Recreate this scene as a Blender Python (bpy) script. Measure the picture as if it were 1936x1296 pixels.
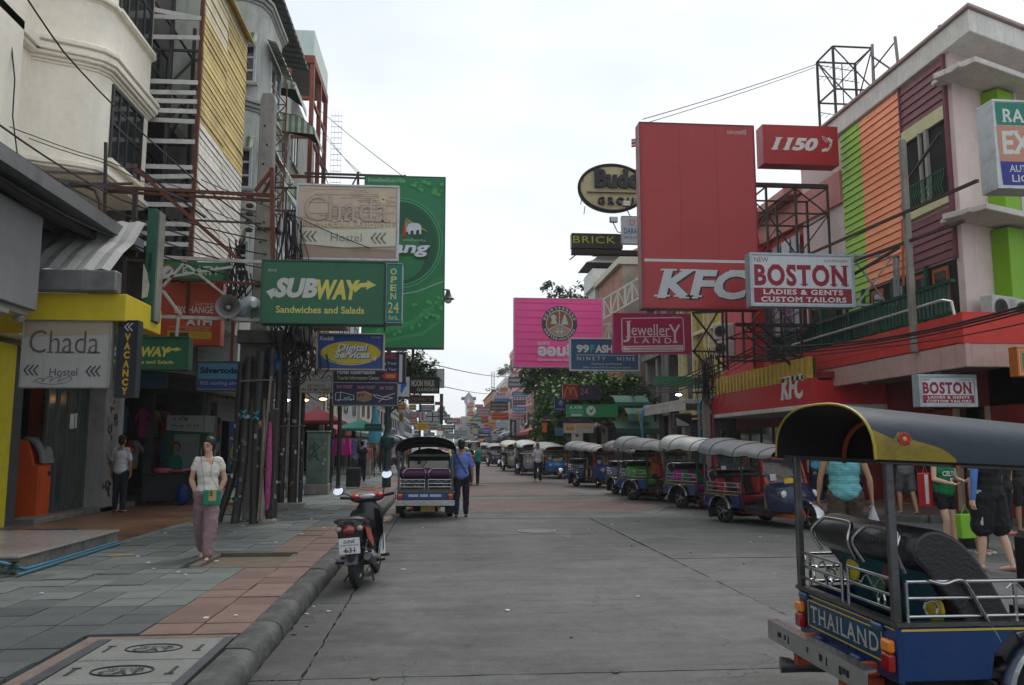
import bpy, math, random
from mathutils import Vector, Matrix
R_ = math.radians
rnd = random.Random(7)
for o in list(bpy.data.objects): bpy.data.objects.remove(o)
SC = bpy.context.scene
C = SC.collection
F_PX = 1560.0; YAW = R_(4.87); PIT = R_(7.09); EYE = 1.65
cam = bpy.data.cameras.new('camera'); cam.sensor_width = 36; cam.lens = F_PX/1936*36
cam.clip_end = 3000; cam.clip_start = .05
co = bpy.data.objects.new('camera', cam); C.objects.link(co)
co.location = (0, 0, EYE); co.rotation_euler = (math.pi/2+PIT, 0, -YAW)
SC.camera = co
w = bpy.data.worlds.new('World'); SC.world = w; w.use_nodes = True
nt = w.node_tree; nt.nodes.clear()
def N(t, **k):
    n = nt.nodes.new(t)
    for a, b in k.items(): setattr(n, a, b)
    return n
SUN_EL, SUN_AZ = 54, 24
sky = N('ShaderNodeTexSky', sky_type='NISHITA', sun_disc=False, sun_elevation=R_(SUN_EL), sun_rotation=R_(SUN_AZ), air_density=1.2, dust_density=3)
tc = N('ShaderNodeTexCoord'); mp = N('ShaderNodeMapping'); mp.inputs['Scale'].default_value = (1, 1, 2.6)
nz = N('ShaderNodeTexNoise'); nz.inputs['Scale'].default_value = 1.7; nz.inputs['Detail'].default_value = 6; nz.inputs['Roughness'].default_value = .5
cr = N('ShaderNodeValToRGB')
cr.color_ramp.elements[0].position = .38; cr.color_ramp.elements[0].color = (.60, .665, .715, 1)
cr.color_ramp.elements[1].position = .58; cr.color_ramp.elements[1].color = (.775, .81, .838, 1)
bg1 = N('ShaderNodeBackground'); bg1.inputs[1].default_value = .10
bg2 = N('ShaderNodeBackground'); bg2.inputs[1].default_value = .90
mx = N('ShaderNodeMixShader'); mx.inputs[0].default_value = .93
out = N('ShaderNodeOutputWorld')
L = nt.links.new
L(tc.outputs['Generated'], mp.inputs[0]); L(mp.outputs[0], nz.inputs[0]); L(nz.outputs[0], cr.inputs[0])
L(cr.outputs[0], bg2.inputs[0]); L(sky.outputs[0], bg1.inputs[0])
L(bg1.outputs[0], mx.inputs[1]); L(bg2.outputs[0], mx.inputs[2]); L(mx.outputs[0], out.inputs[0])
sl = bpy.data.lights.new('sun', 'SUN'); sl.energy = 1.25; sl.angle = R_(26); sl.color = (1, .97, .92)
so = bpy.data.objects.new('sun', sl); C.objects.link(so)
so.rotation_euler = (R_(90-SUN_EL), 0, R_(180-SUN_AZ))
SC.view_settings.view_transform = 'Standard'; SC.view_settings.look = 'None'
SC.view_settings.exposure = .56; SC.view_settings.gamma = 1; SC.view_settings.use_curve_mapping = False
SC.cycles.max_bounces = 5; SC.cycles.diffuse_bounces = 4; SC.cycles.glossy_bounces = 3; SC.cycles.transparent_max_bounces = 6
SC.cycles.use_denoising = True
_F = Vector((math.sin(YAW)*math.cos(PIT), math.cos(YAW)*math.cos(PIT), math.sin(PIT)))
_R = Vector((math.cos(YAW), -math.sin(YAW), 0)); _U = _R.cross(_F)
def ray(px, py): return _F+_R*((px-968)/F_PX)+_U*((648-py)/F_PX)
def PG(px, py, z=0): d = ray(px, py); t = (z-EYE)/d.z; return Vector((d.x*t, d.y*t, z))
def PY(px, py, Y): d = ray(px, py); t = Y/d.y; return Vector((d.x*t, Y, EYE+d.z*t))
def PX(px, py, X): d = ray(px, py); t = X/d.x; return Vector((X, d.y*t, EYE+d.z*t))
MC = {}
def M(col, rough=.65, metal=0, var=.12, sc=2.5, bump=.12, bs=40, dirt=0, dcol=(.03, .028, .025), rand=0, streak=0, emit=0, spec=.3, coat=0, alpha=1, fine=.06):
    """procedural surface: base colour, blotches, grain relief, dirt, vertical run-off streaks, per-object variation"""
    key = (tuple(col), rough, metal, var, sc, bump, bs, dirt, dcol, rand, streak, emit, spec, coat, alpha, fine)
    if key in MC: return MC[key]
    m = bpy.data.materials.new('surface'); m.use_nodes = True
    t = m.node_tree; n = t.nodes; l = t.links.new
    b = n['Principled BSDF']; b.inputs['Roughness'].default_value = rough; b.inputs['Metallic'].default_value = metal
    b.inputs['Specular IOR Level'].default_value = spec
    if coat: b.inputs['Coat Weight'].default_value = coat; b.inputs['Coat Roughness'].default_value = .08
    if alpha < 1: b.inputs['Alpha'].default_value = alpha
    c4 = (*col, 1)
    tcn = n.new('ShaderNodeTexCoord').outputs['Object']
    def noise(scale, det=4, vec=tcn, ro=.55):
        q = n.new('ShaderNodeTexNoise'); q.inputs['Scale'].default_value = scale; q.inputs['Detail'].default_value = det
        q.inputs['Roughness'].default_value = ro; l(vec, q.inputs['Vector']); return q.outputs[0]
    def mth(op, a, bb):
        q = n.new('ShaderNodeMath'); q.operation = op
        for i, x in enumerate((a, bb)):
            if hasattr(x, 'links'): l(x, q.inputs[i])
            else: q.inputs[i].default_value = x
        return q.outputs[0]
    v = None
    if var:
        v = mth('MULTIPLY', mth('SUBTRACT', noise(sc), .5), var*3.2)
        v = mth('ADD', v, mth('MULTIPLY', mth('SUBTRACT', noise(sc*17, 3), .5), fine*3))
        v = mth('ADD', v, 1.0)
    if rand:
        oi = n.new('ShaderNodeObjectInfo')
        r = mth('ADD', mth('MULTIPLY', mth('SUBTRACT', oi.outputs['Random'], .5), rand*2), 1.0)
        v = mth('MULTIPLY', v, r) if v is not None else r
    cs = None
    if v is not None:
        h = n.new('ShaderNodeVectorMath'); h.operation = 'SCALE'; h.inputs[0].default_value = col; l(v, h.inputs['Scale']); cs = h.outputs[0]
    if dirt or streak:
        fac = None
        if dirt:
            a = n.new('ShaderNodeMapRange'); a.inputs['From Min'].default_value = .48; a.inputs['From Max'].default_value = .68
            a.inputs['To Max'].default_value = dirt; l(noise(sc*1.7+.3, 7, ro=.65), a.inputs['Value']); fac = a.outputs[0]
        if streak:
            mpn = n.new('ShaderNodeMapping'); mpn.inputs['Scale'].default_value = (5, 5, .28); l(tcn, mpn.inputs[0])
            a = n.new('ShaderNodeMapRange'); a.inputs['From Min'].default_value = .5; a.inputs['From Max'].default_value = .75
            a.inputs['To Max'].default_value = streak; l(noise(1.6, 5, mpn.outputs[0], .6), a.inputs['Value'])
            fac = a.outputs[0] if fac is None else mth('MAXIMUM', fac, a.outputs[0])
        mxn = n.new('ShaderNodeMix'); mxn.data_type = 'RGBA'; l(fac, mxn.inputs['Factor'])
        if cs is not None: l(cs, mxn.inputs['A'])
        else: mxn.inputs['A'].default_value = c4
        mxn.inputs['B'].default_value = (*dcol, 1); cs = mxn.outputs['Result']
    if cs is not None: l(cs, b.inputs['Base Color'])
    else: b.inputs['Base Color'].default_value = c4
    if emit:
        b.inputs['Emission Color'].default_value = c4; b.inputs['Emission Strength'].default_value = emit
    if bump:
        bn = n.new('ShaderNodeBump'); bn.inputs['Strength'].default_value = min(1, bump*3); bn.inputs['Distance'].default_value = .01
        l(noise(bs, 4), bn.inputs['Height']); l(bn.outputs[0], b.inputs['Normal'])
        if rough > .15 and not metal:
            rr = mth('ADD', mth('MULTIPLY', mth('SUBTRACT', noise(sc*3), .5), .25), rough); l(rr, b.inputs['Roughness'])
    MC[key] = m
    return m
def flat(col, rough=.5, emit=0): return M(col, .38, 0, .12, .7, .1, 1.6, dirt=.25, dcol=tuple(c*.65+.01 for c in col), streak=.25, emit=emit, fine=.04)
class MB:
    D = None
    def __init__(s, mat=None): s.v = []; s.f = []; s.m = []; s.cur = 0; s.T = mat or MB.D
    def add(s, vs, fs):
        b = len(s.v); T = s.T
        s.v += [tuple(T @ Vector(q)) for q in vs] if T is not None else [tuple(q) for q in vs]
        s.f += [tuple(i+b for i in f) for f in fs]; s.m += [s.cur]*len(fs); return s
    def bx(s, x0, y0, z0, x1, y1, z1):
        x0, x1 = sorted((x0, x1)); y0, y1 = sorted((y0, y1)); z0, z1 = sorted((z0, z1))
        return s.add([(x0,y0,z0),(x1,y0,z0),(x1,y1,z0),(x0,y1,z0),(x0,y0,z1),(x1,y0,z1),(x1,y1,z1),(x0,y1,z1)],
                     [(0,3,2,1),(4,5,6,7),(0,1,5,4),(1,2,6,5),(2,3,7,6),(3,0,4,7)])
    def box(s, c, d, rz=0):
        old = s.T; m = Matrix.Translation(c) @ Matrix.Rotation(rz, 4, 'Z'); s.T = m if old is None else old @ m
        s.bx(-d[0]/2,-d[1]/2,-d[2]/2,d[0]/2,d[1]/2,d[2]/2); s.T = old; return s
    def beam(s, a, b, w=.05, h=None):
        h = h or w; a = Vector(a); b = Vector(b); d = (b-a).normalized()
        up = Vector((0,0,1)) if abs(d.z) < .95 else Vector((0,1,0))
        x = d.cross(up).normalized()*w/2; y = x.cross(d).normalized()*h/2
        q = [a-x-y, a+x-y, a+x+y, a-x+y, b-x-y, b+x-y, b+x+y, b-x+y]
        return s.add(q, [(3,2,1,0),(4,5,6,7),(0,1,5,4),(1,2,6,5),(2,3,7,6),(3,0,4,7)])
    def tube(s, pts, r=.02, n=6, rs=None, closed=False):
        P = [Vector(p) for p in pts]; k = len(P); up = None; rings = []
        for i in range(k):
            if closed: d = P[(i+1)%k]-P[i-1]
            else: d = P[min(i+1,k-1)]-P[max(i-1,0)]
            d.normalize()
            if up is None: up = Vector((0,0,1)) if abs(d.z) < .9 else Vector((1,0,0))
            x = d.cross(up)
            if x.length < 1e-5: x = d.orthogonal()
            x.normalize(); y = x.cross(d).normalized(); up = y
            rr = rs[i] if rs else r
            rings.append([P[i]+x*math.cos(a)*rr+y*math.sin(a)*rr for a in (2*math.pi*j/n for j in range(n))])
        vs = [v for g in rings for v in g]; fs = []
        for i in range(k if closed else k-1):
            for j in range(n):
                a = i*n; b2 = ((i+1)%k)*n; fs.append((a+j, a+(j+1)%n, b2+(j+1)%n, b2+j))
        if not closed: fs += [tuple(range(n-1,-1,-1)), tuple((k-1)*n+j for j in range(n))]
        return s.add(vs, fs)
    def cone(s, a, b, ra, rb, n=12): return s.tube([a, b], n=n, rs=[ra, rb])
    def ell(s, c, r, nu=12, nv=8, rot=None):
        c = Vector(c); r = Vector(r) if hasattr(r, '__len__') else Vector((r,r,r)); vs = []; fs = []
        for i in range(nv+1):
            t = math.pi*i/nv
            for j in range(nu):
                a = 2*math.pi*j/nu; p = Vector((r.x*math.sin(t)*math.cos(a), r.y*math.sin(t)*math.sin(a), r.z*math.cos(t)))
                if rot is not None: p = rot @ p
                vs.append(c+p)
        for i in range(nv):
            for j in range(nu): fs.append((i*nu+j, (i+1)*nu+j, (i+1)*nu+(j+1)%nu, i*nu+(j+1)%nu))
        return s.add(vs, fs)
    def prism(s, poly, a, b, ax='z'):
        """polygon in the plane normal to ax, swept from a to b"""
        f = {'z': lambda p, h: (p[0], p[1], h), 'y': lambda p, h: (p[0], h, p[1]), 'x': lambda p, h: (h, p[0], p[1])}[ax]
        n = len(poly); vs = [f(p, a) for p in poly]+[f(p, b) for p in poly]
        return s.add(vs, [tuple(range(n-1,-1,-1)), tuple(range(n, 2*n))]+[(i, (i+1)%n, n+(i+1)%n, n+i) for i in range(n)])
    def grid(s, rows, close=False):
        n = len(rows[0]); vs = [p for r in rows for p in r]; fs = []
        for i in range(len(rows)-1):
            for j in range(n if close else n-1): fs.append((i*n+j, i*n+(j+1)%n, (i+1)*n+(j+1)%n, (i+1)*n+j))
        return s.add(vs, fs)
    def lathe(s, prof, c=(0,0,0), n=14):
        c = Vector(c); return s.grid([[c+Vector((r*math.cos(2*math.pi*j/n), r*math.sin(2*math.pi*j/n), z)) for j in range(n)] for r, z in prof], True)
    def torus(s, c, R, r, ax='x', n=20, m=8, sx=1, sz=1):
        c = Vector(c); pts = []
        for i in range(n):
            a = 2*math.pi*i/n; u, v = R*math.cos(a)*sx, R*math.sin(a)*sz
            pts.append(c+Vector({'x': (0,u,v), 'y': (u,0,v), 'z': (u,v,0)}[ax]))
        return s.tube(pts, r, m, closed=True)
WORLD = {}
def smoothpts(P, n=5, closed=False):
    P = [Vector(p) for p in P]; k = len(P); out_ = []
    for i in range(k if closed else k-1):
        a, b, c, d = (P[(i-1)%k], P[i], P[(i+1)%k], P[(i+2)%k]) if closed else (P[max(i-1,0)], P[i], P[i+1], P[min(i+2,k-1)])
        for j in range(n):
            f = j/n; out_.append(.5*((2*b)+(c-a)*f+(2*a-5*b+4*c-d)*f*f+(3*b-a-3*c+d)*f**3))
    if not closed: out_.append(P[-1])
    return out_
def split_loose(o):
    me = o.data; n = len(me.vertices); up = list(range(n))
    def find(a):
        while up[a] != a: up[a] = up[up[a]]; a = up[a]
        return a
    for e in me.edges: up[find(e.vertices[0])] = find(e.vertices[1])
    grp = {}
    for p in me.polygons: grp.setdefault(find(p.vertices[0]), []).append(tuple(p.vertices))
    if len(grp) < 2 or len(grp) > 40: return
    for k, fs in enumerate(grp.values()):
        ids = sorted({v for f in fs for v in f}); mp_ = {v: i for i, v in enumerate(ids)}
        m = bpy.data.meshes.new(me.name); m.from_pydata([me.vertices[v].co for v in ids], [], [tuple(mp_[v] for v in f) for f in fs])
        for q in me.materials: m.materials.append(q)
        if k == 0: first = m; continue
        c = o.copy(); c.data = m; C.objects.link(c)
    o.data = first
def obj(name, mb, mat, parent=None, smooth=0, bevel=0, kind=None, label=None, seg=1):
    me = bpy.data.meshes.new(name)
    me.from_pydata(mb.v, [], mb.f)
    mats = mat if isinstance(mat, (list, tuple)) else [mat]
    for q in mats: me.materials.append(q)
    if len(mats) > 1: me.polygons.foreach_set('material_index', mb.m)
    if smooth:
        me.polygons.foreach_set('use_smooth', [True]*len(me.polygons)); me.set_sharp_from_angle(angle=R_(smooth))
    me.update()
    o = bpy.data.objects.new(name, me); C.objects.link(o)
    if parent is not None: par(o, parent)
    if bevel:
        bv = o.modifiers.new('bevel', 'BEVEL'); bv.width = bevel; bv.segments = seg; bv.limit_method = 'ANGLE'; bv.angle_limit = R_(40)
    if kind: o['kind'] = kind
    if label: o['label'] = label
    return o
def par(o, parent):
    o.parent = parent
    if parent.name in WORLD: o.matrix_parent_inverse = WORLD[parent.name]
def tag(o, label, cat, group=None, kind=None):
    o['label'] = label; o['category'] = cat
    if group: o['group'] = group
    if kind: o['kind'] = kind
    return o
def thing(name, label, cat, loc=(0,0,0), rz=0, group=None, world=False):
    """an Empty at the base of a thing; with world=True its parts are written in world coordinates"""
    o = bpy.data.objects.new(name, None); C.objects.link(o); o.empty_display_size = .2
    o.location = loc; o.rotation_euler = (0, 0, rz)
    if world: WORLD[o.name] = (Matrix.Translation(loc) @ Matrix.Rotation(rz, 4, 'Z')).inverted()
    return tag(o, label, cat, group)
def one(name, mb, mat, label, cat, group=None, smooth=0, bevel=0, kind=None):
    return tag(obj(name, mb, mat, None, smooth, bevel), label, cat, group, kind)
def struct(name, mb, mat, smooth=0, bevel=0, parent=None): return obj(name, mb, mat, parent, smooth, bevel, kind='structure')
def inst(o, name, parent=None, mat4=None, loc=None, rz=None):
    """another object on the same mesh"""
    c = bpy.data.objects.new(name, o.data); C.objects.link(c)
    for k in o.modifiers:
        if k.type == 'BEVEL':
            b = c.modifiers.new('bevel', 'BEVEL'); b.width = k.width; b.segments = k.segments; b.limit_method = 'ANGLE'; b.angle_limit = k.angle_limit
    if parent is not None: par(c, parent)
    if mat4 is not None: c.matrix_basis = mat4
    if loc is not None: c.location = loc
    if rz is not None: c.rotation_euler = (0, 0, rz)
    return c
def copy_tree(o, loc=None, rz=None, label=None, parent=None):
    c = o.copy(); C.objects.link(c)
    if parent is not None: c.parent = parent
    if loc is not None: c.location = loc
    if rz is not None: c.rotation_euler = (0, 0, rz)
    if label: c['label'] = label
    for ch in list(o.children): copy_tree(ch, parent=c)
    return c
TXT = {}
def glyphs(s, bold=0, shear=0, sp=1.0, serif=0, res=3):
    key = (s, bold, shear, sp, serif, res)
    if key in TXT: return TXT[key]
    cu = bpy.data.curves.new('lettering', 'FONT'); cu.body = s; cu.resolution_u = res; cu.offset = bold; cu.space_character = sp
    ob = bpy.data.objects.new('lettering', cu); me = bpy.data.meshes.new_from_object(ob)
    vs = [(v.co.x, v.co.y) for v in me.vertices]; fs = [tuple(p.vertices) for p in me.polygons]
    n0 = len(vs)
    if serif:
        cnt = {}
        for f in fs:
            for i in range(len(f)):
                e = tuple(sorted((f[i], f[(i+1)%len(f)]))); cnt[e] = cnt.get(e, 0)+1
        be = [e for e, k in cnt.items() if k == 1]
        cap = .73; xh = .545
        for y, up, need in ((.02, 0, None), (cap-.02, 1, None), (xh-.02, 2, None)):
            xs = sorted(vs[a][0]+(vs[b][0]-vs[a][0])*(y-vs[a][1])/(vs[b][1]-vs[a][1]) for a, b in be if (vs[a][1]-y)*(vs[b][1]-y) < 0)
            if up == 2: continue
            for i in range(0, len(xs)-1, 2):
                x0, x1 = xs[i], xs[i+1]
                if x1-x0 < .19+bold*2:
                    k = len(vs); e = .075*serif; h = .045
                    yy = (0, h) if up == 0 else (cap-h, cap)
                    vs += [(x0-e, yy[0]), (x1+e, yy[0]), (x1+e, yy[1]), (x0-e, yy[1])]; fs.append((k, k+1, k+2, k+3))
    if shear: vs = [(x+y*shear, y) for x, y in vs]
    bpy.data.objects.remove(ob); bpy.data.curves.remove(cu); bpy.data.meshes.remove(me)
    x0 = min(v[0] for v in vs); x1 = max(v[0] for v in vs); y0 = min(v[1] for v in vs); y1 = max(v[1] for v in vs)
    TXT[key] = (vs, fs, (x0, y0, x1, y1), n0); return TXT[key]
def put_text(mb, s, x0, z0, x1, z1, y, **k):
    """letters filling the box x0..x1, z0..z1 at depth y (facing -y)"""
    dep = k.pop('dep', 0)
    vs, fs, (a, b, c, d), n0 = glyphs(s, **k)
    f = lambda v, yy: (x0+(v[0]-a)/(c-a)*(x1-x0), yy, z0+(v[1]-b)/(d-b)*(z1-z0))
    mb.add([f(v, y if i < n0 else y-.0003) for i, v in enumerate(vs)], fs)
    if dep:
        cnt = {}
        for g in fs:
            for i in range(len(g)):
                e = (g[i], g[(i+1)%len(g)]); kk = tuple(sorted(e)); cnt[kk] = None if kk in cnt else e
        n = len(vs); es = [e for e in cnt.values() if e]
        mb.add([f(v, y) for v in vs]+[f(v, y+dep) for v in vs], [(e[1], e[0], e[0]+n, e[1]+n) for e in es])
WHITE = (.78,.79,.78); BLACK = (.012,.012,.013)
def sign(name, label, rect, Y, face, items=(), th=.16, frame=None, fw=.04, group=None, cat='sign', side=None, rough=.45, base=None):
    """rect in photo pixels on the plane at distance Y; items are flat print placed in the same pixels"""
    x0, y0, x1, y1 = rect
    a = PY(x0, y1, Y); b = PY(x1, y0, Y); W = b.x-a.x; H = b.z-a.z
    t = thing(name, label, cat, (a.x+W/2, Y, a.z), 0, group)
    LX = lambda px: (px-x0)/(x1-x0)*W-W/2
    LZ = lambda py: (y1-py)/(y1-y0)*H
    obj('panel', MB().bx(-W/2, 0, 0, W/2, th, H), M(face, .38, var=.12, sc=.7, bump=.14, bs=1.6, dirt=.3, dcol=tuple(c*.6+.012 for c in face), streak=.32), t)
    if frame:
        f = MB(); e = fw
        f.bx(-W/2-e, -.02, -e, W/2+e, th+.02, 0).bx(-W/2-e, -.02, H, W/2+e, th+.02, H+e)
        f.bx(-W/2-e, -.02, 0, -W/2, th+.02, H).bx(W/2, -.02, 0, W/2+e, th+.02, H)
        obj('frame', f, M(frame, .45, .3 if max(frame) > .3 else 0, var=.1, dirt=.3), t, bevel=.006)
    k = 0
    for it in items:
        k += 1; y = -.003-.0007*k; kind = it[0]; mb = MB(); nm = 'emblem'
        if kind == 't':
            _, s, ax, ay, bx_, by, col = it[:7]; opt = dict(it[7]) if len(it) > 7 else {}
            put_text(mb, s, LX(ax), LZ(by), LX(bx_), LZ(ay), y, **opt); nm = 'lettering'
        elif kind == 'p':
            pts = [(LX(p[0]), LZ(p[1])) for p in it[1]]; col = it[2]
            mb.add([(p[0], y, p[1]) for p in pts], [tuple(range(len(pts)))]); nm = it[3] if len(it) > 3 else 'panel_field'
        elif kind == 'e':
            _, cx, cy, rx, ry, col = it[:6]; n = 28
            mb.add([(LX(cx+rx*math.cos(2*math.pi*i/n)), y, LZ(cy+ry*math.sin(2*math.pi*i/n))) for i in range(n)], [tuple(range(n))])
        elif kind == 'r':
            _, cx, cy, rx, ry, wd, col = it[:7]; n = 32; q = []
            for i in range(n):
                c_, s_ = math.cos(2*math.pi*i/n), math.sin(2*math.pi*i/n)
                q += [(LX(cx+rx*c_), y, LZ(cy+ry*s_)), (LX(cx+(rx-wd)*c_), y, LZ(cy+(ry-wd)*s_))]
            mb.add(q, [(2*i, 2*i+1, (2*i+3)%(2*n), (2*i+2)%(2*n)) for i in range(n)])
        elif kind == 'l':
            _, pts, wd, col = it[:4]; pts = [(LX(p[0]), LZ(p[1])) for p in pts]; wd = wd*W/(x1-x0)/2
            for p, q in zip(pts, pts[1:]):
                d = Vector((q[0]-p[0], q[1]-p[1]));
                if d.length < 1e-6: continue
                d.normalize(); nn = Vector((-d.y, d.x))*wd; d *= wd*.5
                mb.add([(p[0]-d.x+nn.x, y, p[1]-d.y+nn.y), (p[0]-d.x-nn.x, y, p[1]-d.y-nn.y), (q[0]+d.x-nn.x, y, q[1]+d.y-nn.y), (q[0]+d.x+nn.x, y, q[1]+d.y+nn.y)], [(0,1,2,3)])
        o = obj(nm, mb, flat(col, .4), t)
    return t
def truss(mb, a, b, h, n, r=.02, vert=Vector((0,0,1))):
    """flat truss between a and b, h deep"""
    a = Vector(a); b = Vector(b); u = vert*h
    mb.beam(a, b, r*2); mb.beam(a+u, b+u, r*2)
    for i in range(n):
        p = a.lerp(b, i/n); q = a.lerp(b, (i+1)/n)
        mb.beam(p, p+u, r*1.6); mb.beam(p, q+u, r*1.3) if i % 2 else mb.beam(p+u, q, r*1.3)
    mb.beam(b, b+u, r*1.6)
    return mb
# ================================================================ GROUND, ROAD, PAVEMENTS
def paving_mat(col, c2, mortar, sx, sy, rough=.7, bump=.25):
    m = bpy.data.materials.new('brick_paving'); m.use_nodes = True; t = m.node_tree; n = t.nodes; l = t.links.new; b = n['Principled BSDF']
    br = n.new('ShaderNodeTexBrick'); br.inputs['Scale'].default_value = 1; br.inputs['Brick Width'].default_value = sx; br.inputs['Row Height'].default_value = sy
    br.inputs['Mortar Size'].default_value = .008; br.inputs['Color1'].default_value = (*col, 1); br.inputs['Color2'].default_value = (*c2, 1); br.inputs['Mortar'].default_value = (*mortar, 1)
    tcn = n.new('ShaderNodeTexCoord').outputs['Object']; l(tcn, br.inputs['Vector'])
    nz_ = n.new('ShaderNodeTexNoise'); nz_.inputs['Scale'].default_value = .9; nz_.inputs['Detail'].default_value = 6; l(tcn, nz_.inputs['Vector'])
    mr = n.new('ShaderNodeMapRange'); mr.inputs['From Min'].default_value = .3; mr.inputs['From Max'].default_value = .7; mr.inputs['To Min'].default_value = .68; mr.inputs['To Max'].default_value = 1.25; l(nz_.outputs[0], mr.inputs[0])
    v = n.new('ShaderNodeVectorMath'); v.operation = 'SCALE'; l(br.outputs[0], v.inputs[0]); l(mr.outputs[0], v.inputs['Scale']); l(v.outputs[0], b.inputs['Base Color'])
    bp = n.new('ShaderNodeBump'); bp.inputs['Strength'].default_value = bump; bp.inputs['Distance'].default_value = .01; l(br.outputs['Fac'], bp.inputs['Height']); bp.invert = True; l(bp.outputs[0], b.inputs['Normal'])
    b.inputs['Roughness'].default_value = rough; b.inputs['Specular IOR Level'].default_value = .2
    return m
def concrete_mat():
    m = bpy.data.materials.new('road_concrete'); m.use_nodes = True; t = m.node_tree; n = t.nodes; l = t.links.new; b = n['Principled BSDF']
    g = n.new('ShaderNodeNewGeometry').outputs['Position']
    def nz_(s, d=5, ro=.6, vec=g):
        q = n.new('ShaderNodeTexNoise'); q.inputs['Scale'].default_value = s; q.inputs['Detail'].default_value = d; q.inputs['Roughness'].default_value = ro; l(vec, q.inputs['Vector']); return q.outputs[0]
    def mr(x, a, b_, c, d):
        q = n.new('ShaderNodeMapRange'); q.inputs[1].default_value = a; q.inputs[2].default_value = b_; q.inputs[3].default_value = c; q.inputs[4].default_value = d; l(x, q.inputs[0]); return q.outputs[0]
    def mu(a, c, op='MULTIPLY'):
        q = n.new('ShaderNodeMath'); q.operation = op
        for i, x in enumerate((a, c)):
            if hasattr(x, 'links'): l(x, q.inputs[i])
            else: q.inputs[i].default_value = x
        return q.outputs[0]
    mpn = n.new('ShaderNodeMapping'); mpn.inputs['Scale'].default_value = (.35, 2.2, 1); l(g, mpn.inputs[0])
    v = mu(mu(mr(nz_(.45), .3, .7, .8, 1.18), mr(nz_(1.6, 6, .6, mpn.outputs[0]), .35, .65, .86, 1.1)), mr(nz_(7, 7, .75), .35, .68, .84, 1.12))
    v = mu(v, mr(nz_(60, 3), .3, .7, .82, 1.16))
    sp = n.new('ShaderNodeTexVoronoi'); sp.inputs['Scale'].default_value = 3.1; l(g, sp.inputs['Vector'])      # chewing gum and paint specks
    gum = mr(sp.outputs['Distance'], .035, .055, 1.7, 1)
    sp2 = n.new('ShaderNodeTexVoronoi'); sp2.inputs['Scale'].default_value = 5.3; l(g, sp2.inputs['Vector'])
    gum2 = mr(sp2.outputs['Distance'], .05, .09, .62, 1)
    v = mu(mu(v, gum), gum2)
    v = mu(v, mr(nz_(.9, 8, .7), .52, .62, 1, .74)); v = mu(v, mr(nz_(.23, 4, .5), .45, .6, 1.12, .9))
    sx = n.new('ShaderNodeSeparateXYZ'); l(g, sx.inputs[0]); v = mu(v, mr(mu(sx.outputs[0], mu(nz_(1.3, 5), .5), 'ADD'), -1.15, -.2, .55, 1))
    cr_ = n.new('ShaderNodeTexVoronoi'); cr_.feature = 'DISTANCE_TO_EDGE'; cr_.inputs['Scale'].default_value = .42; cr_.inputs['Randomness'].default_value = 1
    ad = n.new('ShaderNodeVectorMath'); ad.operation = 'ADD'
    nv = n.new('ShaderNodeTexNoise'); nv.inputs['Scale'].default_value = 2.5; nv.inputs['Detail'].default_value = 6; l(g, nv.inputs['Vector'])
    sc_ = n.new('ShaderNodeVectorMath'); sc_.operation = 'SCALE'; sc_.inputs['Scale'].default_value = .55; l(nv.outputs['Color'], sc_.inputs[0])
    l(g, ad.inputs[0]); l(sc_.outputs[0], ad.inputs[1]); l(ad.outputs[0], cr_.inputs['Vector'])
    ck = mr(cr_.outputs['Distance'], .002, .006, 0, 1)
    msk = mr(nz_(.6, 2), .5, .56, 1, 0)                                      # cracks only here and there
    ck = mu(ck, msk, 'MAXIMUM')
    v = mu(v, mr(ck, 0, 1, .72, 1))
    oi = n.new('ShaderNodeObjectInfo'); v = mu(v, mr(oi.outputs['Random'], 0, 1, .92, 1.08))
    h = n.new('ShaderNodeVectorMath'); h.operation = 'SCALE'; h.inputs[0].default_value = ROAD; l(v, h.inputs['Scale']); l(h.outputs[0], b.inputs['Base Color'])
    l(mr(nz_(1.1, 5), .3, .7, .62, .9), b.inputs['Roughness']); b.inputs['Specular IOR Level'].default_value = .14
    bp = n.new('ShaderNodeBump'); bp.inputs['Strength'].default_value = .5; bp.inputs['Distance'].default_value = .006; l(mu(nz_(80, 5, .7), mu(ck, 1.0), 'ADD'), bp.inputs['Height']); l(bp.outputs[0], b.inputs['Normal'])
    return m
ROAD = (.110, .111, .108)
m_con = concrete_mat()
m_under = M((.035,.034,.032), .9)
struct('ground', MB().bx(-300, -40, -.5, 300, 700, -.06), M((.12,.115,.105), .9, sc=.1))
road = struct('road', MB().bx(-1.34, -12, -.3, 8.9, 250, -.03).bx(8.9, -12, -.3, 40, 24, -.031), m_under)
XS = [-1.34, -.97, 3.38, 8.9]; YS = [-8, -2, 3.2, 6.2, 8.38, 9.05, 12.15, 15.6, 18.95]
g = .008
for i in range(3):
    for j in range(len(YS)-1):
        y0, y1 = YS[j], YS[j+1]
        if i == 0 and j in (2, 4, 6): continue
        if i == 0 and j in (1, 3, 5): y1 = YS[j+2]
        dz = rnd.uniform(-.004, .004)
        m = MB(); n_ = 24                                      # ragged edges where the joints have broken up
        P = []
        for k in range(n_): P.append((XS[i]+g, y0+g+(y1-y0-2*g)*k/n_))
        for k in range(n_): P.append((XS[i]+g+(XS[i+1]-XS[i]-2*g)*k/n_, y1-g))
        for k in range(n_): P.append((XS[i+1]-g, y1-g-(y1-y0-2*g)*k/n_))
        for k in range(n_): P.append((XS[i+1]-g-(XS[i+1]-XS[i]-2*g)*k/n_, y0+g))
        P = [(x+rnd.gauss(0, .006), y+rnd.gauss(0, .005)) for x, y in P]
        m.prism(P[::-1], -.1, dz)
        obj('concrete_slab', m, m_con, road)
obj('concrete_slab', MB().bx(8.92, -12, -.1, 40, 24, -.006), m_con, road)
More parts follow.
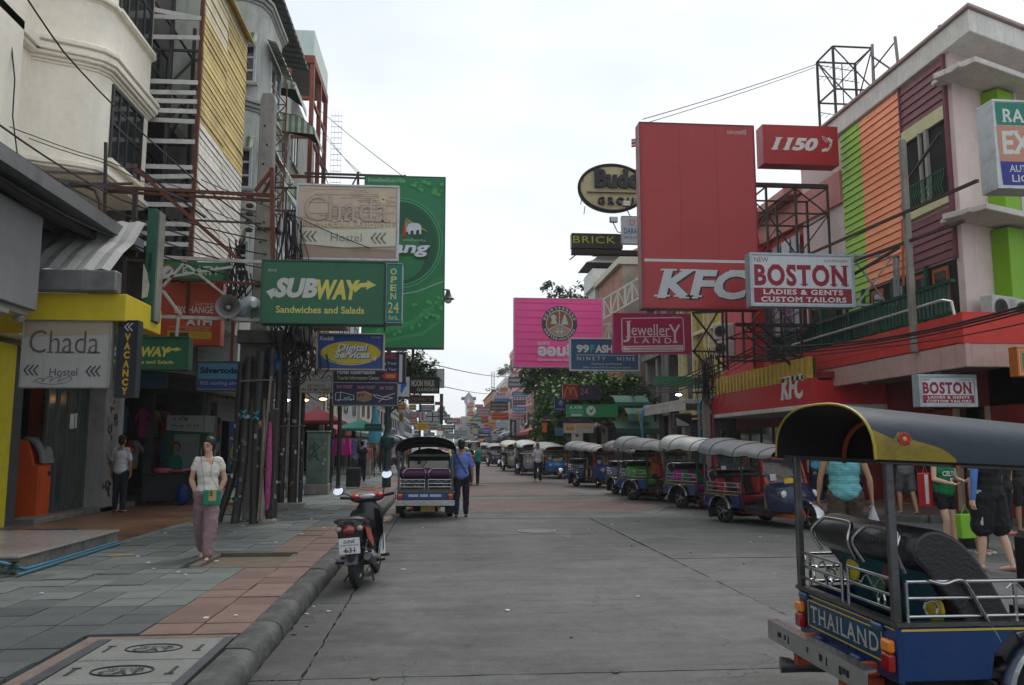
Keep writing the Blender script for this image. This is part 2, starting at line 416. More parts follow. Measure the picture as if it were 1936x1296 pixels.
PV = dict(tan=paving_mat((.135,.125,.105), (.115,.105,.092), (.07,.065,.06), .24, .12), blue=paving_mat((.10,.112,.117), (.085,.095,.103), (.06,.06,.06), .24, .12), red=paving_mat((.135,.09,.075), (.115,.08,.068), (.06,.05,.045), .24, .12))
struct('road', MB().bx(-1.34, 18.97, -.1, 8.9, 250, 0), PV['tan'])
for nm, a, y0, y1 in (('blue', None, 18.98, 19.7), ('blue', None, 25.6, 26.3), ('blue', None, 34, 34.9), ('blue', None, 44, 45.2), ('blue', None, 60, 62)):
    struct('paving_band', MB().bx(-1.3, y0, 0, 8.86, y1, .004), PV[nm])
for P in ([(.8,20.6),(4.9,20.2),(6.1,22.6),(5.6,24.6),(.6,25.2)], [(-1.0,27.5),(.4,27.2),(4.8,27.4),(5.0,32.5),(-.9,32.8)], [(.4,36.5),(5,36),(5.2,42),(.2,42.4)], [(.2,47),(5,47),(5,58),(.2,58)]):
    cx = sum(p[0] for p in P)/len(P); cy = sum(p[1] for p in P)/len(P)
    struct('paving_band', MB().prism([(cx+(p[0]-cx)*1.14+0, cy+(p[1]-cy)*1.16) for p in P][::1], 0, .006), PV['blue'])
    struct('paving_panel', MB().prism(P, .0, .0105), PV['red'])
p = PG(1015, 1005)
t = thing('manhole_cover', 'round iron manhole cover set flush in the grey concrete roadway', 'manhole cover', p, world=False)
obj('cover_plate', MB().lathe([(0,.012),(.3,.012),(.3,-.02)], n=28), M((.10,.10,.095), .55, .3, bump=.3, bs=60), t)
obj('ring', MB().lathe([(.325,-.02),(.325,.014),(.37,.014),(.37,-.02)], n=28), M((.22,.21,.2), .7), t)
KX = -1.34
pav = struct('pavement', MB().bx(-9.5, -6, -.05, KX-.2, 250, .115), M((.05,.052,.05), .9))
TM = dict(g=M((.135,.153,.147), .6, sc=.8, var=.28, rand=.2, bump=.2, bs=60, spec=.16, dirt=.65, dcol=(.085,.095,.09), fine=.15), d=M((.085,.097,.10), .6, sc=.8, var=.25, rand=.18, bump=.2, bs=60, spec=.16, dirt=.6, dcol=(.045,.047,.047), fine=.15),
          r=M((.175,.115,.098), .62, sc=.8, var=.25, rand=.16, bump=.2, bs=60, spec=.16, dirt=.65, dcol=(.10,.07,.062), fine=.15), k=M((.10,.085,.08), .65, sc=.8, var=.2, rand=.12, bump=.1, dirt=.3))
TS = .405
def tile_kind(x, y):
    if x > -2.35:
        if y < 6.9: return 'k'
        if y < 8.4: return 'r'
        return 'r' if int(y/5.3) % 5 != 3 else 'd'
    if y < 8.1 and x > -5.2: return 'd'
    if y < 9.6 and x < -3.9: return 'g'
    if int(y/3.1+x*.2) % 4 == 1: return 'd'
    return 'g'
HOLES = [(-2.62, 4.95, -1.6, 6.95), (-3.0, 10.75, -2.02, 11.9), (-9, 10.4, -4.95, 13.6), (-9, 14, -5.4, 22)]
base_t = {k: obj('tile', MB().bx(-TS/2+.005, -TS/2+.005, -.05, TS/2-.005, TS/2-.005, 0), v, pav) for k, v in TM.items()}
used = set(); cnt = 0; restm = {k: MB() for k in TM}
for j in range(-3, 330):
    for i in range(0, 16):
        x = KX-.24-TS/2-i*TS; y = 3.2+j*TS
        if y > 75: break
        if any(a < x < c and b < y < d for a, b, c, d in HOLES): continue
        k = tile_kind(x, y); z = .15+rnd.gauss(0, .0035)
        if 4 < y < 22 and cnt < 296 and (x-3*y/10 > -8.6 or y > 8) and x > -y*.62:
            if k in used: o = inst(base_t[k], 'tile', pav)
            else: o = base_t[k]; used.add(k)
            o.location = (x, y, z); o.rotation_euler = (rnd.gauss(0, .007), rnd.gauss(0, .007), rnd.gauss(0, .006)); cnt += 1
        else:
            sx = TS/2-.005; restm[k].bx(x-sx, y-sx, z-.05, x+sx, y+sx, z)
for k, v in base_t.items():
    if k not in used: v.location = (-4, -3, .15)
for k, v in restm.items(): obj('tile', v, TM[k], pav, kind='stuff')
kerb = struct('kerb', MB().bx(KX-.2, -6, -.08, KX-.02, 140, .02), m_under)
m_kerb = M((.06,.062,.06), .65, sc=2.5, var=.45, bump=.5, bs=22, spec=.15, dirt=.6, dcol=(.13,.13,.125), rand=.12, fine=.12)
prof = [(KX-.24,-.06),(KX-.01,-.06),(KX,.0),(KX-.006,.07),(KX-.025,.115),(KX-.06,.142),(KX-.11,.153),(KX-.24,.153)]
ks = obj('kerbstone', MB().prism([(x-KX, z) for x, z in prof][::-1], -.49, .49, 'y'), m_kerb, kerb, smooth=50); ks.location = (KX, 1, 0)
for j in range(90):
    o = inst(ks, 'kerbstone', kerb); o.location = (KX+rnd.gauss(0, .006), 2+j, rnd.gauss(0, .005)); o.rotation_euler = (rnd.gauss(0, .005), 0, rnd.gauss(0, .005))
rp = [(8.9,250),(8.9,19.6),(9.1,18.9),(9.7,18.0),(10.5,17.2),(12,16.3),(20,12.9),(20,9),(40,9),(40,250)]
rp = [(8.9,250),(8.9,19.6),(9.1,18.9),(9.7,18.0),(10.5,17.3),(12,16.6),(20,14.6),(40,14.6),(40,250)]
struct('pavement', MB().prism(rp[::-1], -.05, .14), paving_mat((.17,.125,.10), (.13,.10,.085), (.06,.055,.05), .4, .4))
k2 = MB(); kk = [(8.82,140),(8.82,60),(8.82,30),(8.82,19.6),(9.03,18.85),(9.64,17.93),(10.45,17.22),(11.95,16.5),(20,14.5)]
for a, b in zip(kk, kk[1:]): k2.beam((a[0],a[1],.05),(b[0],b[1],.05), .2, .21)
struct('kerb', k2, m_kerb, bevel=.03)
k3 = MB().prism([(8.2,-6),(40,-6),(40,12.3),(9.2,12.5),(8.5,12.0),(8.2,11)], -.05, .13)
struct('pavement', k3, paving_mat((.16,.115,.09), (.13,.10,.085), (.05,.045,.04), .4, .4), bevel=.02)
t = thing('service_cover', 'row of three concrete service covers in the pavement with oval stamps reading CAT', 'manhole cover', (-2.1, 5.9, .15), world=True)
obj('steel_edging', MB().bx(-2.62, 4.4, .1, -2.53, 6.86, .16).bx(-1.67, 4.4, .1, -1.6, 6.86, .16), M((.075,.08,.09), .55, .4, dirt=.5), t)
obj('surround', MB().bx(-2.74, 4.4, .1, -2.62, 6.98, .152).bx(-2.62, 6.86, .1, -1.6, 6.98, .152), M((.16,.12,.105), .8, bump=.5, bs=50, dirt=.5), t)
mc = M((.17,.172,.165), .75, sc=3, var=.16, bump=.3, bs=60, dirt=.4, dcol=(.10,.10,.095), fine=.12)
md = M((.035,.035,.034), .8)
for j, (y0, y1) in enumerate(((4.42, 5.03), (5.045, 5.62), (5.635, 6.21), (6.225, 6.85))):
    c = obj('cover_slab', MB().bx(-2.525, y0, .1, -1.675, y1, .155+.002*(j % 2)), mc, t, bevel=.006)
    cy = (y0+y1)/2; zz = .1605
    mb = MB().torus((-2.1, cy, zz), .2, .0055, 'z', 28, 5, 1, .62)
    obj('oval_stamp', mb, md, c)
    lt = MB(); put_text(lt, 'CAT', -.14, -.085, .14, .01, 0, bold=.02); T = Matrix.Translation((-2.1, cy, zz+.001)) @ Matrix.Rotation(R_(-90), 4, 'X')
    l2 = MB(T); l2.add(lt.v, lt.f); lt = MB(); put_text(lt, 'TELECOM', -.12, .03, .12, .07, 0, bold=.02); l2.add(lt.v, lt.f)
    obj('lettering', l2, md, c)
    for sx in (-1, 1): obj('lifting_slot', MB().bx(-2.1+sx*.33-.012, cy-.09, .158, -2.1+sx*.33+.012, cy+.09, zz).bx(-2.1+sx*.33-.03, cy-sx*.09-.012, .158, -2.1+sx*.33+.03, cy-sx*.09+.012, zz), md, c)
t = thing('tree_pit', 'empty sandy tree pit framed by a low concrete edge in the pavement', 'tree pit', (-2.5, 11.3, .1), world=True)
obj('sand', MB().bx(-2.98, 10.78, .05, -2.04, 11.88, .125), M((.13,.105,.075), .95, bump=.6, bs=35, sc=5, var=.3), t)
obj('edge', MB().bx(-3.08, 10.66, .1, -1.98, 10.76, .158).bx(-3.08, 11.9, .1, -1.98, 12.0, .185).bx(-3.1, 10.76, .1, -2.99, 11.9, .175).bx(-2.03, 10.76, .1, -1.97, 11.9, .158), M((.12,.105,.09), .8, bump=.4, dirt=.4), t, bevel=.01)
t = thing('terrazzo_step', 'pale polished terrazzo step in front of the first shops with a stained concrete riser', 'step', (-6.5, 12, .15), world=True)
obj('riser', MB().bx(-9.4, 10.45, .1, -4.98, 13.5, .325), M((.17,.165,.15), .8, sc=3, var=.3, bump=.4, dirt=.6), t)
for i in range(5):
    for j in range(4): obj('slab', MB().bx(-4.95-.9*(i+1)+.003, 10.42+.775*j+.003, .326, -4.95-.9*i-.003, 10.42+.775*(j+1)-.003, .352), M((.34,.31,.295), .22, var=.1, sc=6, bump=.02, rand=.05, dirt=.25, dcol=(.22,.15,.13), fine=.12), t, bevel=.002)
struct('forecourt', MB().bx(-9.4, 13.52, .05, -5.0, 22.5, .165), paving_mat((.22,.12,.07), (.18,.095,.058), (.05,.035,.03), .3, .3, .3))
pp = M((.05,.16,.24), .35)
one('water_pipe', MB().tube([(-4.9,13.3,.19),(-4.88,11.2,.19),(-4.86,10.4,.2),(-5.0,10.2,.3),(-5.3,10.15,.36),(-7.5,9.9,.36)], .022, 8).tube([(-4.82,13.2,.18),(-4.8,10.1,.18)], .018, 8), pp, 'pair of thin blue water pipes running along the foot of the terrazzo step', 'pipe', smooth=60)
one('low_kerb', MB().prism([(-5.15,10.1),(-6.2,8.6),(-9,8.4),(-9,8.7),(-6.35,8.85),(-5.35,10.2)], .1, .27), M((.075,.075,.07), .8, bump=.4, dirt=.4), 'dark stained low concrete kerb left of the weeds at the pavement edge', 'kerb', bevel=.012)
one('door_mat', MB().bx(-7.2, 14.6, .166, -6.4, 15.5, .182), M((.01,.025,.12), .9), 'dark blue door mat lying on the brown tiled forecourt', 'mat')
def leaf(mb, p, d, l, w_, droop=.3):
    p = Vector(p); d = Vector(d).normalized(); s = d.cross(Vector((0,0,1)));
    if s.length < .01: s = Vector((1,0,0))
    s = s.normalized()*w_; q = p+d*l*.5; e = p+d*l+Vector((0,0,-droop*l))
    mb.add([p, q+s, e, q-s], [(0,1,2,3)])
t = thing('weed', 'green leafy weed growing at the corner of the terrazzo step', 'plant', (-5.0, 10.2, .15))
for k in range(22):
    a = rnd.uniform(0, 6.28); mb = MB(); q = Vector((.05*math.cos(a), .05*math.sin(a), .02+rnd.uniform(0, .13)))
    leaf(mb, q, (math.cos(a), math.sin(a), rnd.uniform(.1, .9)), rnd.uniform(.09, .16), .035); obj('leaf', mb, M((.035,.085,.02), .5, var=.2), t)
lit = MB(); lit2 = MB(); lm = M((.55,.54,.5), .8); bm_ = M((.10,.06,.03), .8)
for k in range(110):
    x = rnd.uniform(-1.2, 8); y = rnd.uniform(5, 30); s = rnd.uniform(.012, .03); a = rnd.uniform(0, 3); m = lit if k % 3 else lit2
    if k % 4 == 0: x = rnd.uniform(-1.3, -1.1)
    m.prism([(x+s*math.cos(a+q)*rnd.uniform(.6, 1.4), y+s*math.sin(a+q)*rnd.uniform(.6,1.4)) for q in (0, 1.3, 2.5, 3.8, 5)], .0045, .012)
for k in range(26):
    x = rnd.uniform(-5, -1.7); y = rnd.uniform(6, 22); s = rnd.uniform(.012, .03)
    lit.prism([(x-s, y-s), (x+s, y-s*.6), (x+s*.7, y+s), (x-s*.8, y+s*.9)], .155, .165)
one('litter', lit, lm, 'scattered pale scraps of paper on the road and pavement', 'litter', kind='stuff')
one('litter', lit2, bm_, 'scattered dry brown leaves and grit on the road', 'litter', kind='stuff')
t = tag(obj('trash_heap', MB().ell((-1.2,18.6,.03),(.12,.16,.07),8,5).ell((-1.15,18.9,.04),(.1,.1,.06),8,5).ell((-1.25,18.2,.03),(.07,.12,.05),8,5), M((.4,.3,.22), .7, var=.5, sc=15, bump=.5), smooth=0), 'small heap of crumpled rubbish in the gutter behind the parked motorcycle', 'rubbish')
one('cardboard_scrap', MB().box((-4.35,12.0,.155),(.32,.14,.008),.4), M((.33,.22,.09), .9), 'flat tan cardboard scrap on the pavement beside the step', 'litter')
# ================================================================ SHARED BUILDING BITS
GLASS = M((.02,.026,.03), .08, 0, var=.3, sc=.6, bump=.01, bs=3, spec=.8, fine=0)
DARK = M((.02,.02,.02), .8)
STEEL = M((.05,.045,.045), .6, .3, dirt=.5, dcol=(.09,.035,.015))
RUST = M((.13,.045,.03), .75, .1, dirt=.5, dcol=(.05,.02,.012), bump=.3)
def stripe_mat(c1, c2, per, axis=1, rough=.6):
    m = bpy.data.materials.new('striped_awning'); m.use_nodes = True; t = m.node_tree; n = t.nodes; l = t.links.new; b = n['Principled BSDF']
    tcn = n.new('ShaderNodeTexCoord').outputs['Object']; wv = n.new('ShaderNodeTexWave'); wv.bands_direction = 'XYZ'[axis]; wv.inputs['Scale'].default_value = 1/per/3.18*1; l(tcn, wv.inputs['Vector'])
    cr_ = n.new('ShaderNodeValToRGB'); cr_.color_ramp.interpolation = 'CONSTANT'; cr_.color_ramp.elements[0].color = (*c1, 1); cr_.color_ramp.elements[1].position = .5; cr_.color_ramp.elements[1].color = (*c2, 1)
    l(wv.outputs['Fac'], cr_.inputs[0]); nz_ = n.new('ShaderNodeTexNoise'); nz_.inputs['Scale'].default_value = 3; nz_.inputs['Detail'].default_value = 7; l(tcn, nz_.inputs['Vector'])
    mr = n.new('ShaderNodeMapRange'); mr.inputs[1].default_value = .3; mr.inputs[2].default_value = .7; mr.inputs[3].default_value = .6; mr.inputs[4].default_value = 1.1; l(nz_.outputs[0], mr.inputs[0])
    v = n.new('ShaderNodeVectorMath'); v.operation = 'SCALE'; l(cr_.outputs[0], v.inputs[0]); l(mr.outputs[0], v.inputs['Scale']); l(v.outputs[0], b.inputs['Base Color']); b.inputs['Roughness'].default_value = rough
    return m
def window(parent, c, w, h, side, frame=(.03,.03,.032), nx=2, nz=1, glass=None, name='window', bar=.05, sill=True, dep=.05):
    """window on a street face: c = centre on the wall, side = 'W','E' (faces -x/+x) or 'S' (faces the camera)"""
    sx, d = {'E': ((0,1), (1,0)), 'W': ((0,1), (-1,0)), 'S': ((1,0), (0,-1))}[side]
    def B(mb, u0, u1, z0, z1, o0, o1):
        p = (c[0]+sx[0]*u0+d[0]*o0, c[1]+sx[1]*u0+d[1]*o0); q = (c[0]+sx[0]*u1+d[0]*o1, c[1]+sx[1]*u1+d[1]*o1)
        mb.bx(p[0], p[1], c[2]+z0, q[0], q[1], c[2]+z1)
    fr = MB(); hw, hh = w/2, h/2
    B(fr, -hw, hw, -hh, -hh+bar, -.02, dep); B(fr, -hw, hw, hh-bar, hh, -.02, dep)
    B(fr, -hw, -hw+bar, -hh+bar, hh-bar, -.02, dep); B(fr, hw-bar, hw, -hh+bar, hh-bar, -.02, dep)
    for i in range(1, nx): u = -hw+w*i/nx; B(fr, u-bar/2.5, u+bar/2.5, -hh+bar, hh-bar, -.02, dep*.8)
    for i in range(1, nz): z = -hh+h*i/nz; B(fr, -hw+bar, hw-bar, z-bar/2.5, z+bar/2.5, -.02, dep*.78)
    f = obj(name, fr, M(frame, .5, var=.15, dirt=.2), parent)
    for i in range(nx):
        for j in range(nz):
            pn = MB(); e = bar*.5; B(pn, -hw+w*i/nx+e, -hw+w*(i+1)/nx-e, -hh+h*j/nz+e, -hh+h*(j+1)/nz-e, -.01, .012)
            obj('pane', pn, glass or GLASS, f)
    if sill:
        s = MB(); B(s, -hw-.08, hw+.08, -hh-.07, -hh-.002, -.02, dep+.07); obj('sill', s, parent_mat(parent), f)
    return f
PM = {}
def parent_mat(p): return PM.get(p.name, M((.3,.29,.27), .8))
def pane_quad(mb, side, c, w, h, o=.01): pass
# ================================================================ LEFT SIDE, NEAR
CREAM = M((.88,.82,.70), .8, var=.08, sc=.5, bump=.12, bs=50, dirt=.3, dcol=(.55,.51,.44), streak=.25)
t = thing('cream_building', 'cream rendered building with curved bay cornices and dark window frames, foremost on the left', 'building', (-7.5, 14, .15), world=True); PM[t.name] = CREAM
obj('wall', MB().bx(-20, 3, 3.62, -7.5, 17.95, 22), CREAM, t)
obj('pilaster', MB().bx(-7.5, 13.35, 4.5, -7.3, 14.25, 22), CREAM, t, bevel=.01)
BAY = [(-7.6,14.92),(-7.2,15.1),(-6.75,15.28),(-6.52,15.42),(-6.4,15.66),(-6.4,17.75),(-6.5,17.85),(-7.6,17.93)]
def off(poly, e):
    cx, cy = -8.2, 16.5; out_ = []
    for x, y in poly:
        d = Vector((x-cx, y-cy)); d2 = d.normalized()*e; out_.append((x+max(d2.x, .6*e), y+d2.y*1.2))
    return out_
bay = obj('bay', MB().prism(BAY, 6.78, 22), CREAM, t, smooth=30)
def band(z0, prof_, name='cornice'):
    mb = MB(); z = z0
    for e, h in prof_: mb.prism(off(BAY, e), z, z+h); z += h
    obj(name, mb, CREAM, t, bevel=.012)
band(6.66, [(.05,.05),(.1,.1)], 'ledge'); band(8.62, [(.03,.05),(.07,.06),(.14,.07),(.19,.12),(.16,.04),(.22,.09),(.13,.05),(.05,.05)])
band(9.98, [(.03,.04),(.1,.09),(.05,.03)], 'sill_band'); band(12.6, [(.05,.1),(.14,.12),(.2,.1)])
obj('ledge', MB().bx(-7.5, 3, 8.72, -7.36, 14.9, 8.8).bx(-7.5, 3, 8.8, -7.3, 14.9, 8.98).bx(-7.5, 3, 6.62, -7.42, 14.9, 6.74), CREAM, t, bevel=.01)
window(t, (-6.4, 16.6, 7.82), 1.62, 1.5, 'E', nx=4, nz=2, bar=.07, dep=.04)
window(t, (-6.4, 16.75, 11.0), 1.75, 1.75, 'E', nx=4, nz=2, bar=.07, dep=.04)
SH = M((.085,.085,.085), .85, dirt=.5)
t = thing('shop_unit', 'ground floor of the cream building, glass shopfront between a yellow jamb and a graffitied column', 'shop', (-7.5, 16, .15), world=True)
MB.D = Matrix.Translation((-.35, 2.0, 0))
obj('floor', MB().bx(-12, 11, .1, -7.2, 26, .172), M((.12,.1,.09), .5), t)
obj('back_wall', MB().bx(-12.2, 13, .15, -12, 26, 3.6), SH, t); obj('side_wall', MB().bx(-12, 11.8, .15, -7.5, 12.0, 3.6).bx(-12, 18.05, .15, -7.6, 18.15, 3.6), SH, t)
obj('jamb', MB().bx(-7.75, 12.0, .16, -7.55, 14.03, 3.5), M((.58,.50,.02), .6, dirt=.3, dcol=(.3,.25,.05), streak=.3), t, bevel=.01)
obj('pillar', MB().bx(-7.75, 14.03, .16, -7.56, 14.40, 3.5), M((.06,.062,.065), .6, dirt=.3), t, bevel=.01)
obj('red_panel', MB().bx(-8.55, 16.75, 1.5, -7.95, 16.85, 3.4), M((.55,.07,.03), .5, dirt=.2), t)
for i in range(4):
    a = 15.42+i*.495
    pf = obj('door', MB().bx(-7.62, a, .17, -7.56, a+.04, 3.1).bx(-7.62, a+.43, .17, -7.56, a+.465, 3.1).bx(-7.62, a+.04, .17, -7.56, a+.43, .3).bx(-7.62, a+.04, 3.02, -7.56, a+.43, 3.1), M((.12,.125,.12), .4, .5), t)
    obj('pane', MB().bx(-7.60, a+.04, .3, -7.59, a+.43, 3.02), M((.035,.055,.05), .12, spec=.8, bump=.01), pf)
for k in range(15): obj('shutter_slat', MB().bx(-7.72, 15.5, .35+.17*k, -7.66, 17.38, .35+.17*k+.12), M((.06,.075,.068), .4, .4, dirt=.3), t)
for y, z in ((16.5, 2.0), (16.75, 2.02)): obj('notice', MB().bx(-7.588, y, z, -7.58, y+.2, z+.32), M((.5,.5,.48), .7), t)
COL = M((.26,.26,.25), .75, dirt=.6, dcol=(.10,.10,.10), sc=1.2, bump=.3, streak=.5)
col = obj('column', MB().bx(-7.6, 17.4, .15, -7.2, 18.15, 3.6), COL, t, bevel=.015)
gf = MB()
for y, z, r in ((17.65,2.0,.09),(17.95,2.3,.06),(17.7,.75,.1)):
    gf.torus((-7.19,y,z), r, .018, 'x', 14, 4)
for k in range(14):
    y = rnd.uniform(17.55, 17.98); z = rnd.uniform(.5, 2.6); gf.tube([(-7.19,y+rnd.uniform(-.12,.12),z+rnd.uniform(-.12,.12)) for q in range(4)], .009, 4)
obj('graffiti', gf, M((.03,.03,.03), .6), col); obj('trim', MB().bx(-7.24, 18.16, .15, -7.14, 18.3, 3.5), M((.42,.42,.41), .5), t)
obj('threshold', MB().bx(-7.8, 14.4, .15, -7.2, 19.5, .27), M((.16,.15,.14), .7, dirt=.5, bump=.3), t, bevel=.01)
MB.D = None
t = thing('grey_canopy', 'grey sheet metal canopy jutting in from the top left corner, ribbed underneath', 'canopy', (-7, 10, 5), world=True)
mgal = M((.17,.175,.18), .45, .35, var=.1, dirt=.35, dcol=(.07,.07,.07), sc=1)
obj('roof_sheet', MB().bx(-9.5, 3, 5.02, -5.22, 14.4, 5.06), mgal, t)
obj('gutter', MB().bx(-5.24, 3, 5.0, -5.16, 14.45, 5.16).bx(-5.3, 3, 4.96, -5.16, 14.45, 5.0), M((.14,.145,.15), .5, .3, dirt=.4), t)
for k in range(9): obj('rib', MB().bx(-5.62-.42*k, 3, 4.93, -5.54-.42*k, 14.38, 5.02), mgal, t)
obj('edge_beam', MB().bx(-9.5, 14.32, 4.86, -5.24, 14.42, 5.02).bx(-5.55, 3, 4.84, -5.45, 14.3, 4.93), STEEL, t)
obj('corrugation', MB().prism([(-5.2-.0, 5.16)]+[(-5.2-.05*k, 5.16+.02*(k%2)) for k in range(1, 80)]+[(-9.2,5.1)], 3, 14.45, 'y'), mgal, t)
t = thing('fascia_box', 'large blank grey fascia box hung under the canopy at the left edge', 'fascia', (-7, 9, 3.5), world=True)
obj('casing', MB().bx(-8.5, 3, 3.5, -5.62, 11.85, 4.84), M((.20,.205,.21), .55, var=.06, sc=.5, bump=.02, dirt=.2, dcol=(.12,.12,.125), streak=.25), t, bevel=.01)
obj('bottom_channel', MB().bx(-8.4, 3, 3.42, -5.7, 11.8, 3.5).bx(-5.72, 3, 3.36, -5.66, 11.2, 3.42), M((.3,.3,.3), .4, .4), t)
obj('spotlight', MB().lathe([(.0,3.35),(.06,3.36),(.09,3.42),(.05,3.5),(0,3.5)], (-5.9,11.95,0)), M((.4,.4,.4), .3, .6), t, smooth=40)
t = thing('corrugated_awning', 'whitewashed corrugated awning with a stained grey gutter over a yellow fascia', 'awning', (-6, 13, 3.6), world=True)
rows = []
for k in range(31):
    x = -8.6+k*.125; b_ = .03*(k % 2)
    rows.append([(x, 12.3, 4.18+b_), (x, 12.75, 4.55+b_*1.2), (x, 13.15, 4.8+b_), (x, 13.6, 5.25+b_)])
obj('sheet', MB().grid(rows), M((.42,.41,.40), .6, .1, dirt=.55, dcol=(.24,.23,.215), sc=1.5, bump=.25), t)
obj('gutter', MB().bx(-8.6, 12.2, 3.86, -4.72, 12.42, 4.17), M((.24,.235,.235), .45, .35, var=.3, sc=.9, dirt=.6, dcol=(.08,.07,.065), streak=.5), t, bevel=.02)
obj('fascia', MB().bx(-9, 12.36, 3.45, -4.62, 13.9, 3.85), M((.56,.43,.02), .55, dirt=.25, dcol=(.32,.25,.04), streak=.2), t, bevel=.01)
obj('post', MB().bx(-7.52, 12.5, .15, -7.4, 12.62, 3.45), M((.05,.05,.05)), t)
ora = M((.50,.07,.012), .4, dirt=.15, dcol=(.3,.04,.01))
t = thing('cash_machine', 'bright orange standing cash machine with a curved grey hood beside the yellow jamb', 'cash machine', (-8.15, 17.45, .25)); t.scale = (.72, .6, .90)
obj('cabinet', MB().prism([(-.35,0),(.35,0),(.35,1.12),(.2,1.15),(.02,1.62),(-.08,1.68),(-.35,1.68)], -.42, .42, 'y'), ora, t, bevel=.015)
obj('hood', MB().prism([(.36,1.16),(.42,1.16),(.36,1.42),(.22,1.62),(.05,1.73),(-.1,1.74),(-.1,1.69),(.03,1.67),(.19,1.55),(.31,1.38)], -.43, .43, 'y'), M((.14,.145,.15), .4), t, smooth=40)
obj('drawer', MB().bx(.35, -.36, .18, .38, .36, .95), ora, t, bevel=.01); obj('label_plate', MB().bx(.38, .12, .88, .385, .33, .98), DARK, t)
obj('base', MB().bx(-.33, -.4, -.1, .33, .4, 0), DARK, t)
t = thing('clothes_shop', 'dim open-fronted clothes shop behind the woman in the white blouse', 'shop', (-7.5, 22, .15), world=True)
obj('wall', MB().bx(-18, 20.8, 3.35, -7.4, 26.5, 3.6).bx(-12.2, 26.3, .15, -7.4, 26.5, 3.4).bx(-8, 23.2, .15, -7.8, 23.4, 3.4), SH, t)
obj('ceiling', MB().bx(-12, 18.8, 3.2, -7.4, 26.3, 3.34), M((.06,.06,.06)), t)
obj('awning', MB().prism([(-7.4,3.6),(-5.2,3.3),(-5.2,3.22),(-7.4,3.5)], 20.2, 26.4, 'y'), M((.14,.14,.135), .6, dirt=.5, streak=.4), t)
cols = [(.45,.05,.08),(.5,.2,.03),(.35,.03,.15),(.08,.08,.1),(.25,.25,.27),(.03,.12,.25),(.42,.33,.06),(.3,.02,.03),(.18,.05,.2)]
CN = ['crimson','orange','maroon','black','grey','navy','mustard','dark red','purple']
for k in range(34):
    x = (-8.0, -8.0, -8.5, -8.5)[k//9]; y = rnd.uniform(21.5, 26); z = (2.6, 1.75)[(k//9)%2]; h = rnd.uniform(.5, .75); w_ = rnd.uniform(.2, .3); a = rnd.uniform(-.5, .5)
    mb = MB(Matrix.Translation((x, y, z)) @ Matrix.Rotation(a+1.2, 4, 'Z'))
    mb.prism([(-w_*.5,-h),(w_*.5,-h),(w_*.48,-.12),(w_*.95,-.32),(w_*1.1,-.2),(w_*.45,0),(.05,.02),(-.05,.02),(-w_*.45,0),(-w_*1.1,-.2),(-w_*.95,-.32),(-w_*.48,-.12)], -.025, .03, 'y')
    tag(obj('hanging_shirt', mb, M(tuple(v*.55 for v in cols[k % 9]), .9, bump=.4, bs=12, var=.2)), '%s shirt hung in the %s %s of the open clothes shop' % (CN[k%9], 'upper' if z > 2 else 'lower', {-8.0:'front row',-8.5:'middle row',-9.2:'back row'}[x]), 'clothing', 'garments hanging in the clothes shop')
t = thing('stall_table', 'low dark stall table heaped with red and pink cloth inside the arcade', 'table', (-6.6, 22.2, .16), .1)
obj('top', MB().bx(-.9, -.5, .72, .7, .5, .78), DARK, t); [obj('leg', MB().bx(x, y, 0, x+.05, y+.05, .72), DARK, t) for x in (-.85,.6) for y in (-.45,.4)]
obj('skirt', MB().bx(-.88, -.49, .1, .68, -.46, .7), M((.03,.035,.04), .9), t)
for k in range(6):
    mb = MB().ell((-.65+.22*k, rnd.uniform(-.35,.3), .83), (rnd.uniform(.15,.25), rnd.uniform(.12,.2), rnd.uniform(.04,.1)), 9, 5)
    tag(obj('folded_cloth', mb, M([(.45,.05,.07),(.5,.12,.18),(.35,.04,.04),(.4,.3,.3),(.5,.03,.12),(.3,.08,.1)][k], .9, bump=.5, bs=15), smooth=60), '%s folded cloth on the dark stall table' % ['red, leftmost','pink','dark red','pale grey pink','magenta','brownish red, rightmost'][k], 'cloth', 'cloths heaped on the stall table').location = (-6.6, 22.2, .16)
for k, (x, c) in enumerate(((-5.65,(.10,.17,.24)),(-5.15,(.07,.14,.2)))):
    t = thing('plastic_crate', ('blue grey plastic box stacked nearest the stall table', 'smaller steel blue plastic box right of the other box')[k], 'crate', (x, 22.0, .62), .1*k)
    obj('tub', MB().prism([(-.2,0),(.2,0),(.24,.26),(-.24,.26)], -.2, .2, 'y'), M(c, .4), t, bevel=.01); obj('lid', MB().bx(-.26,-.22,.26,.26,.22,.29), M(tuple(v*1.5 for v in c), .4), t, bevel=.008)
t = thing('stall_table', 'narrow trestle under the blue plastic boxes with green greens below', 'table', (-5.4, 22.1, .16)); obj('top', MB().bx(-.5,-.3,.42,.5,.3,.46), DARK, t)
for x in (-.45,.42):
    for y in (-.26,.22): obj('leg', MB().bx(x,y,0,x+.04,y+.04,.42), DARK, t)
for k in range(4): one('greens', MB().ell((-5.75+.18*k,21.7+rnd.uniform(0,.3),.25+rnd.uniform(-.05,.1)),(.07,.06,.05),6,4), M((.03,.12,.04), .7), '%s bundle of green vegetables on the ground beneath the narrow trestle' % ['leftmost','second','third','rightmost'][k], 'vegetables', 'green bundles under the trestle')
one('blue_bag', MB().ell((-6.45,21.6,.42),(.16,.12,.27),10,8), M((.01,.03,.16), .5, bump=.6, bs=10), 'royal blue plastic bag leaning against the stall table', 'bag', smooth=60)
t = thing('billboard_tower', 'tall scaffold billboard frame with bare white slats and a yellow and white plank side', 'billboard frame', (-6, 18, 5.6), world=True)
YP = M((.62,.46,.17), .7, var=.22, sc=1.2, bump=.2, rand=.14, dirt=.55, dcol=(.30,.235,.11), fine=.12)
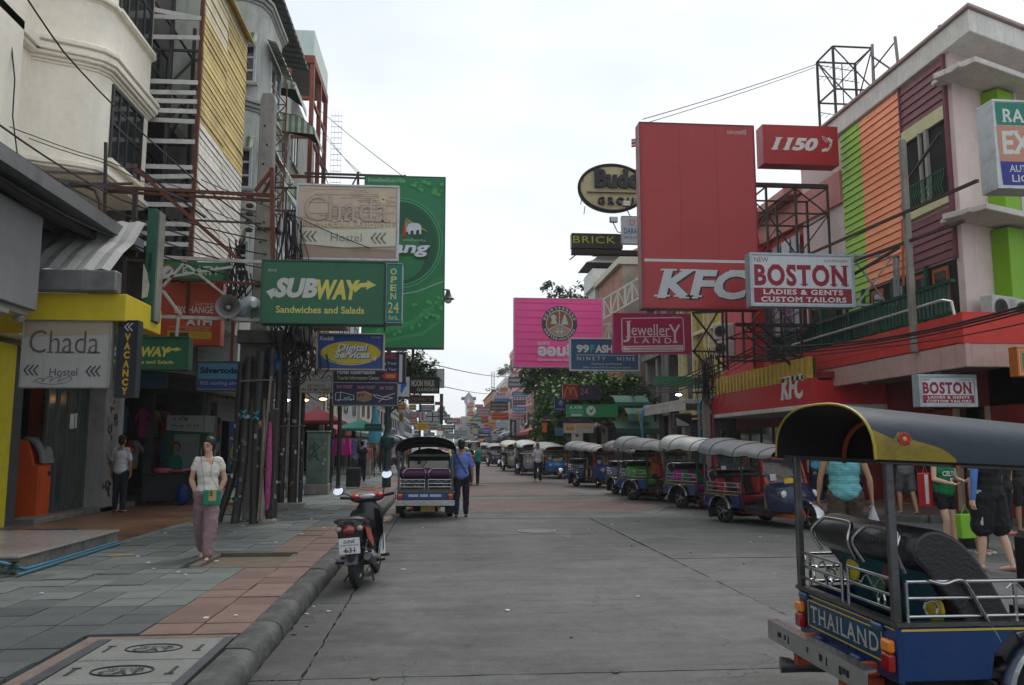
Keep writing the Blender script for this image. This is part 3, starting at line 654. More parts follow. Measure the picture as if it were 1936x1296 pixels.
YP2 = M((.72,.62,.42), .7, var=.15, sc=1.2, rand=.08, dirt=.5, dcol=(.42,.34,.2))
WP = M((.74,.71,.65), .6, var=.1, sc=2, bump=.1, rand=.09, dirt=.45, dcol=(.33,.16,.07), streak=.3)
z = 5.65; k = 0; pw = .148
while z < 12.75:
    for (a, b) in ((18.06, 20.0), (20.004, 21.95)):
        zz = z+rnd.gauss(0, .004)
        mt = WP if z < 8.65 else (YP2 if (z > 11.2 and a < 19) or z > 12.2 else YP)
        x = -5.42+rnd.gauss(0, .006)
        o = obj('plank', MB().prism([(x,zz),(x+.03,zz),(x+.018,zz+pw-.012),(x,zz+pw-.012)], a+rnd.uniform(0,.015), b-rnd.uniform(0,.02), 'y'), mt, t)
    z += pw; k += 1
WS = M((.55,.55,.53), .55, var=.12, sc=1.5, dirt=.5, dcol=(.28,.25,.22), rand=.08)
for y, dy in ((25,-9),(33,0),(72,0),(155,0),(175,1),(192,0),(210,0),(228,-1),(268,0),(316,0),(335,2),(352,0),(388,0),(424,0),(442,1),(462,0)):
    zc = PY(322, y, 18).z
    obj('slat', MB().beam((-6.75, 18.0, zc-dy*.012), (-5.46, 18.0+rnd.gauss(0,.02), zc+dy*.012), .03, .1), WS, t)
for x, y, m_ in ((-5.45,18.03,RUST),(-5.47,21.97,RUST),(-6.8,18.05,STEEL),(-6.8,21.9,STEEL),(-6.1,18.07,STEEL)): obj('post', MB().bx(x-.04, y-.04, 3.6, x+.04, y+.04, 12.9), m_, t)
fr = MB()
for zc in (5.6, 7.2, 8.8, 10.4, 12.0): fr.beam((-6.8,18.05,zc),(-5.45,18.05,zc),.05); fr.beam((-6.8,21.9,zc),(-5.5,21.9,zc),.05); fr.beam((-5.5,18.05,zc),(-5.5,21.9,zc),.05); fr.beam((-6.8,18.05,zc),(-6.8,21.9,zc),.05)
for a, b in ((5.6,8.8),(8.8,12)): fr.beam((-6.8,18.1,a),(-6.8,21.9,b),.05); fr.beam((-6.1,18.1,a),(-6.1,21.9,b),.04); fr.beam((-6.8,20,a),(-5.5,20,b),.05)
obj('bracing', fr, STEEL, t)
obj('ribbed_cap', MB().prism([(-5.45,12.75),(-5.2,12.55)]+[(-5.2+.0,12.52),(-5.45,12.7)], 18, 22.0, 'y'), YP, t)
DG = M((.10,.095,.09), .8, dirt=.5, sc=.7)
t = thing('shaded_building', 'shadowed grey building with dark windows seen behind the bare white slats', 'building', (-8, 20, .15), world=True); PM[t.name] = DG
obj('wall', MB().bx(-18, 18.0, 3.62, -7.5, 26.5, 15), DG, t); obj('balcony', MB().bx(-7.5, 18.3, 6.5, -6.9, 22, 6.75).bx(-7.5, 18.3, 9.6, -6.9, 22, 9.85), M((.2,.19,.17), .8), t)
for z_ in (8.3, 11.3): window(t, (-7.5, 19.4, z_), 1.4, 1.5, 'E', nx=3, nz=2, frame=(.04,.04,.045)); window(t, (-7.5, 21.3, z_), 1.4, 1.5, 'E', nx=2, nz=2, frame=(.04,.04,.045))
GB = M((.44,.47,.44), .85, var=.12, sc=.7, bump=.2, dirt=.5, dcol=(.16,.165,.15), streak=.7)
AWN = stripe_mat((.50,.55,.50), (.19,.25,.12), .23, 0); AWNy = stripe_mat((.50,.55,.50), (.19,.25,.12), .23, 1)
t = thing('bay_building', 'weathered grey green building with rounded bays, white sash windows and striped awnings', 'building', (-7, 26, .15), world=True); PM[t.name] = GB
obj('wall', MB().bx(-18, 26.0, 3.3, -6.3, 33.2, 15.8).bx(-18, 22.2, 5, -6.32, 26.0, 15.8), GB, t)
bp_ = [(-6.4,22.6),(-5.62,22.7),(-5.3,22.95),(-5.15,23.4),(-5.15,25.3),(-5.4,25.7),(-6.4,25.8)]
obj('bay', MB().prism(bp_, 5.4, 14.6), GB, t, smooth=25)
for zc in (7.9, 11.0, 14.2):
    mb = MB(); z = zc
    for e, h in ((.04,.08),(.1,.1),(.16,.1),(.1,.06)):
        mb.prism([(x+(e if x > -6.3 else 0), y+(-e if y < 24 else e)) for x, y in bp_], z, z+h); z += h
    obj('moulding', mb, M((.37,.39,.37), .8, dirt=.5, dcol=(.17,.17,.15), streak=.6), t, bevel=.015)
for zc in (6.6, 9.25, 12.3):
    window(t, (-5.62, 22.66, zc), .62, 1.15, 'S', nx=1, nz=3, frame=(.55,.6,.62), bar=.07, dep=.06)
    window(t, (-5.15, 24.4, zc), 1.4, 1.2, 'E', nx=2, nz=2, frame=(.55,.6,.62), bar=.07)
    mb = MB(); n_ = 9; rows = []
    for i in range(n_+1):
        a = i/n_; rr = .0 if i % 2 else .03; rows.append([(-6.1+.85*a, 22.66-rr, zc+.95), (-6.12+.9*a, 22.45-rr, zc+.85), (-6.12+.92*a, 22.3-rr, zc+.5)])
    obj('awning', mb.grid(rows), AWN, t)
    mb = MB(); rows = []
    for i in range(17): a = i/16; rr = .0 if i % 2 else .03; rows.append([(-5.14, 23.1+2.6*a, zc+1.0), (-4.9+rr, 23.1+2.6*a, zc+.9), (-4.7+rr, 23.1+2.6*a, zc+.5)])
    obj('awning', mb.grid(rows), AWNy, t)
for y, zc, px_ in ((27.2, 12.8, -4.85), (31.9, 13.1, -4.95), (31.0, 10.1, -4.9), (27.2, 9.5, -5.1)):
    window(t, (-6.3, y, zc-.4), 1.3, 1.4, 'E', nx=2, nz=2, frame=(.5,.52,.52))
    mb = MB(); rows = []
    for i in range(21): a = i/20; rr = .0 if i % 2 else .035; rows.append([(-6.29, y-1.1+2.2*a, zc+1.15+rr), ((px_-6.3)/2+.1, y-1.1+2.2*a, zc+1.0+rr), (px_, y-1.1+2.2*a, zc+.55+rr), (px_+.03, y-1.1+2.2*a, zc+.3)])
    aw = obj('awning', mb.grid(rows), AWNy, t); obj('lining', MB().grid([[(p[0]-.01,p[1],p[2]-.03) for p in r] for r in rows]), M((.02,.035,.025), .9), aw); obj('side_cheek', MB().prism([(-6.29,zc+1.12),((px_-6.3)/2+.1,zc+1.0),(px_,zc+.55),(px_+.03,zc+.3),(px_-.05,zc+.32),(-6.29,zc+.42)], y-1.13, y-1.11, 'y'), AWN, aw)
obj('roof', MB().prism([(-12,17.2),(-5.2,15.95),(-5.2,15.8),(-12,16.9)], 22, 30.5, 'y'), M((.09,.088,.09), .7, dirt=.5), t)
for k in range(20): obj('roof_rib', MB().beam((-11.8,22.2+.43*k,16.92),(-5.15,22.2+.43*k,15.77),.05,.06), M((.07,.065,.065), .7), t)
t = thing('steel_frame_block', 'tall narrow block with a pale green rooftop screen on red oxide steel posts', 'building', (-7, 37, .15), world=True)
obj('wall', MB().bx(-18, 33.3, 3, -6.7, 42, 17.2), M((.27,.27,.26), .85, dirt=.5, streak=.6), t)
obj('rooftop_screen', MB().bx(-7.6, 33.5, 17.9, -5.5, 33.7, 19.0).bx(-5.7, 33.7, 17.9, -5.5, 37.6, 19.0), M((.55,.66,.62), .6, var=.06, sc=.4, dirt=.25, dcol=(.3,.36,.33), streak=.3), t)
mb = MB().bx(-7.7, 33.45, 17.55, -5.45, 33.7, 17.88).bx(-5.7, 33.7, 17.55, -5.45, 37.6, 17.88)
obj('beam', mb, M((.23,.06,.035), .6, dirt=.3), t)
for x, y, z0 in ((-5.55,33.6,5),(-5.55,35.6,5),(-5.55,37.5,5),(-6.5,33.6,9)): obj('post', MB().bx(x-.09,y-.09,z0,x+.09,y+.09,17.6), M((.25,.07,.045), .6, dirt=.4), t)
for zc in (7.5, 9.2, 10.9, 12.6, 14.3, 16.0): obj('cross_beam', MB().bx(-6.7,33.55,zc,-5.5,33.65,zc+.12).bx(-5.6,33.6,zc,-5.5,37.5,zc+.12), M((.25,.07,.045), .6, dirt=.4), t)
obj('soffit', MB().bx(-7.6,33.7,17.6,-5.7,37.5,17.7), M((.2,.2,.2)), t)
ns = MB()
for k in range(30): ns.bx(-5.3, 37.8, 9.2+k*.27, -4.8, 37.82, 9.2+k*.27+.02)
for k in range(4): ns.bx(-5.3+k*.16, 37.79, 9.2, -5.29+k*.16, 37.81, 17.3)
obj('lattice_screen', ns, M((.6,.62,.63), .6), t)
for y in (34.5, 36.4):
    for zc in (8.5, 11.5, 14.8): window(t, (-6.7, y, zc), 1.3, 1.6, 'E', nx=2, nz=1, frame=(.35,.37,.36))
for zc in (7.3,10.3,13.3): obj('balcony_rail', MB().tube([(-5.4,34,zc+.9),(-5.4,38,zc+.9)],.03,5).tube([(-5.4,34,zc+.5),(-5.4,38,zc+.5)],.02,5), STEEL, t)
# ================================================================ RIGHT SIDE, NEAR: clapboard building with side street wall
PINK = M((.70,.57,.55), .8, var=.08, sc=.5, bump=.1, bs=50, dirt=.3, dcol=(.36,.28,.27), streak=.25)
FX = 12.0
t = thing('clapboard_building', 'three storey building clad in green, orange and maroon boards with a pinkish side wall', 'building', (13, 21, .15), world=True); PM[t.name] = M((.60,.58,.36), .7)
SD = Vector((1.0, .0, 0)); SD = Vector((.917, .398, 0)); c0 = Vector((FX, 17.75, 0))
def sidepoly(o0, o1, a0, a1):
    n_ = Vector((.398, -.917, 0)); q = []
    for a, o_ in ((a0, o0), (a1, o0), (a1, o1), (a0, o1)): p = c0+SD*a+n_*o_; q.append((p.x, p.y))
    return q
obj('wall', MB().prism([(FX,17.75),(FX+12*.917,17.75+12*.398),(FX+12*.917,26),(FX,26)], 3.9, 11.0), PINK, t)
obj('parapet', MB().prism([(FX-.12,16.8),(FX+12*.917,16.8+12*.398),(FX+12,25.9),(FX-.12,25.9)], 11.0, 11.55), M((.70,.68,.64), .8, dirt=.2, streak=.3), t, bevel=.02)
obj('coping', MB().prism([(FX-.2,16.68),(FX+12*.917,16.68+12*.398),(FX+12,26),(FX-.2,26)], 11.55, 11.63), M((.40,.30,.29), .7), t, bevel=.01)
for zc in (10.15, 6.75):
    obj('concrete_hood', MB().prism(sidepoly(-.1, .95, -.55, 12), zc+.05, zc+.19), M((.62,.59,.56), .8, dirt=.2, streak=.3), t, bevel=.015)
    obj('concrete_hood', MB().bx(FX-.02, 16.95, zc+.06, FX-.35, 18.0, zc+.18), M((.62,.59,.56), .8, dirt=.25), t, bevel=.015)
for z0, z1 in ((3.9, 6.74), (6.98, 10.14)):
    for a in (1.1, 4.6, 8.2):
        obj('green_fin', MB().prism(sidepoly(0, .42, a, a+.62), z0, z1), M((.20,.42,.02), .6, var=.05, dirt=.15, dcol=(.13,.28,.02)), t, bevel=.008)
        obj('fin_edge', MB().prism(sidepoly(.0, .44, a+.625, a+.74), z0, z1), M((.5,.47,.45), .7), t)
GR = M((.36,.62,.09), .55, var=.1, sc=1, dirt=.4, dcol=(.17,.33,.05), rand=.04, bump=.05); OR = M((.96,.36,.19), .55, var=.1, sc=1, dirt=.4, dcol=(.75,.2,.09), rand=.04, bump=.05)
MA = M((.22,.08,.095), .55, var=.12, sc=1, dirt=.4, dcol=(.09,.035,.04), rand=.05, bump=.05)
Yf = lambda px: FX*F_PX/(px-834.5)*.985
Y0 = 17.95; YM = 19.88; YO = 21.98; YG = 23.15      # maroon, orange, green field edges
bh = .205; z = 6.05; nb = 0
def board(a, b, zc, mt):
    obj('board', MB().prism([(FX-.012,zc),(FX-.06,zc),(FX-.028,zc+bh-.014),(FX-.012,zc+bh-.014)], a, b, 'y'), mt, t)
while z < 10.95:
    if z > 5.95: board(YO, YG, z, GR)
    if z > 6.0: board(YM, YO-.01, z, OR)
    if not (7.35 < z+bh*.5 < 9.75): board(Y0+.06, YM-.01, z, MA)
    z += bh
z = 6.05-bh
while z > 5.3: board(YO, YG, z, GR); z -= bh
obj('corner_strip', MB().bx(FX-.09, Y0-.03, 6.0, FX+.01, Y0+.05, 11.75).bx(FX-.08, YM-.03, 6.0, FX-.005, YM+.02, 11.3), M((.18,.06,.075), .6), t)
obj('window_surround', MB().bx(FX-.09, Y0+.08, 9.42, FX-.013, YM-.04, 9.76).bx(FX-.12, Y0+.08, 7.35, FX-.013, YM-.04, 7.55), M((.60,.58,.34), .7), t, bevel=.008)
obj('opening', MB().bx(FX-.014, Y0+.08, 7.55, FX+.02, YM-.05, 9.42), DARK, t)
obj('mullion', MB().bx(FX-.1, 18.75, 7.5, FX-.02, 18.85, 9.45).bx(FX-.09, 19.05, 7.5, FX-.02, 19.12, 9.45), M((.35,.33,.30), .7), t)
rl = MB()
for k in range(16): y = Y0+.15+k*.115; rl.tube([(FX-.13,y,7.55),(FX-.2,y+.03,7.8),(FX-.12,y,8.05),(FX-.13,y,8.2)], .012, 4)
rl.tube([(FX-.13,Y0+.1,8.2),(FX-.13,YM-.1,8.2)], .018, 5)
obj('window_railing', rl, M((.02,.12,.06), .5), t)
obj('gallery_back', MB().bx(FX+.9, 18.9, 4.0, FX+1.0, 26, 6.0), M((.2,.16,.17), .8), t)
gm = M((.009,.06,.035), .5, dirt=.2)
obj('gallery_wall', MB().bx(FX-.005, 18.0, 4.0, FX+.01, 25.9, 6.0), M((.025,.02,.02), .8), t)
for k, (y, m_) in enumerate(((18.3,(.35,.10,.03)),(19.1,(.35,.10,.03)),(20.2,(.012,.10,.055)),(21.2,(.35,.10,.03)),(23.4,(.4,.3,.32)))):
    d = obj('gallery_door', MB().bx(FX-.05,y,4.1,FX-.01,y+.08,5.9).bx(FX-.05,y+.55,4.1,FX-.01,y+.63,5.9).bx(FX-.05,y+.08,5.8,FX-.01,y+.55,5.9).bx(FX-.05,y+.08,4.1,FX-.01,y+.55,4.6), M(m_, .5), t)
    obj('pane', MB().bx(FX-.03,y+.08,4.6,FX-.02,y+.55,5.8), GLASS, d)
for y in (19.1, 20.6, 22.2, 23.9, 25.6): obj('gallery_post', MB().bx(10.62,y-.06,4.0,10.74,y+.06,5.1 if y != 22.2 else 5.9).bx(FX-.12,y-.06,4.0,FX-.06,y+.06,6.05), gm, t)
obj('balcony_slab', MB().bx(10.56, 15.9, 3.62, FX+.6, 26, 3.7), M((.3,.2,.19), .8), t)
RB = M((.56,.045,.035), .6, var=.12, sc=2, bump=.2, bs=12, dirt=.3, dcol=(.36,.03,.03))
for j in range(3):
    for i in range(13):
        y = 15.86+i*.82-(.4 if j % 2 else 0); obj('parapet_block', MB().bx(10.5, max(15.86,y)+.004, 3.72+j*.2+.003, 10.62, min(y+.82,26.1)-.004, 3.72+(j+1)*.2-.003), RB, t, bevel=.004)
obj('parapet_end', MB().bx(10.5, 15.7, 3.7, FX+.5, 15.855, 4.34), RB, t)
obj('fascia', MB().bx(10.52, 15.7, 3.22, 10.64, 25.9, 3.7).bx(10.64, 15.72, 3.22, FX, 15.84, 3.7), M((.50,.33,.30), .8, dirt=.35, dcol=(.32,.2,.18), streak=.5), t, bevel=.01)
obj('soffit', MB().bx(10.64, 15.84, 3.3, FX, 25.9, 3.36), M((.22,.21,.2), .8), t)
for y in (17.6, 20.8, 24): obj('downlight', MB().lathe([(0,3.24),(.07,3.24),(.09,3.3),(0,3.3)], (11.1,y,0), 10), M((.5,.5,.48), .4), t)
bal = []
bt = obj('baluster', MB().bx(-.025,-.025,0,.025,.025,.72), gm, t); bt.location = (0, 0, 0); bal.append(bt)
for k in range(58): b_ = inst(bt, 'baluster', t); bal.append(b_)
for k, b_ in enumerate(bal): b_.matrix_parent_inverse = WORLD[t.name]; b_.location = (10.68, 16.4+k*.158, 4.33)
obj('handrail', MB().bx(10.63, 16.2, 5.05, 10.73, 25.7, 5.12).bx(10.65, 16.2, 4.4, 10.71, 25.7, 4.44), gm, t)
obj('curved_rail', MB().tube([(10.6,16.1,4.3),(10.55,16.1,4.62),(10.55,16.4,4.7),(10.55,19,4.68),(10.56,24,4.66)], .03, 6), M((.55,.55,.55), .4, .6), t)
t = thing('shop_unit', 'red painted ground floor shop under the balcony with dim doorways', 'shop', (12, 20, .14), world=True)
RW = M((.23,.02,.02), .6, dirt=.3, var=.15)
obj('wall', MB().bx(FX, 15.8, .12, FX+.3, 17.2, 3.3).bx(FX, 18.5, .12, FX+.3, 19.3, 3.3).bx(FX, 22.2, .12, FX+.3, 22.9, 3.3).bx(FX, 25.5, .12, FX+.3, 26.1, 3.3).bx(FX,15.8,2.5,FX+.28,26,3.3), RW, t)
obj('back_wall', MB().bx(FX+3, 15.8, .12, FX+3.2, 26, 3.6), M((.05,.03,.03)), t); obj('floor', MB().bx(FX, 15.8, .1, FX+3, 26, .16), M((.2,.17,.14), .4), t)
obj('door_frame', MB().bx(FX-.03, 17.2, .14, FX+.05, 17.35, 2.5).bx(FX-.03, 18.35, .14, FX+.05, 18.5, 2.5), M((.4,.33,.24), .6), t)
for k, y in enumerate((19.4,20.3,21.2,23.0,23.9,24.7)):
    d = obj('glass_door', MB().bx(FX+.1,y,.16,FX+.15,y+.06,2.48).bx(FX+.1,y+.78,.16,FX+.15,y+.84,2.48).bx(FX+.1,y+.06,.16,FX+.15,y+.78,.3).bx(FX+.1,y+.06,2.4,FX+.15,y+.78,2.48), M((.2,.03,.025), .4), t)
    obj('pane', MB().bx(FX+.12,y+.06,.3,FX+.13,y+.78,2.4), GLASS, d)
sh = thing('shoe_rack', 'dark rack of wares standing by the red shop wall', 'rack', (11.7, 24.2, .14))
for z_ in (.3,.8,1.3): obj('shelf', MB().bx(-.25,-.9,z_,.15,.9,z_+.04), DARK, sh)
for y in (-.9,.9): obj('upright', MB().bx(-.25,y,0,-.2,y+.04,1.7), DARK, sh)
one('tin_awning', MB().grid([[(12.3+.14*k+.0, 16.6+.055*k, 4.15+.03*(k%2)), (12.35+.14*k, 15.8+.055*k, 4.0+.03*(k%2)), (12.4+.14*k, 15.3+.055*k, 3.55+.03*(k%2))] for k in range(60)]), M((.13,.045,.04), .6, .2, dirt=.5, dcol=(.07,.05,.045)), 'dark maroon corrugated tin awning round the corner of the side street', 'awning')
t = thing('side_street_shop', 'dark fronted ground floor shop round the corner in the side street', 'shop', (14, 17.5, .14), world=True)
obj('wall', MB().prism([(12.3,17.4),(22,21.5),(22,22),(12.3,18)], .13, 3.9), M((.06,.045,.04), .7), t)
obj('pillar', MB().bx(12.4,17.0,.13,12.9,17.4,2.3), M((.33,.28,.22), .7), t); obj('fascia_band', MB().prism([(12.3,17.2),(22,21.2),(22,21.4),(12.3,17.4)], 2.35, 2.95), M((.25,.02,.02), .5), t)
def ac_unit(loc, rz, label):
    t = thing('air_conditioner', label, 'air conditioner', loc, rz)
    obj('casing', MB().bx(-.4,-.15,0,.4,.15,.6), M((.52,.52,.50), .5, dirt=.3, streak=.4), t, bevel=.015)
    g_ = obj('fan_grille', MB().torus((-.12,-.16,.3), .22, .012, 'y', 20, 5).torus((-.12,-.16,.3), .13, .008, 'y', 16, 4), M((.1,.1,.1), .5), t)
    obj('fan', MB().lathe([(0,-.02),(.2,-.02),(.2,0),(0,0)]), DARK, t).matrix_basis = Matrix.Translation((-.12,-.155,.3)) @ Matrix.Rotation(R_(90),4,'X')
    for k in range(9): obj('louvre', MB().bx(.2,-.165,.06+k*.055,.37,-.15,.085+k*.055), M((.3,.3,.3)), t)
    obj('bracket', MB().bx(-.35,-.15,-.06,-.3,.3,0).bx(.3,-.15,-.06,.35,.3,0), STEEL, t)
    return t
ac_unit((12.65, 17.6, 4.42), R_(20), 'grey air conditioner on the tin awning beside the green fin')
ac_unit((13.45, 18.0, 4.42), R_(20), 'air conditioner further round the corner above the tin awning')
# ================================================================ red corner restaurant block with glass
t = thing('red_building', 'bright red restaurant building with tall dark glazing behind the sign scaffold', 'building', (12.5, 30, .14), world=True)
RD = M((.50,.022,.03), .5, var=.08, sc=.6, dirt=.2, dcol=(.33,.02,.025), streak=.2)
obj('wall', MB().bx(FX+.1, 26.1, 3.5, FX+8, 33, 10.0).bx(FX-.5, 29.6, 3.5, FX+.1, 33, 9.4), RD, t)
obj('roof_edge', MB().prism([(FX-.6,10.0),(FX+3,10.6),(FX+3,10.8),(FX-.6,10.25)], 26.1, 33, 'y'), M((.6,.25,.22), .6), t)
obj('pink_gable', MB().prism([(23.2,8.9),(33,9.3),(33,10.0),(23.2,9.9)], FX-.1, FX+.05, 'x'), M((.55,.22,.2), .6), t)
for k in range(4):
    y = 26.3+k*.82; f = obj('window', MB().bx(FX-.02,y,4.0,FX+.08,y+.06,8.4).bx(FX-.02,y+.76,4.0,FX+.08,y+.82,8.4).bx(FX-.02,y+.06,6.1,FX+.08,y+.76,6.16), M((.1,.1,.11), .4), t)
    for z0, z1 in ((4.0,6.1),(6.16,8.8)): obj('pane', MB().bx(FX+.02,y+.06,z0,FX+.03,y+.76,z1), M((.045,.06,.09), .08, spec=.9, bump=.01) if k % 2 else M((.25,.28,.3), .3), f)
obj('canopy_fascia', MB().bx(9.95, 21.4, 2.75, 10.1, 29.6, 3.45).bx(10.1, 21.4, 2.75, 12, 21.5, 3.4), M((.52,.025,.03), .45, dirt=.15), t, bevel=.01)
obj('white_lip', MB().bx(9.9, 21.38, 2.62, 12, 29.7, 2.745), M((.6,.6,.58), .5, dirt=.25), t, bevel=.01)
obj('ceiling', MB().bx(10.1, 21.5, 2.75, 15, 33, 2.85), RW, t)
ym = M((.62,.43,.09), .5, .1, dirt=.3)
for k in range(47):
    if k > 24: break
    obj('cladding_rib', MB().bx(9.93, 21.6+k*.32, 3.455, 10.06, 21.6+k*.32+.16, 4.05), ym, t)
obj('cladding_back', MB().bx(10.07, 21.5, 3.45, 10.12, 29.7, 4.0), M((.10,.06,.015), .7), t)
obj('red_fin', MB().bx(10.13, 21.3, 3.45, 12, 22.5, 3.62), RW, t)
lt = MB(Matrix.Translation((9.93, 22.5, 3.0)) @ Matrix.Rotation(R_(-90), 4, 'Z')); put_text(lt, 'KFC', -1.05, -.06, .55, .62, 0, bold=.03, shear=.25, dep=.12, serif=1); obj('lettering', lt, M((.68,.68,.66), .4), t)
obj('shop_wall', MB().bx(12.0, 26, .12, 12.2, 33, .8).bx(12, 26, 2.3, 12.2, 33, 2.75).bx(11.9, 26.2, .12, 12.1, 26.9, 2.75), RW, t)
for k in range(5):
    y = 27+k*1.15; f = obj('shop_window', MB().bx(12.02,y,.8,12.1,y+.05,2.3).bx(12.02,y+1.1,.8,12.1,y+1.15,2.3), M((.15,.03,.03)), t); obj('pane', MB().bx(12.05,y+.05,.8,12.06,y+1.1,2.3), M((.05,.07,.06), .08, spec=.9, var=.5, sc=3, bump=.01), f)
# ================================================================ yellow block behind
YB = M((.60,.47,.17), .8, var=.08, dirt=.3, dcol=(.42,.32,.12), streak=.4)
t = thing('yellow_building', 'yellow and ochre shophouse with pierced block panels and a green awning stall below', 'building', (12.3, 37, .14), world=True); PM[t.name] = YB
obj('wall', MB().bx(FX+.4, 33.1, 2.9, FX+8, 41.5, 10.2), YB, t)
for y, w_, c_, z0, z1 in ((33.9,1.4,(.5,.22,.02),5.2,8.3),(35.6,1.2,(.5,.42,.05),3.6,8.0),(38,1.6,(.32,.28,.03),4.2,8.6),(39.9,1.3,(.1,.09,.08),3.6,8.2)):
    obj('recess_panel', MB().bx(FX+.34, y-w_/2, z0, FX+.39, y+w_/2, z1), M(c_, .7, dirt=.3), t)
fr = MB()
for y in (33.2,34.7,36.4,37.1,38.9,40.7,41.3): fr.bx(FX+.1,y-.07,3,FX+.39,y+.07,10.15)
for z_ in (4.9, 6.9, 8.5, 9.9): fr.bx(FX+.12,33.1,z_,FX+.385,41.4,z_+.16)
obj('frame', fr, M((.66,.58,.34), .8, dirt=.3, streak=.3), t)
for (y0, z0) in ((33.25, 6.9), (37.15, 3.3), (33.25, 8.7)):
    pb = MB();
    for i in range(4):
        for j in range(11): pb.bx(FX+.05, y0+.02+i*.2, z0+j*.15, FX+.3, y0+.2*i+.14, z0+j*.15+.025); pb.bx(FX+.05, y0+i*.2, z0+j*.15, FX+.3, y0+.2*i+.03, z0+j*.15+.12)
    obj('pierced_block_panel', pb, M((.7,.6,.34), .8), t)
ac_unit((10.9, 30.9, 5.05), R_(-35), 'tall air conditioner among cables left of the red building'); ac_unit((10.9, 30.9, 5.72), R_(-35), 'air conditioner stacked on top beside the red building')
t = thing('dark_concrete_building', 'dark concrete building with pipes and open floors behind the blue and crimson signs', 'building', (12.5, 45, .14), world=True); PM[t.name] = M((.3,.3,.29))
obj('wall', MB().bx(FX+1.2, 41.6, 3, FX+9, 49.5, 11.0), M((.12,.115,.11), .85, dirt=.5, streak=.6), t)
for y in (41.8,44.3,46.8,49.2): obj('column', MB().bx(FX+.4,y-.22,.12,FX+.9,y+.22,10.8), M((.3,.29,.27), .85, dirt=.5, streak=.6), t)
for z_ in (3.4,6.7,10): obj('floor_slab', MB().bx(FX+.2,41.6,z_,FX+1.3,49.5,z_+.3), M((.26,.25,.23), .85, dirt=.5, streak=.6), t)
for y in (42.7,43.3): obj('vent_pipe', MB().tube([(FX-.1,y,3.2),(FX-.1,y,9)],.16,8), M((.2,.2,.2), .5, .4), t)
one('truss_gantry', truss(truss(MB(), (8.2,45,8.2), (11.6,44,10.2), 1.1, 9, .05), (8.2,45,6.6), (12.4,42,6.9), 1.6, 9, .05), M((.5,.5,.47), .5, .3, dirt=.3), 'pale steel truss gantry behind the pink bank sign', 'gantry')
t = thing('brick_tower', 'orange brick building with a white balcony and two tiered dark pagoda roof', 'building', (13, 55, .14), world=True)
TW = M((.55,.54,.50), .8, dirt=.2); PR = M((.06,.05,.048), .7)
obj('brick_wall', MB().bx(11.2, 50, 3, 22, 58, 13.0), paving_mat((.36,.15,.085), (.30,.12,.07), (.3,.25,.2), .3, .1), t)
obj('gable', MB().prism([(10.9,12.9),(10.9,13.3),(14.5,15.2),(18,13.3),(18,12.9)], 49.8, 58, 'y'), M((.5,.46,.38), .7), t)
obj('stair_tower', MB().bx(11.0,58.2,3,13.5,61,13.3), TW, t); obj('white_parapet', MB().bx(10.75,57.9,13.0,13.75,61.4,14.35), M((.66,.66,.64), .7, dirt=.15), t, bevel=.03)
def pag(z, r, h):
    c = (12.25, 59.6); return MB().add([(c[0]-r,c[1]-r,z),(c[0]+r,c[1]-r,z),(c[0]+r,c[1]+r,z),(c[0]-r,c[1]+r,z),(c[0]-r*.35,c[1]-r*.35,z+h),(c[0]+r*.35,c[1]-r*.35,z+h),(c[0]+r*.35,c[1]+r*.35,z+h),(c[0]-r*.35,c[1]+r*.35,z+h),(c[0]-r*.7,c[1]-r*.7,z+h*.35),(c[0]+r*.7,c[1]-r*.7,z+h*.35),(c[0]+r*.7,c[1]+r*.7,z+h*.35),(c[0]-r*.7,c[1]+r*.7,z+h*.35)],
      [(0,1,9,8),(1,2,10,9),(2,3,11,10),(3,0,8,11),(8,9,5,4),(9,10,6,5),(10,11,7,6),(11,8,4,7),(4,5,6,7),(3,2,1,0)])
obj('roof', pag(14.75, 1.95, .9), PR, t); obj('lantern', MB().bx(11.6,59,14.3,12.9,60.3,16.0), DARK, t); obj('roof', pag(15.85, 1.0, .7), PR, t)
for x in (10.85,12.2,13.5): obj('post', MB().bx(x,58.0,14.3,x+.15,58.1,14.8), DARK, t)
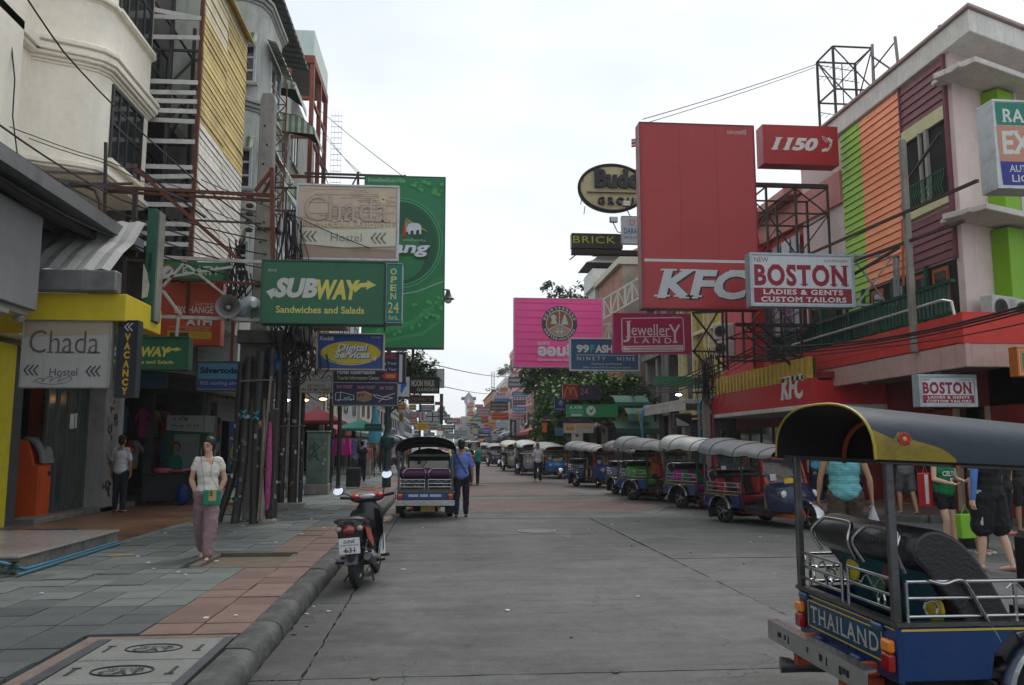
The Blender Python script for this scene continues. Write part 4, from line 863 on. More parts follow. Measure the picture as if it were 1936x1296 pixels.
# ================================================================ SHOPHOUSES UP THE STREET
def shophouse(s, X, Y0, Y1, H, col, label, gf=3.2, nfl=3, wc=(.05,.05,.055), awn=None, deep=9, nwin=None, fascia=None, roof=None, open_=True):
    """s: -1 left side of the street, +1 right side; street face on the plane x = X"""
    t = thing('shophouse', label, 'building', (X+s*1.5, (Y0+Y1)/2, .14), world=True, group=None)
    m = M(col, .82, var=.1, sc=.6, dirt=.45, dcol=tuple(c*.5 for c in col), streak=.5, bump=.15); PM[t.name] = M(tuple(min(1, c*1.2) for c in col), .8, dirt=.4)
    side = 'W' if s > 0 else 'E'
    obj('wall', MB().bx(X, Y0, gf, X+s*deep, Y1, H), m, t)
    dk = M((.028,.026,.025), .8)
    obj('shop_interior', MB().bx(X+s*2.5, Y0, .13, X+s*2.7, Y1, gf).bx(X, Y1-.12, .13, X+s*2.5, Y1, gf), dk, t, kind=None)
    n = max(1, int((Y1-Y0)/4)) if nwin is None else nwin
    fh = (H-gf)/nfl
    for f in range(nfl):
        z = gf+fh*f
        lm = MB().bx(X-s*.18, Y0, z, X, Y1, z+.18); obj('ledge', lm, PM[t.name], t)
        for k in range(n):
            y = Y0+(Y1-Y0)*(k+.5)/n; w_ = min(2.2, (Y1-Y0)/n*.6)
            window(t, (X, y, z+fh*.52), w_, fh*.5, side, nx=2, nz=1, frame=wc, sill=Y0 < 60, dep=.06)
    obj('parapet', MB().bx(X-s*.12, Y0, H, X+s*.3, Y1, H+.6).bx(X+s*.3, Y0, H, X+s*deep, Y0+.3, H+.6), PM[t.name], t)
    for k in range(n): obj('shop_pier', MB().bx(X-s*.02, Y0+(Y1-Y0)*k/n, .13, X+s*.5, Y0+(Y1-Y0)*k/n+.35, gf), m, t)
    if fascia: obj('fascia', MB().bx(X-s*.25, Y0+.2, gf-.55, X-s*.12, Y1-.2, gf-.02), M(fascia, .5, dirt=.3), t)
    if awn:
        rows = [[(X-s*.1, Y0+.2+(Y1-Y0-.4)*i/10, gf-.1+.02*(i%2)), (X-s*1.3, Y0+.2+(Y1-Y0-.4)*i/10, gf-.55), (X-s*1.9, Y0+.2+(Y1-Y0-.4)*i/10, gf-.85), (X-s*1.9, Y0+.2+(Y1-Y0-.4)*i/10, gf-1.1)] for i in range(11)]
        obj('awning', MB().grid(rows), M(awn, .7, dirt=.4, var=.2), t)
    if roof: obj('roof', MB().prism([(X-s*.5, H+.6), (X+s*deep/2, H+2.6), (X+s*deep, H+.6)][::(-1 if s > 0 else 1)], Y0-.2, Y1+.2, 'y'), M(roof, .8), t)
    return t
LB = [(-1,-7.3,26.6,33.2,3.9,(.2,.2,.19),'ground floor arcade under the bay building behind the pole cluster',3.0,1,None,(.1,.1,.1)),
 (-1,-7.2,42.2,50,12.5,(.35,.34,.31),'grey left side shophouse behind the big green beer billboard',3.3,3,(.28,.03,.03),None),
 (-1,-7.0,50.2,60,11.0,(.42,.36,.28),'buff left side shophouse beyond the red parasol',3.3,3,(.05,.12,.1),(.02,.14,.1)),
 (-1,-7.2,60.2,72,12.0,(.32,.33,.34),'grey blue left side shophouse with a teal shop fascia',3.3,3,(.1,.2,.24),(.03,.2,.18)),
 (-1,-7.0,72.2,88,10.0,(.45,.4,.33),'cream left side shophouse partly hidden by the tree',3.3,2,(.3,.3,.3),(.4,.3,.05)),
 (-1,-7.2,88.2,108,9.5,(.38,.3,.26),'brown left side shophouse two doors past the tree',3.3,2,(.12,.16,.25),(.1,.1,.3)),
 (-1,-6.8,108.2,135,9.0,(.4,.42,.42),'pale grey left side shophouse near the far bend',3.3,2,(.4,.42,.45),(.3,.05,.05)),
 (-1,-6.0,135.2,170,8.0,(.35,.4,.42),'low pale blue left side shophouse at the far bend',3.3,2,(.3,.35,.4),None),
 (1,12.2,62.2,72,8.4,(.42,.4,.36),'low grey right side shophouse hidden by leafy trees',3.2,2,(.03,.16,.11),None),
 (1,12.0,72.2,84,9.4,(.4,.24,.2),'terracotta right side shophouse behind the fast food sign',3.3,2,(.3,.3,.28),(.25,.04,.03)),
 (1,12.0,84.2,98,11.5,(.5,.3,.28),'salmon right side shophouse next to the tall lamp post',3.3,3,(.35,.08,.06),None),
 (1,10.6,98.2,128,15.2,(.62,.33,.33),'tall pink right side shophouse with maroon ledges under the pink bank sign',3.4,4,(.08,.08,.09),(.05,.05,.05)),
 (1,9.9,128.2,150,11.5,(.66,.66,.64),'white rendered right side shophouse with a rooftop terrace',3.4,3,(.2,.3,.42),None),
 (1,9.5,150.2,185,10.8,(.55,.26,.12),'orange gabled right side shophouse in the distance',3.4,3,(.4,.1,.04),(.4,.1,.05)),
 (1,8.2,185.2,230,9.5,(.42,.36,.28),'tan right side shophouse in the distance',3.4,3,(.14,.35,.45),None),
 (1,5.6,230.2,290,9.0,(.36,.33,.3),'brown grey shophouse closing the right side of the street',3.3,3,(.3,.2,.05),None)]
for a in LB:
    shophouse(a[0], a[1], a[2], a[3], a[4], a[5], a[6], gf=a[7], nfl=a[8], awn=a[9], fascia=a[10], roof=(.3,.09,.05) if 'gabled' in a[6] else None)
for x, w_, h, Y, c_, l_ in ((-14,9,8,330,(.45,.5,.52),'low pale blue building closing the far end of the street'),(1.5,7,8.5,350,(.5,.52,.5),'white building with blue signs at the far end of the street'),(14.6,4.5,26,420,(.55,.57,.58),'pale grey tower block far behind the street end'),(9.0,6,11,380,(.42,.42,.4),'grey building beside the tower block at the street end'),(-26,16,12,360,(.5,.5,.48),'broad pale building behind the left side roofs')):
    t = thing('distant_building', l_, 'building', (x, Y, 0), world=True)
    mm = M(c_, .8, dirt=.3, streak=.3); obj('wall', MB().bx(x-w_/2, Y, 0, x+w_/2, Y+10, h), mm, t)
    for i in range(int(w_/1.6)):
        for j in range(int(h/3)): obj('window', MB().bx(x-w_/2+.4+i*1.6, Y-.1, 1.4+j*3, x-w_/2+1.4+i*1.6, Y, 2.8+j*3), GLASS, t)
def parasol(x, y, z0, r, h, col, label, square=False):
    t = thing('parasol', label, 'parasol', (x, y, z0)); n = 4 if square else 8; mb = MB(); rows = []
    for rr, zz in ((.02, h), (r*.5, h-.22), (r, h-.5), (r*1.0, h-.62)):
        rows.append([(rr*math.cos(2*math.pi*(j+.5)/n), rr*math.sin(2*math.pi*(j+.5)/n), zz) for j in range(n)])
    obj('canopy', mb.grid(rows, True), M(col, .8, var=.15), t); obj('pole', MB().cone((0,0,0),(0,0,h+.1),.025,.02,6), STEEL, t); return t
parasol(-4.9, 33.5, .15, 1.45, 2.95, (.20,.015,.025), 'dark red parasol over the left pavement beyond the green cabinet', True)
parasol(-4.4, 46, .15, 1.3, 2.9, (.02,.2,.16), 'teal parasol further along the left pavement')
t = thing('folded_parasol', 'tall closed turquoise parasol standing by the left pavement stalls', 'parasol', (-3.15, 40, .15)); obj('canopy', MB().lathe([(.03,3.6),(.12,3.1),(.3,2.2),(.36,1.6),(.05,1.55)], n=9), M((.06,.28,.36), .8, var=.3), t, smooth=50); obj('pole', MB().cone((0,0,0),(0,0,3.7),.03,.02,6), STEEL, t)
for k, (y, c_) in enumerate(((36,(.35,.05,.2)),(37.5,(.1,.2,.5)),(39,(.05,.05,.06)),(41,(.5,.3,.05)),(43,(.5,.5,.52)),(45,(.3,.04,.04)),(48,(.05,.3,.3)),(51,(.35,.3,.25)))):
    t = thing('clothes_rack', 'rack of hanging clothes on the left pavement, %s' % ('magenta front','royal blue row','black row','orange and tan row','white row','dark red row','teal row','beige row')[k].replace('front','row'), 'clothes rack', (-4.7+.1*(k%3), y, .15), .1*k)
    obj('rail', MB().tube([(-.9,0,0),(-.9,0,1.8),(.9,0,1.8),(.9,0,0)], .02, 5), STEEL, t)
    for j in range(7):
        cc = tuple(max(.01, min(.7, v*rnd.uniform(.4,1.6)+rnd.uniform(-.03,.06))) for v in c_)
        obj('garment', MB().prism([(-.85+j*.25,1.75),(-.7+j*.25,1.78),(-.62+j*.25,1.1),(-.9+j*.25,1.05)], -.2, .2, 'y'), M(cc, .9, bump=.4, bs=10), t)
t = thing('light_box', 'large white edged shop box sign hung inside the dim arcade', 'sign', (-5.6, 34, 2.9), .5); obj('casing', MB().bx(-.9,-.15,0,.9,.15,.9), M((.1,.1,.12)), t, bevel=.02); obj('face', MB().bx(-.8,-.165,.06,.82,-.15,.84), M((.38,.38,.4), .5, var=.4, sc=6), t)
GA = M((.018,.10,.07), .7, var=.2, dirt=.35, dcol=(.015,.09,.06))
def scallop(name, label, x0, x1, y, z, drop, mt):
    rows = []
    for i in range(13):
        x = x0+(x1-x0)*i/12; rows.append([(x, y+1.3, z+.25), (x, y+.5, z+.12), (x, y, z-.15), (x, y-.03, z-drop+.04*(i % 2))])
    return one(name, MB().grid(rows), mt, label, 'awning', smooth=30)
scallop('green_awning', 'curved dark green awning, upper one beside the bank machine sign', 8.5, 10.2, 40, 3.9, .35, GA)
scallop('green_awning', 'pale green scalloped awning just below the curved dark one', 8.9, 10.2, 39.2, 3.3, .5, M((.06,.13,.10), .8, var=.3))
scallop('green_awning', 'drooping dark green awning, lowest of the green ones over the stalls', 8.3, 10.4, 39, 2.6, .45, M((.014,.06,.045), .8, var=.3))
one('green_box_sign', MB().bx(9.6,36.6,4.3,12.2,36.8,4.75), M((.02,.16,.07), .6, dirt=.3), 'dark green empty box sign above the green awnings', 'sign')
t = thing('concrete_canopy', 'white stained concrete canopy on blue pipes under the yellow shophouse', 'canopy', (10.5, 33, 3.1), world=True)
obj('slab', MB().bx(9.0,30.3,3.2,12.4,36.4,3.36), M((.5,.49,.46), .8, dirt=.5, streak=.5), t, bevel=.01); obj('valance', MB().bx(9.0,30.2,2.95,9.08,36.4,3.2), M((.55,.54,.5), .8, dirt=.5, streak=.5), t)
bp2 = M((.05,.19,.30), .45, dirt=.3)
for x, y in ((8.9,36.2),(9.5,29.9),(9.62,29.6)): obj('blue_pipe', MB().tube([(x,y,.15),(x,y,3.1),(x+.15,y+.1,3.35),(x+.9,y+.1,3.4)], .07, 8), bp2, t, smooth=50)
t = thing('market_stall', 'dim stall with shelves of wares under the concrete canopy', 'stall', (10.8, 33, .14), world=True)
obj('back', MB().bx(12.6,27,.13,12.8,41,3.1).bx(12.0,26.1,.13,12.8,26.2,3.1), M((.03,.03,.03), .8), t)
for k in range(26): obj('ware', MB().box((12.2, 27.2+k*.53, rnd.uniform(.6,2.2)), (.2,rnd.uniform(.2,.45),rnd.uniform(.2,.6))), M(rnd.choice([(.3,.3,.28),(.1,.12,.1),(.2,.05,.04),(.05,.1,.12),(.35,.3,.15)]), .7, var=.4, sc=8), t)
obj('counter', MB().bx(11.3,27.5,.13,12.2,33,.95).bx(10.5,37.5,.13,11.8,41,.95), M((.08,.07,.06)), t)
obj('lean_pole', MB().tube([(9.3,36.4,.15),(8.7,36.2,3.2)],.03,6), M((.4,.33,.05)), t)
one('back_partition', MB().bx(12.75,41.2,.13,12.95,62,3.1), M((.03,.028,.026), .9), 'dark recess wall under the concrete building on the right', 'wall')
for k, (x, y, w_, c_, l_) in enumerate(((7.6,95,3.4,(.35,.42,.48),'pale blue striped canvas awning, nearest of the slanting ones'),(7.0,112,3.6,(.16,.22,.24),'slate blue canvas awning slanting over the far stalls'),(6.2,135,4,(.3,.36,.4),'grey blue canvas awning, furthest of the slanting ones'),(8.4,74,2.4,(.3,.05,.04),'dark red canvas awning by the tall lamp post'))):
    one('canvas_awning', MB().grid([[(x+w_, y+i*1.4, 4.6+.05*(i%2)), (x+w_*.4, y+i*1.4, 3.6), (x-.6, y+i*1.4, 2.9), (x-.6,y+i*1.4,2.6)] for i in range(9)]), M(c_, .7, var=.3), l_, 'awning')
for k, (px, py, Y_, c_, l_) in enumerate(((535,757,24,(.85,.95,1),'cold white fluorescent lamp glowing under the arcade behind the conduits'),(576,757,26,(1,.45,.12),'warm orange bulb, left of the pair under the left arcade'),(611,755,27,(1,.45,.12),'warm orange bulb, right of the pair under the left arcade'),(1283,747,29.5,(.9,.95,1),'small white lamp under the concrete canopy on the right'))):
    p = PY(px,py,Y_); t = thing('lamp', l_, 'lamp', p); obj('lamp_glass', MB().ell((0,0,0),(.12 if k != 0 else .2,.06,.035),10,6), M(c_, .5, var=0, bump=0, emit=9), t); obj('fitting', MB().bx(-.15,-.04,.035,.15,.04,.08), STEEL, t); obj('flex', MB().beam((0,0,.08),(0,0,.5),.015), STEEL, t)
# ================================================================ SIGNS
BANKRED = (.36,.025,.03); KRED = (.33,.035,.045); CRIM = (.33,.018,.075)
GREY = (.42,.45,.47); LW = (.55,.57,.59)
B_ = dict(bold=.012); BB = dict(bold=.03)
S1 = dict(serif=1); SB = dict(serif=1, bold=.018)
t = sign('restaurant_sign', 'huge red board lettered KFC with a plain red upper field and white rule', (1216, 239, 1424, 582), 22, KRED, [
    ('p', [(1220,243),(1421,243),(1421,493),(1220,493)], (.36,.04,.045)), ('p', [(1220,493),(1421,493),(1421,498),(1220,498)], (.5,.52,.54)), ('l', [(1287,243),(1287,493)], .7, (.2,.02,.025)), ('l', [(1354,243),(1354,493)], .7, (.2,.02,.025)), ('l', [(1220,368),(1421,368)], .6, (.24,.025,.03)),
    ('p', [(1220,498),(1421,498),(1421,579),(1220,579)], (.36,.04,.045)),
    ('t','KFC',1237.5,513,1410.5,567,(.03,.02,.025),dict(bold=.05,shear=.22,serif=1)), ('t','KFC',1235,511,1408,565,(.47,.50,.53),dict(bold=.04,shear=.22,serif=1)),
    ('t','เคเอฟซี',1376,247,1410,256,(.5,.5,.5))], th=.42, cat='sign', frame=(.2,.02,.025), fw=.02)
t = sign('phone_sign', 'red box sign reading 1150 with a handset symbol', (1444, 240, 1583, 309), 22.6, BANKRED, [
    ('t','1150',1458,262,1546,285,(.62,.63,.62),dict(bold=.05,shear=.3,serif=.8)),
    ('l',[(1556,283),(1562,283),(1567,277),(1570,270),(1568,264)],4,(.62,.63,.62)), ('l',[(1553,284),(1560,281)],5,(.62,.63,.62)), ('l',[(1565,262),(1571,266)],5,(.62,.63,.62)),
    ('l',[(1554,262),(1558,265),(1560,269)],1.3,(.62,.63,.62)), ('l',[(1553,258),(1560,261),(1564,268)],1.3,(.62,.63,.62))], th=.5)
def boston(rect, Y, label, th=.28, small=False):
    x0,y0,x1,y1 = rect; U = lambda u: x0+(x1-x0)*u; V = lambda v: y0+(y1-y0)*v; mr = (.25,.012,.035)
    return sign('tailor_sign', label, rect, Y, (.50,.54,.58), [
        ('p',[(U(.012),V(.03)),(U(.988),V(.03)),(U(.988),V(.66)),(U(.012),V(.66))],(.55,.58,.61)), ('p',[(U(.012),V(.67)),(U(.988),V(.67)),(U(.988),V(.97)),(U(.012),V(.97))],mr),
        ('t','NEW',U(.02),V(.045),U(.165),V(.14),mr,dict(serif=.8)), ('t','BOSTON',U(.02),V(.185),U(.965),V(.63),mr,dict(serif=1.1,bold=.042,sp=1.12)),
        ('t','ร้านตัดเสื้อนิวบอสตัน',U(.72),V(.055),U(.96),V(.12),mr),
        ('t','LADIES & GENTS',U(.10),V(.695),U(.90),V(.80),(.6,.6,.6),dict(serif=.9,bold=.03,sp=1.12)), ('t','CUSTOM TAILORS',U(.08),V(.845),U(.93),V(.95),(.6,.6,.6),dict(serif=.9,bold=.03,sp=1.12))], th=th, frame=(.36,.43,.47), fw=.06)
boston((1424, 486, 1609, 575), 20, 'large white and crimson tailor sign reading NEW BOSTON on a grey frame', .3)
boston((1744, 714, 1840, 764), 16.2, 'small tailor sign NEW BOSTON hung under the pink balcony fascia', .22)
sign('licence_sign', 'green, salmon and navy lettered sign cut off by the right edge', (1891, 198, 2010, 352), 14.5, (.55,.6,.6), [
    ('p',[(1891,199),(2008,199),(2008,240),(1893,240)],(.02,.20,.14)), ('p',[(1892,241),(2008,241),(2008,307),(1894,307)],(.52,.25,.17)), ('p',[(1894,307),(2008,307),(2008,350),(1896,350)],(.03,.035,.26)),
    ('t','RA',1902,210,1942,235,(.62,.66,.66),dict(serif=1,bold=.02)), ('t','EX',1900,250,1953,294,(.6,.62,.6),dict(serif=1,bold=.03)), ('t','AUTO',1908,313,1950,326,(.6,.62,.62),dict(serif=.8,bold=.01)), ('t','LICE',1912,331,1950,344,(.6,.62,.62),dict(serif=.8,bold=.01))], th=.45, frame=(.52,.56,.58), fw=.05)
sign('shop_sign', 'orange edged green lettered sign at the right edge above the side street', (1928, 660, 1990, 708), 14.8, (.62,.6,.5), [('p',[(1930,662),(1990,662),(1990,706),(1930,706)],(.6,.2,.04)),('t','B',1934,668,1950,700,(.02,.2,.12),dict(bold=.03))], th=.2, frame=(.5,.15,.02))
its = [('p',[(973,567),(1138,567),(1138,693),(973,693)],(.90,.10,.36))]
for k in range(9): y = 574+k*13.5; its.append(('p',[(975,y),(1136,y+1),(1136,y+2.6),(1020,y+3.4),(975,y+2)],(.72,.06,.26)))
its += [('e',1057,613,33.5,33,(.06,.05,.05)), ('r',1057,613,25.5,25,1.6,(.55,.48,.45)), ('e',1057,613,24,23.5,(.22,.10,.05)),
   ('p',[(1057,614),(1078,624),(1071,632),(1057,637),(1043,632),(1036,624)],(.33,.26,.2)), ('l',[(1057,590),(1057,614),(1079,625)],1.5,(.55,.48,.45)), ('l',[(1057,614),(1035,625)],1.5,(.55,.48,.45)),
   ('p',[(1067,594),(1070,602),(1074,615),(1060,615),(1064,602)],(.5,.5,.48)), ('p',[(1046,596),(1052,600),(1050,606),(1053,614),(1040,614),(1043,606),(1040,600)],(.5,.5,.48)),
   ('l',[(1049,628),(1065,628)],2,(.5,.5,.48)), ('l',[(1053,622),(1053,632)],2,(.45,.45,.45)), ('l',[(1061,622),(1061,632)],2,(.45,.45,.45))]
word = 'ธนาคารออมสิน'
for i, ch in enumerate('ธนาคารออมสน'):
    a = R_(-162+i*14.4); cx, cy = 1057+29.5*math.cos(a), 613+29*math.sin(a); its.append(('t',ch,cx-2,cy-2.6,cx+2,cy+2.6,(.6,.6,.6),dict(bold=.02)))
for i, ch in enumerate('รฐบาลเปนประกน'):
    a = R_(155-i*10.8); cx, cy = 1057+29.5*math.cos(a), 613+29*math.sin(a); its.append(('t',ch,cx-1.8,cy-2.4,cx+1.8,cy+2.4,(.6,.6,.6),dict(bold=.02)))
its += [('t','ธนาคาร',1016,647,1039,653,(.66,.63,.66),dict(bold=.02)), ('t','ออมสิน',1016,652,1104,674,(.66,.66,.7),dict(bold=.05)), ('t','Government Savings Bank',1016,678,1110,684,(.66,.63,.66),dict(bold=.02))]
sign('bank_sign', 'big bright pink bank board with a round brown seal and Thai lettering', (973, 567, 1138, 693), 40, (.52,.035,.17), its, th=.4, frame=(.55,.3,.4), fw=.04)
sign('fashion_sign', 'blue sign reading 99FASHION and NINETY NINE in pale letters', (1080, 643, 1206, 699), 30, (.03,.105,.20), [
    ('t','99',1090,653,1114,668,(.6,.62,.58),dict(bold=.04)), ('t','F',1116,653,1124,667,(.05,.35,.4),dict(bold=.05)), ('t','ASHION',1125,653,1190,668,(.6,.62,.58),dict(bold=.05)),
    ('l',[(1090,672),(1200,672)],1,(.6,.62,.6)), ('t','NINETY   NINE',1091,675,1200,682,(.6,.62,.6),dict(sp=1.5)), ('t','Manufacturer and Wholesaler',1118,686,1176,690,(.5,.52,.5)), ('t','Made to order of 92.5% Sterling Silver Jewelry',1102,693,1192,697,(.5,.52,.5))], th=.2, frame=(.5,.53,.53), fw=.05)
sign('jewellery_sign', 'crimson sign reading Jewellery LAND in a rounded white outline', (1160, 594, 1306, 668), 27, (.37,.022,.10), [
    ('l',[(1176,606),(1178,604),(1288,601),(1291,604),(1292,660),(1289,663),(1178,665),(1176,662),(1176,606)],1.8,(.6,.56,.58)),
    ('t','J',1178,611,1194,648,(.62,.6,.62),dict(serif=.6)), ('t','eweller',1194,614,1266,635,(.62,.6,.62),dict(serif=.5)), ('t','Y',1264,614,1286,648,(.62,.6,.62),dict(serif=1)),
    ('l',[(1196,638),(1268,636)],1.2,(.62,.6,.62)), ('t','LAND',1199,639,1268,649,(.62,.6,.62),dict(serif=1,sp=1.6)),
    ('p',[(1178,655),(1290,652),(1290,661),(1178,663)],(.6,.57,.58)), ('l',[(1182,658),(1286,655.5)],1.2,(.3,.05,.1)), ('l',[(1190,661),(1276,659)],1,(.3,.05,.1)), ('p',[(1183,609),(1194,608),(1188,615)],(.6,.5,.5)), ('t','ไทยไท',1270,597,1283,600,(.55,.4,.45))], th=.25)
t = thing('oval_sign', 'cream oval sign reading Buddy GROUP in raised black letters', 'sign', (0,0,0), world=True)
Yb = 33; c_ = PY(1158, 356, Yb); rx = 67*Yb/F_PX; rz = 47*Yb/F_PX
cream = M((.44,.38,.22), .6, dirt=.3, dcol=(.3,.26,.15), var=.06)
n_ = 48
obj('panel', MB().prism([(c_.x+rx*math.cos(2*math.pi*i/n_), c_.z+rz*math.sin(2*math.pi*i/n_)) for i in range(n_)], Yb, Yb+.35, 'y'), cream, t)
obj('frame', MB().tube([(c_.x+rx*math.cos(2*math.pi*i/n_), Yb, c_.z+rz*math.sin(2*math.pi*i/n_)) for i in range(n_)], .07, 6, closed=True), DARK, t)
def tb(s, x0, y0, x1, y1, **k):
    a = PY(x0, y1, Yb); b = PY(x1, y0, Yb); mb = MB(); put_text(mb, s, a.x, a.z, b.x, b.z, Yb-.16, dep=.14, **k); obj('lettering', mb, M((.02,.02,.018), .5), t)
tb('Buddy', 1124, 324, 1228, 366, bold=.05, serif=.6); tb('GROUP', 1130, 376, 1212, 388, bold=.02, sp=1.5)
a = PY(1109, 364, Yb); b = PY(1201, 367, Yb); obj('rule', MB().bx(a.x, Yb-.12, b.z, b.x, Yb-.02, a.z), DARK, t)
for px, py in ((1100,372),(1106,390),(1104,330)): p = PY(px,py,Yb); obj('stay', MB().beam(p, p+Vector((-.05,0,-.35)), .03), STEEL, t)
t = sign('bar_sign', 'long black arm sign reading BRICK in acid yellow outline letters', (1082, 444, 1176, 468), 28, (.035,.028,.022), [('t','BRICK',1084,448,1163,460,(.42,.42,.03),dict(bold=-.005,sp=1.1))], th=.3, frame=(.05,.04,.035), fw=.02)
p = PY(1082, 468, 28); q = PY(1225, 478, 28)
one('sign_gantry', MB().bx(p.x, 28.0, p.z-.22, 7.0, 28.3, p.z-.06).beam((p.x+.2,28,p.z-.2),(p.x-.1,28,p.z-.45),.04), M((.04,.03,.025), .7), 'long black steel arm carrying the BRICK sign', 'gantry')
sign('clinic_sign', 'white sign reading DARACHA with a small red D roundel, half hidden by the red board', (1177, 411, 1240, 460), 26.5, (.50,.57,.60), [('r',1196,422,11,7,1.5,(.35,.4,.45)), ('t','D',1191,418,1201,426,(.5,.05,.06),dict(serif=1)), ('t','DARACHA',1180,432,1224,443,(.05,.16,.4),dict(bold=.02)), ('t','NO.5 STERLING',1180,447,1228,452,(.05,.16,.4),dict(bold=.01))], th=.15, frame=(.5,.53,.55), fw=.02)
for k, (px, py) in enumerate(((1160,416),(1184,386))):
    p = PY(px, py, 27.5); t = thing('spotlight', ('small floodlight on an arm left of the white clinic sign','floodlight in front of the oval cream sign')[k], 'floodlight', p)
    obj('housing', MB().box((0,0,0),(.28,.14,.2)), M((.12,.13,.13), .4), t, bevel=.02); obj('lens', MB().bx(-.12,-.08,-.08,.12,-.072,.08), M((.5,.52,.5), .2), t); obj('arm', MB().tube([(0,.05,-.1),(.2,.3,-.35),(.9,.4,-.4)], .02, 5), STEEL, t)
sign('fast_food_sign', 'red square sign with a yellow arched M beside a dark 24 panel', (1064, 728, 1093, 755), 43, (.28,.03,.035), [('l',[(1067,751),(1069,740),(1073,732),(1076,734),(1078.5,746),(1081,734),(1084,732),(1088,740),(1090,751)],2.2,(.55,.33,.02))], th=.25)
sign('hours_sign', 'dark plum panel numbered 24 right of the red arched M sign', (1094, 729, 1136, 756), 43, (.03,.028,.06), [('t','24',1097,735,1112,747,(.3,.3,.26)), ('l',[(1094,741),(1096,741)],1,(.3,.3,.3))], th=.25)
sign('shop_sign', 'small navy sign with a pale drop emblem left of the green bank machine sign', (1049, 754, 1071, 778), 45, (.02,.035,.13), [('e',1060,763,5,5,(.1,.2,.25)), ('p',[(1060,755),(1063,762),(1057,762)],(.35,.4,.3)), ('t','Bangkok',1052,772,1068,776,(.4,.42,.45))], th=.2)
sign('bank_machine_sign', 'long green sign reading A. ATM with a round bird emblem', (1072, 765, 1168, 789), 38, (.015,.20,.07), [('p',[(1073,766),(1104,766),(1104,788),(1073,788)],(.02,.26,.10)), ('t','A. ATM',1077,768,1100,774,(.6,.62,.6),dict(bold=.02)), ('t','ถอน โอน เติม จ่าย',1077,776,1103,780,(.5,.55,.5)), ('p',[(1080,783),(1100,783),(1100,787),(1080,787)],(.4,.55,.45)), ('e',1117,777,9,9,(.55,.57,.55)), ('e',1117,777,7.4,7.4,(.3,.12,.1)), ('e',1117,777,7,7,(.55,.57,.55)), ('p',[(1113,772),(1117,776),(1123,771),(1120,780),(1115,781)],(.03,.25,.12))], th=.3)
sign('cafe_sign', 'long tan sign with an orange oval name patch below the green bank sign', (1067, 802, 1121, 818), 37, (.42,.38,.36), [('e',1078,810,9,6,(.55,.27,.03)), ('t','Bualai',1071,807,1085,813,(.12,.04,.02)), ('p',[(1089,804),(1119,804),(1119,811),(1089,811)],(.5,.32,.12)), ('t','ร้านอาหาร',1091,805,1118,811,(.3,.1,.1)), ('p',[(1089,813),(1119,813),(1119,817),(1089,817)],(.3,.32,.42))], th=.15, frame=(.3,.3,.32), fw=.03)
sign('souvenir_sign', 'white hanging panel reading I with a red heart', (1081, 818, 1102, 850), 39, (.6,.6,.6), [('e',1091,824,3,3,(.4,.04,.03)), ('l',[(1086,835),(1086,843)],2,(.03,.03,.03)), ('e',1092,837,3,3,(.55,.02,.03)), ('e',1097,837,3,3,(.55,.02,.03)), ('p',[(1089,838),(1100,838),(1094.5,846)],(.55,.02,.03))], th=.05)
sign('shop_sign', 'navy sign with an orange lower stripe left of the hanging cafe sign', (1026, 784, 1062, 797), 52, (.03,.04,.09), [('p',[(1026,793),(1062,793),(1062,796),(1026,796)],(.55,.12,.03)), ('l',[(1030,789),(1056,789)],2,(.1,.12,.2))], th=.2)
sign('shop_sign', 'small vermilion vertical sign under the navy sign with the orange stripe', (1026, 800, 1034, 818), 52, (.6,.12,.03), [], th=.2)
sign('shop_sign', 'small turquoise sign left of the cafe sign post', (1050, 808, 1066, 824), 46, (.08,.26,.38), [('l',[(1052,813),(1064,813)],1.5,(.3,.4,.5))], th=.15)
sign('shop_sign', 'black panel with faint red script beneath the green bank machine sign', (1066, 790, 1118, 800), 37.6, (.02,.012,.014), [('l',[(1074,796),(1080,793),(1086,796),(1100,794)],1,(.3,.04,.06))], th=.1)
sign('shop_poster', 'dark framed poster with a white running shoe shape in the dim right arcade', (1276, 784, 1306, 806), 31, (.03,.03,.03), [('p',[(1278,790),(1290,796),(1303,803),(1302,806),(1280,805)],(.45,.47,.45))], th=.1, frame=(.1,.1,.1))
sign('price_board', 'tilted grey shield shaped board by the blue pipes on the right', (1321, 788, 1338, 812), 29, (.22,.22,.21), [('l',[(1324,793),(1335,793)],1.5,(.05,.05,.05)), ('l',[(1324,798),(1335,798)],1.5,(.05,.05,.05)), ('l',[(1325,803),(1333,803)],1.5,(.05,.05,.05))], th=.06)
tw = []
chev = lambda x, y, s, col, w_: [('l',[(x+s*.55+k*s*.62,y-s*.62),(x+k*s*.62,y),(x+s*.55+k*s*.62,y+s*.62)],w_,col) for k in range(3)]
wood = []
for k in range(26): y = 362+k*3.1+rnd.uniform(-1,1); a = rnd.uniform(562,680); b2 = a+rnd.uniform(30,120); y = y if y < 428 else y+33; wood.append(('l',[(a,y),((a+b2)/2,y+rnd.uniform(-1.5,1.5)),(min(b2,750),y)],.9,(.30,.20,.14)))
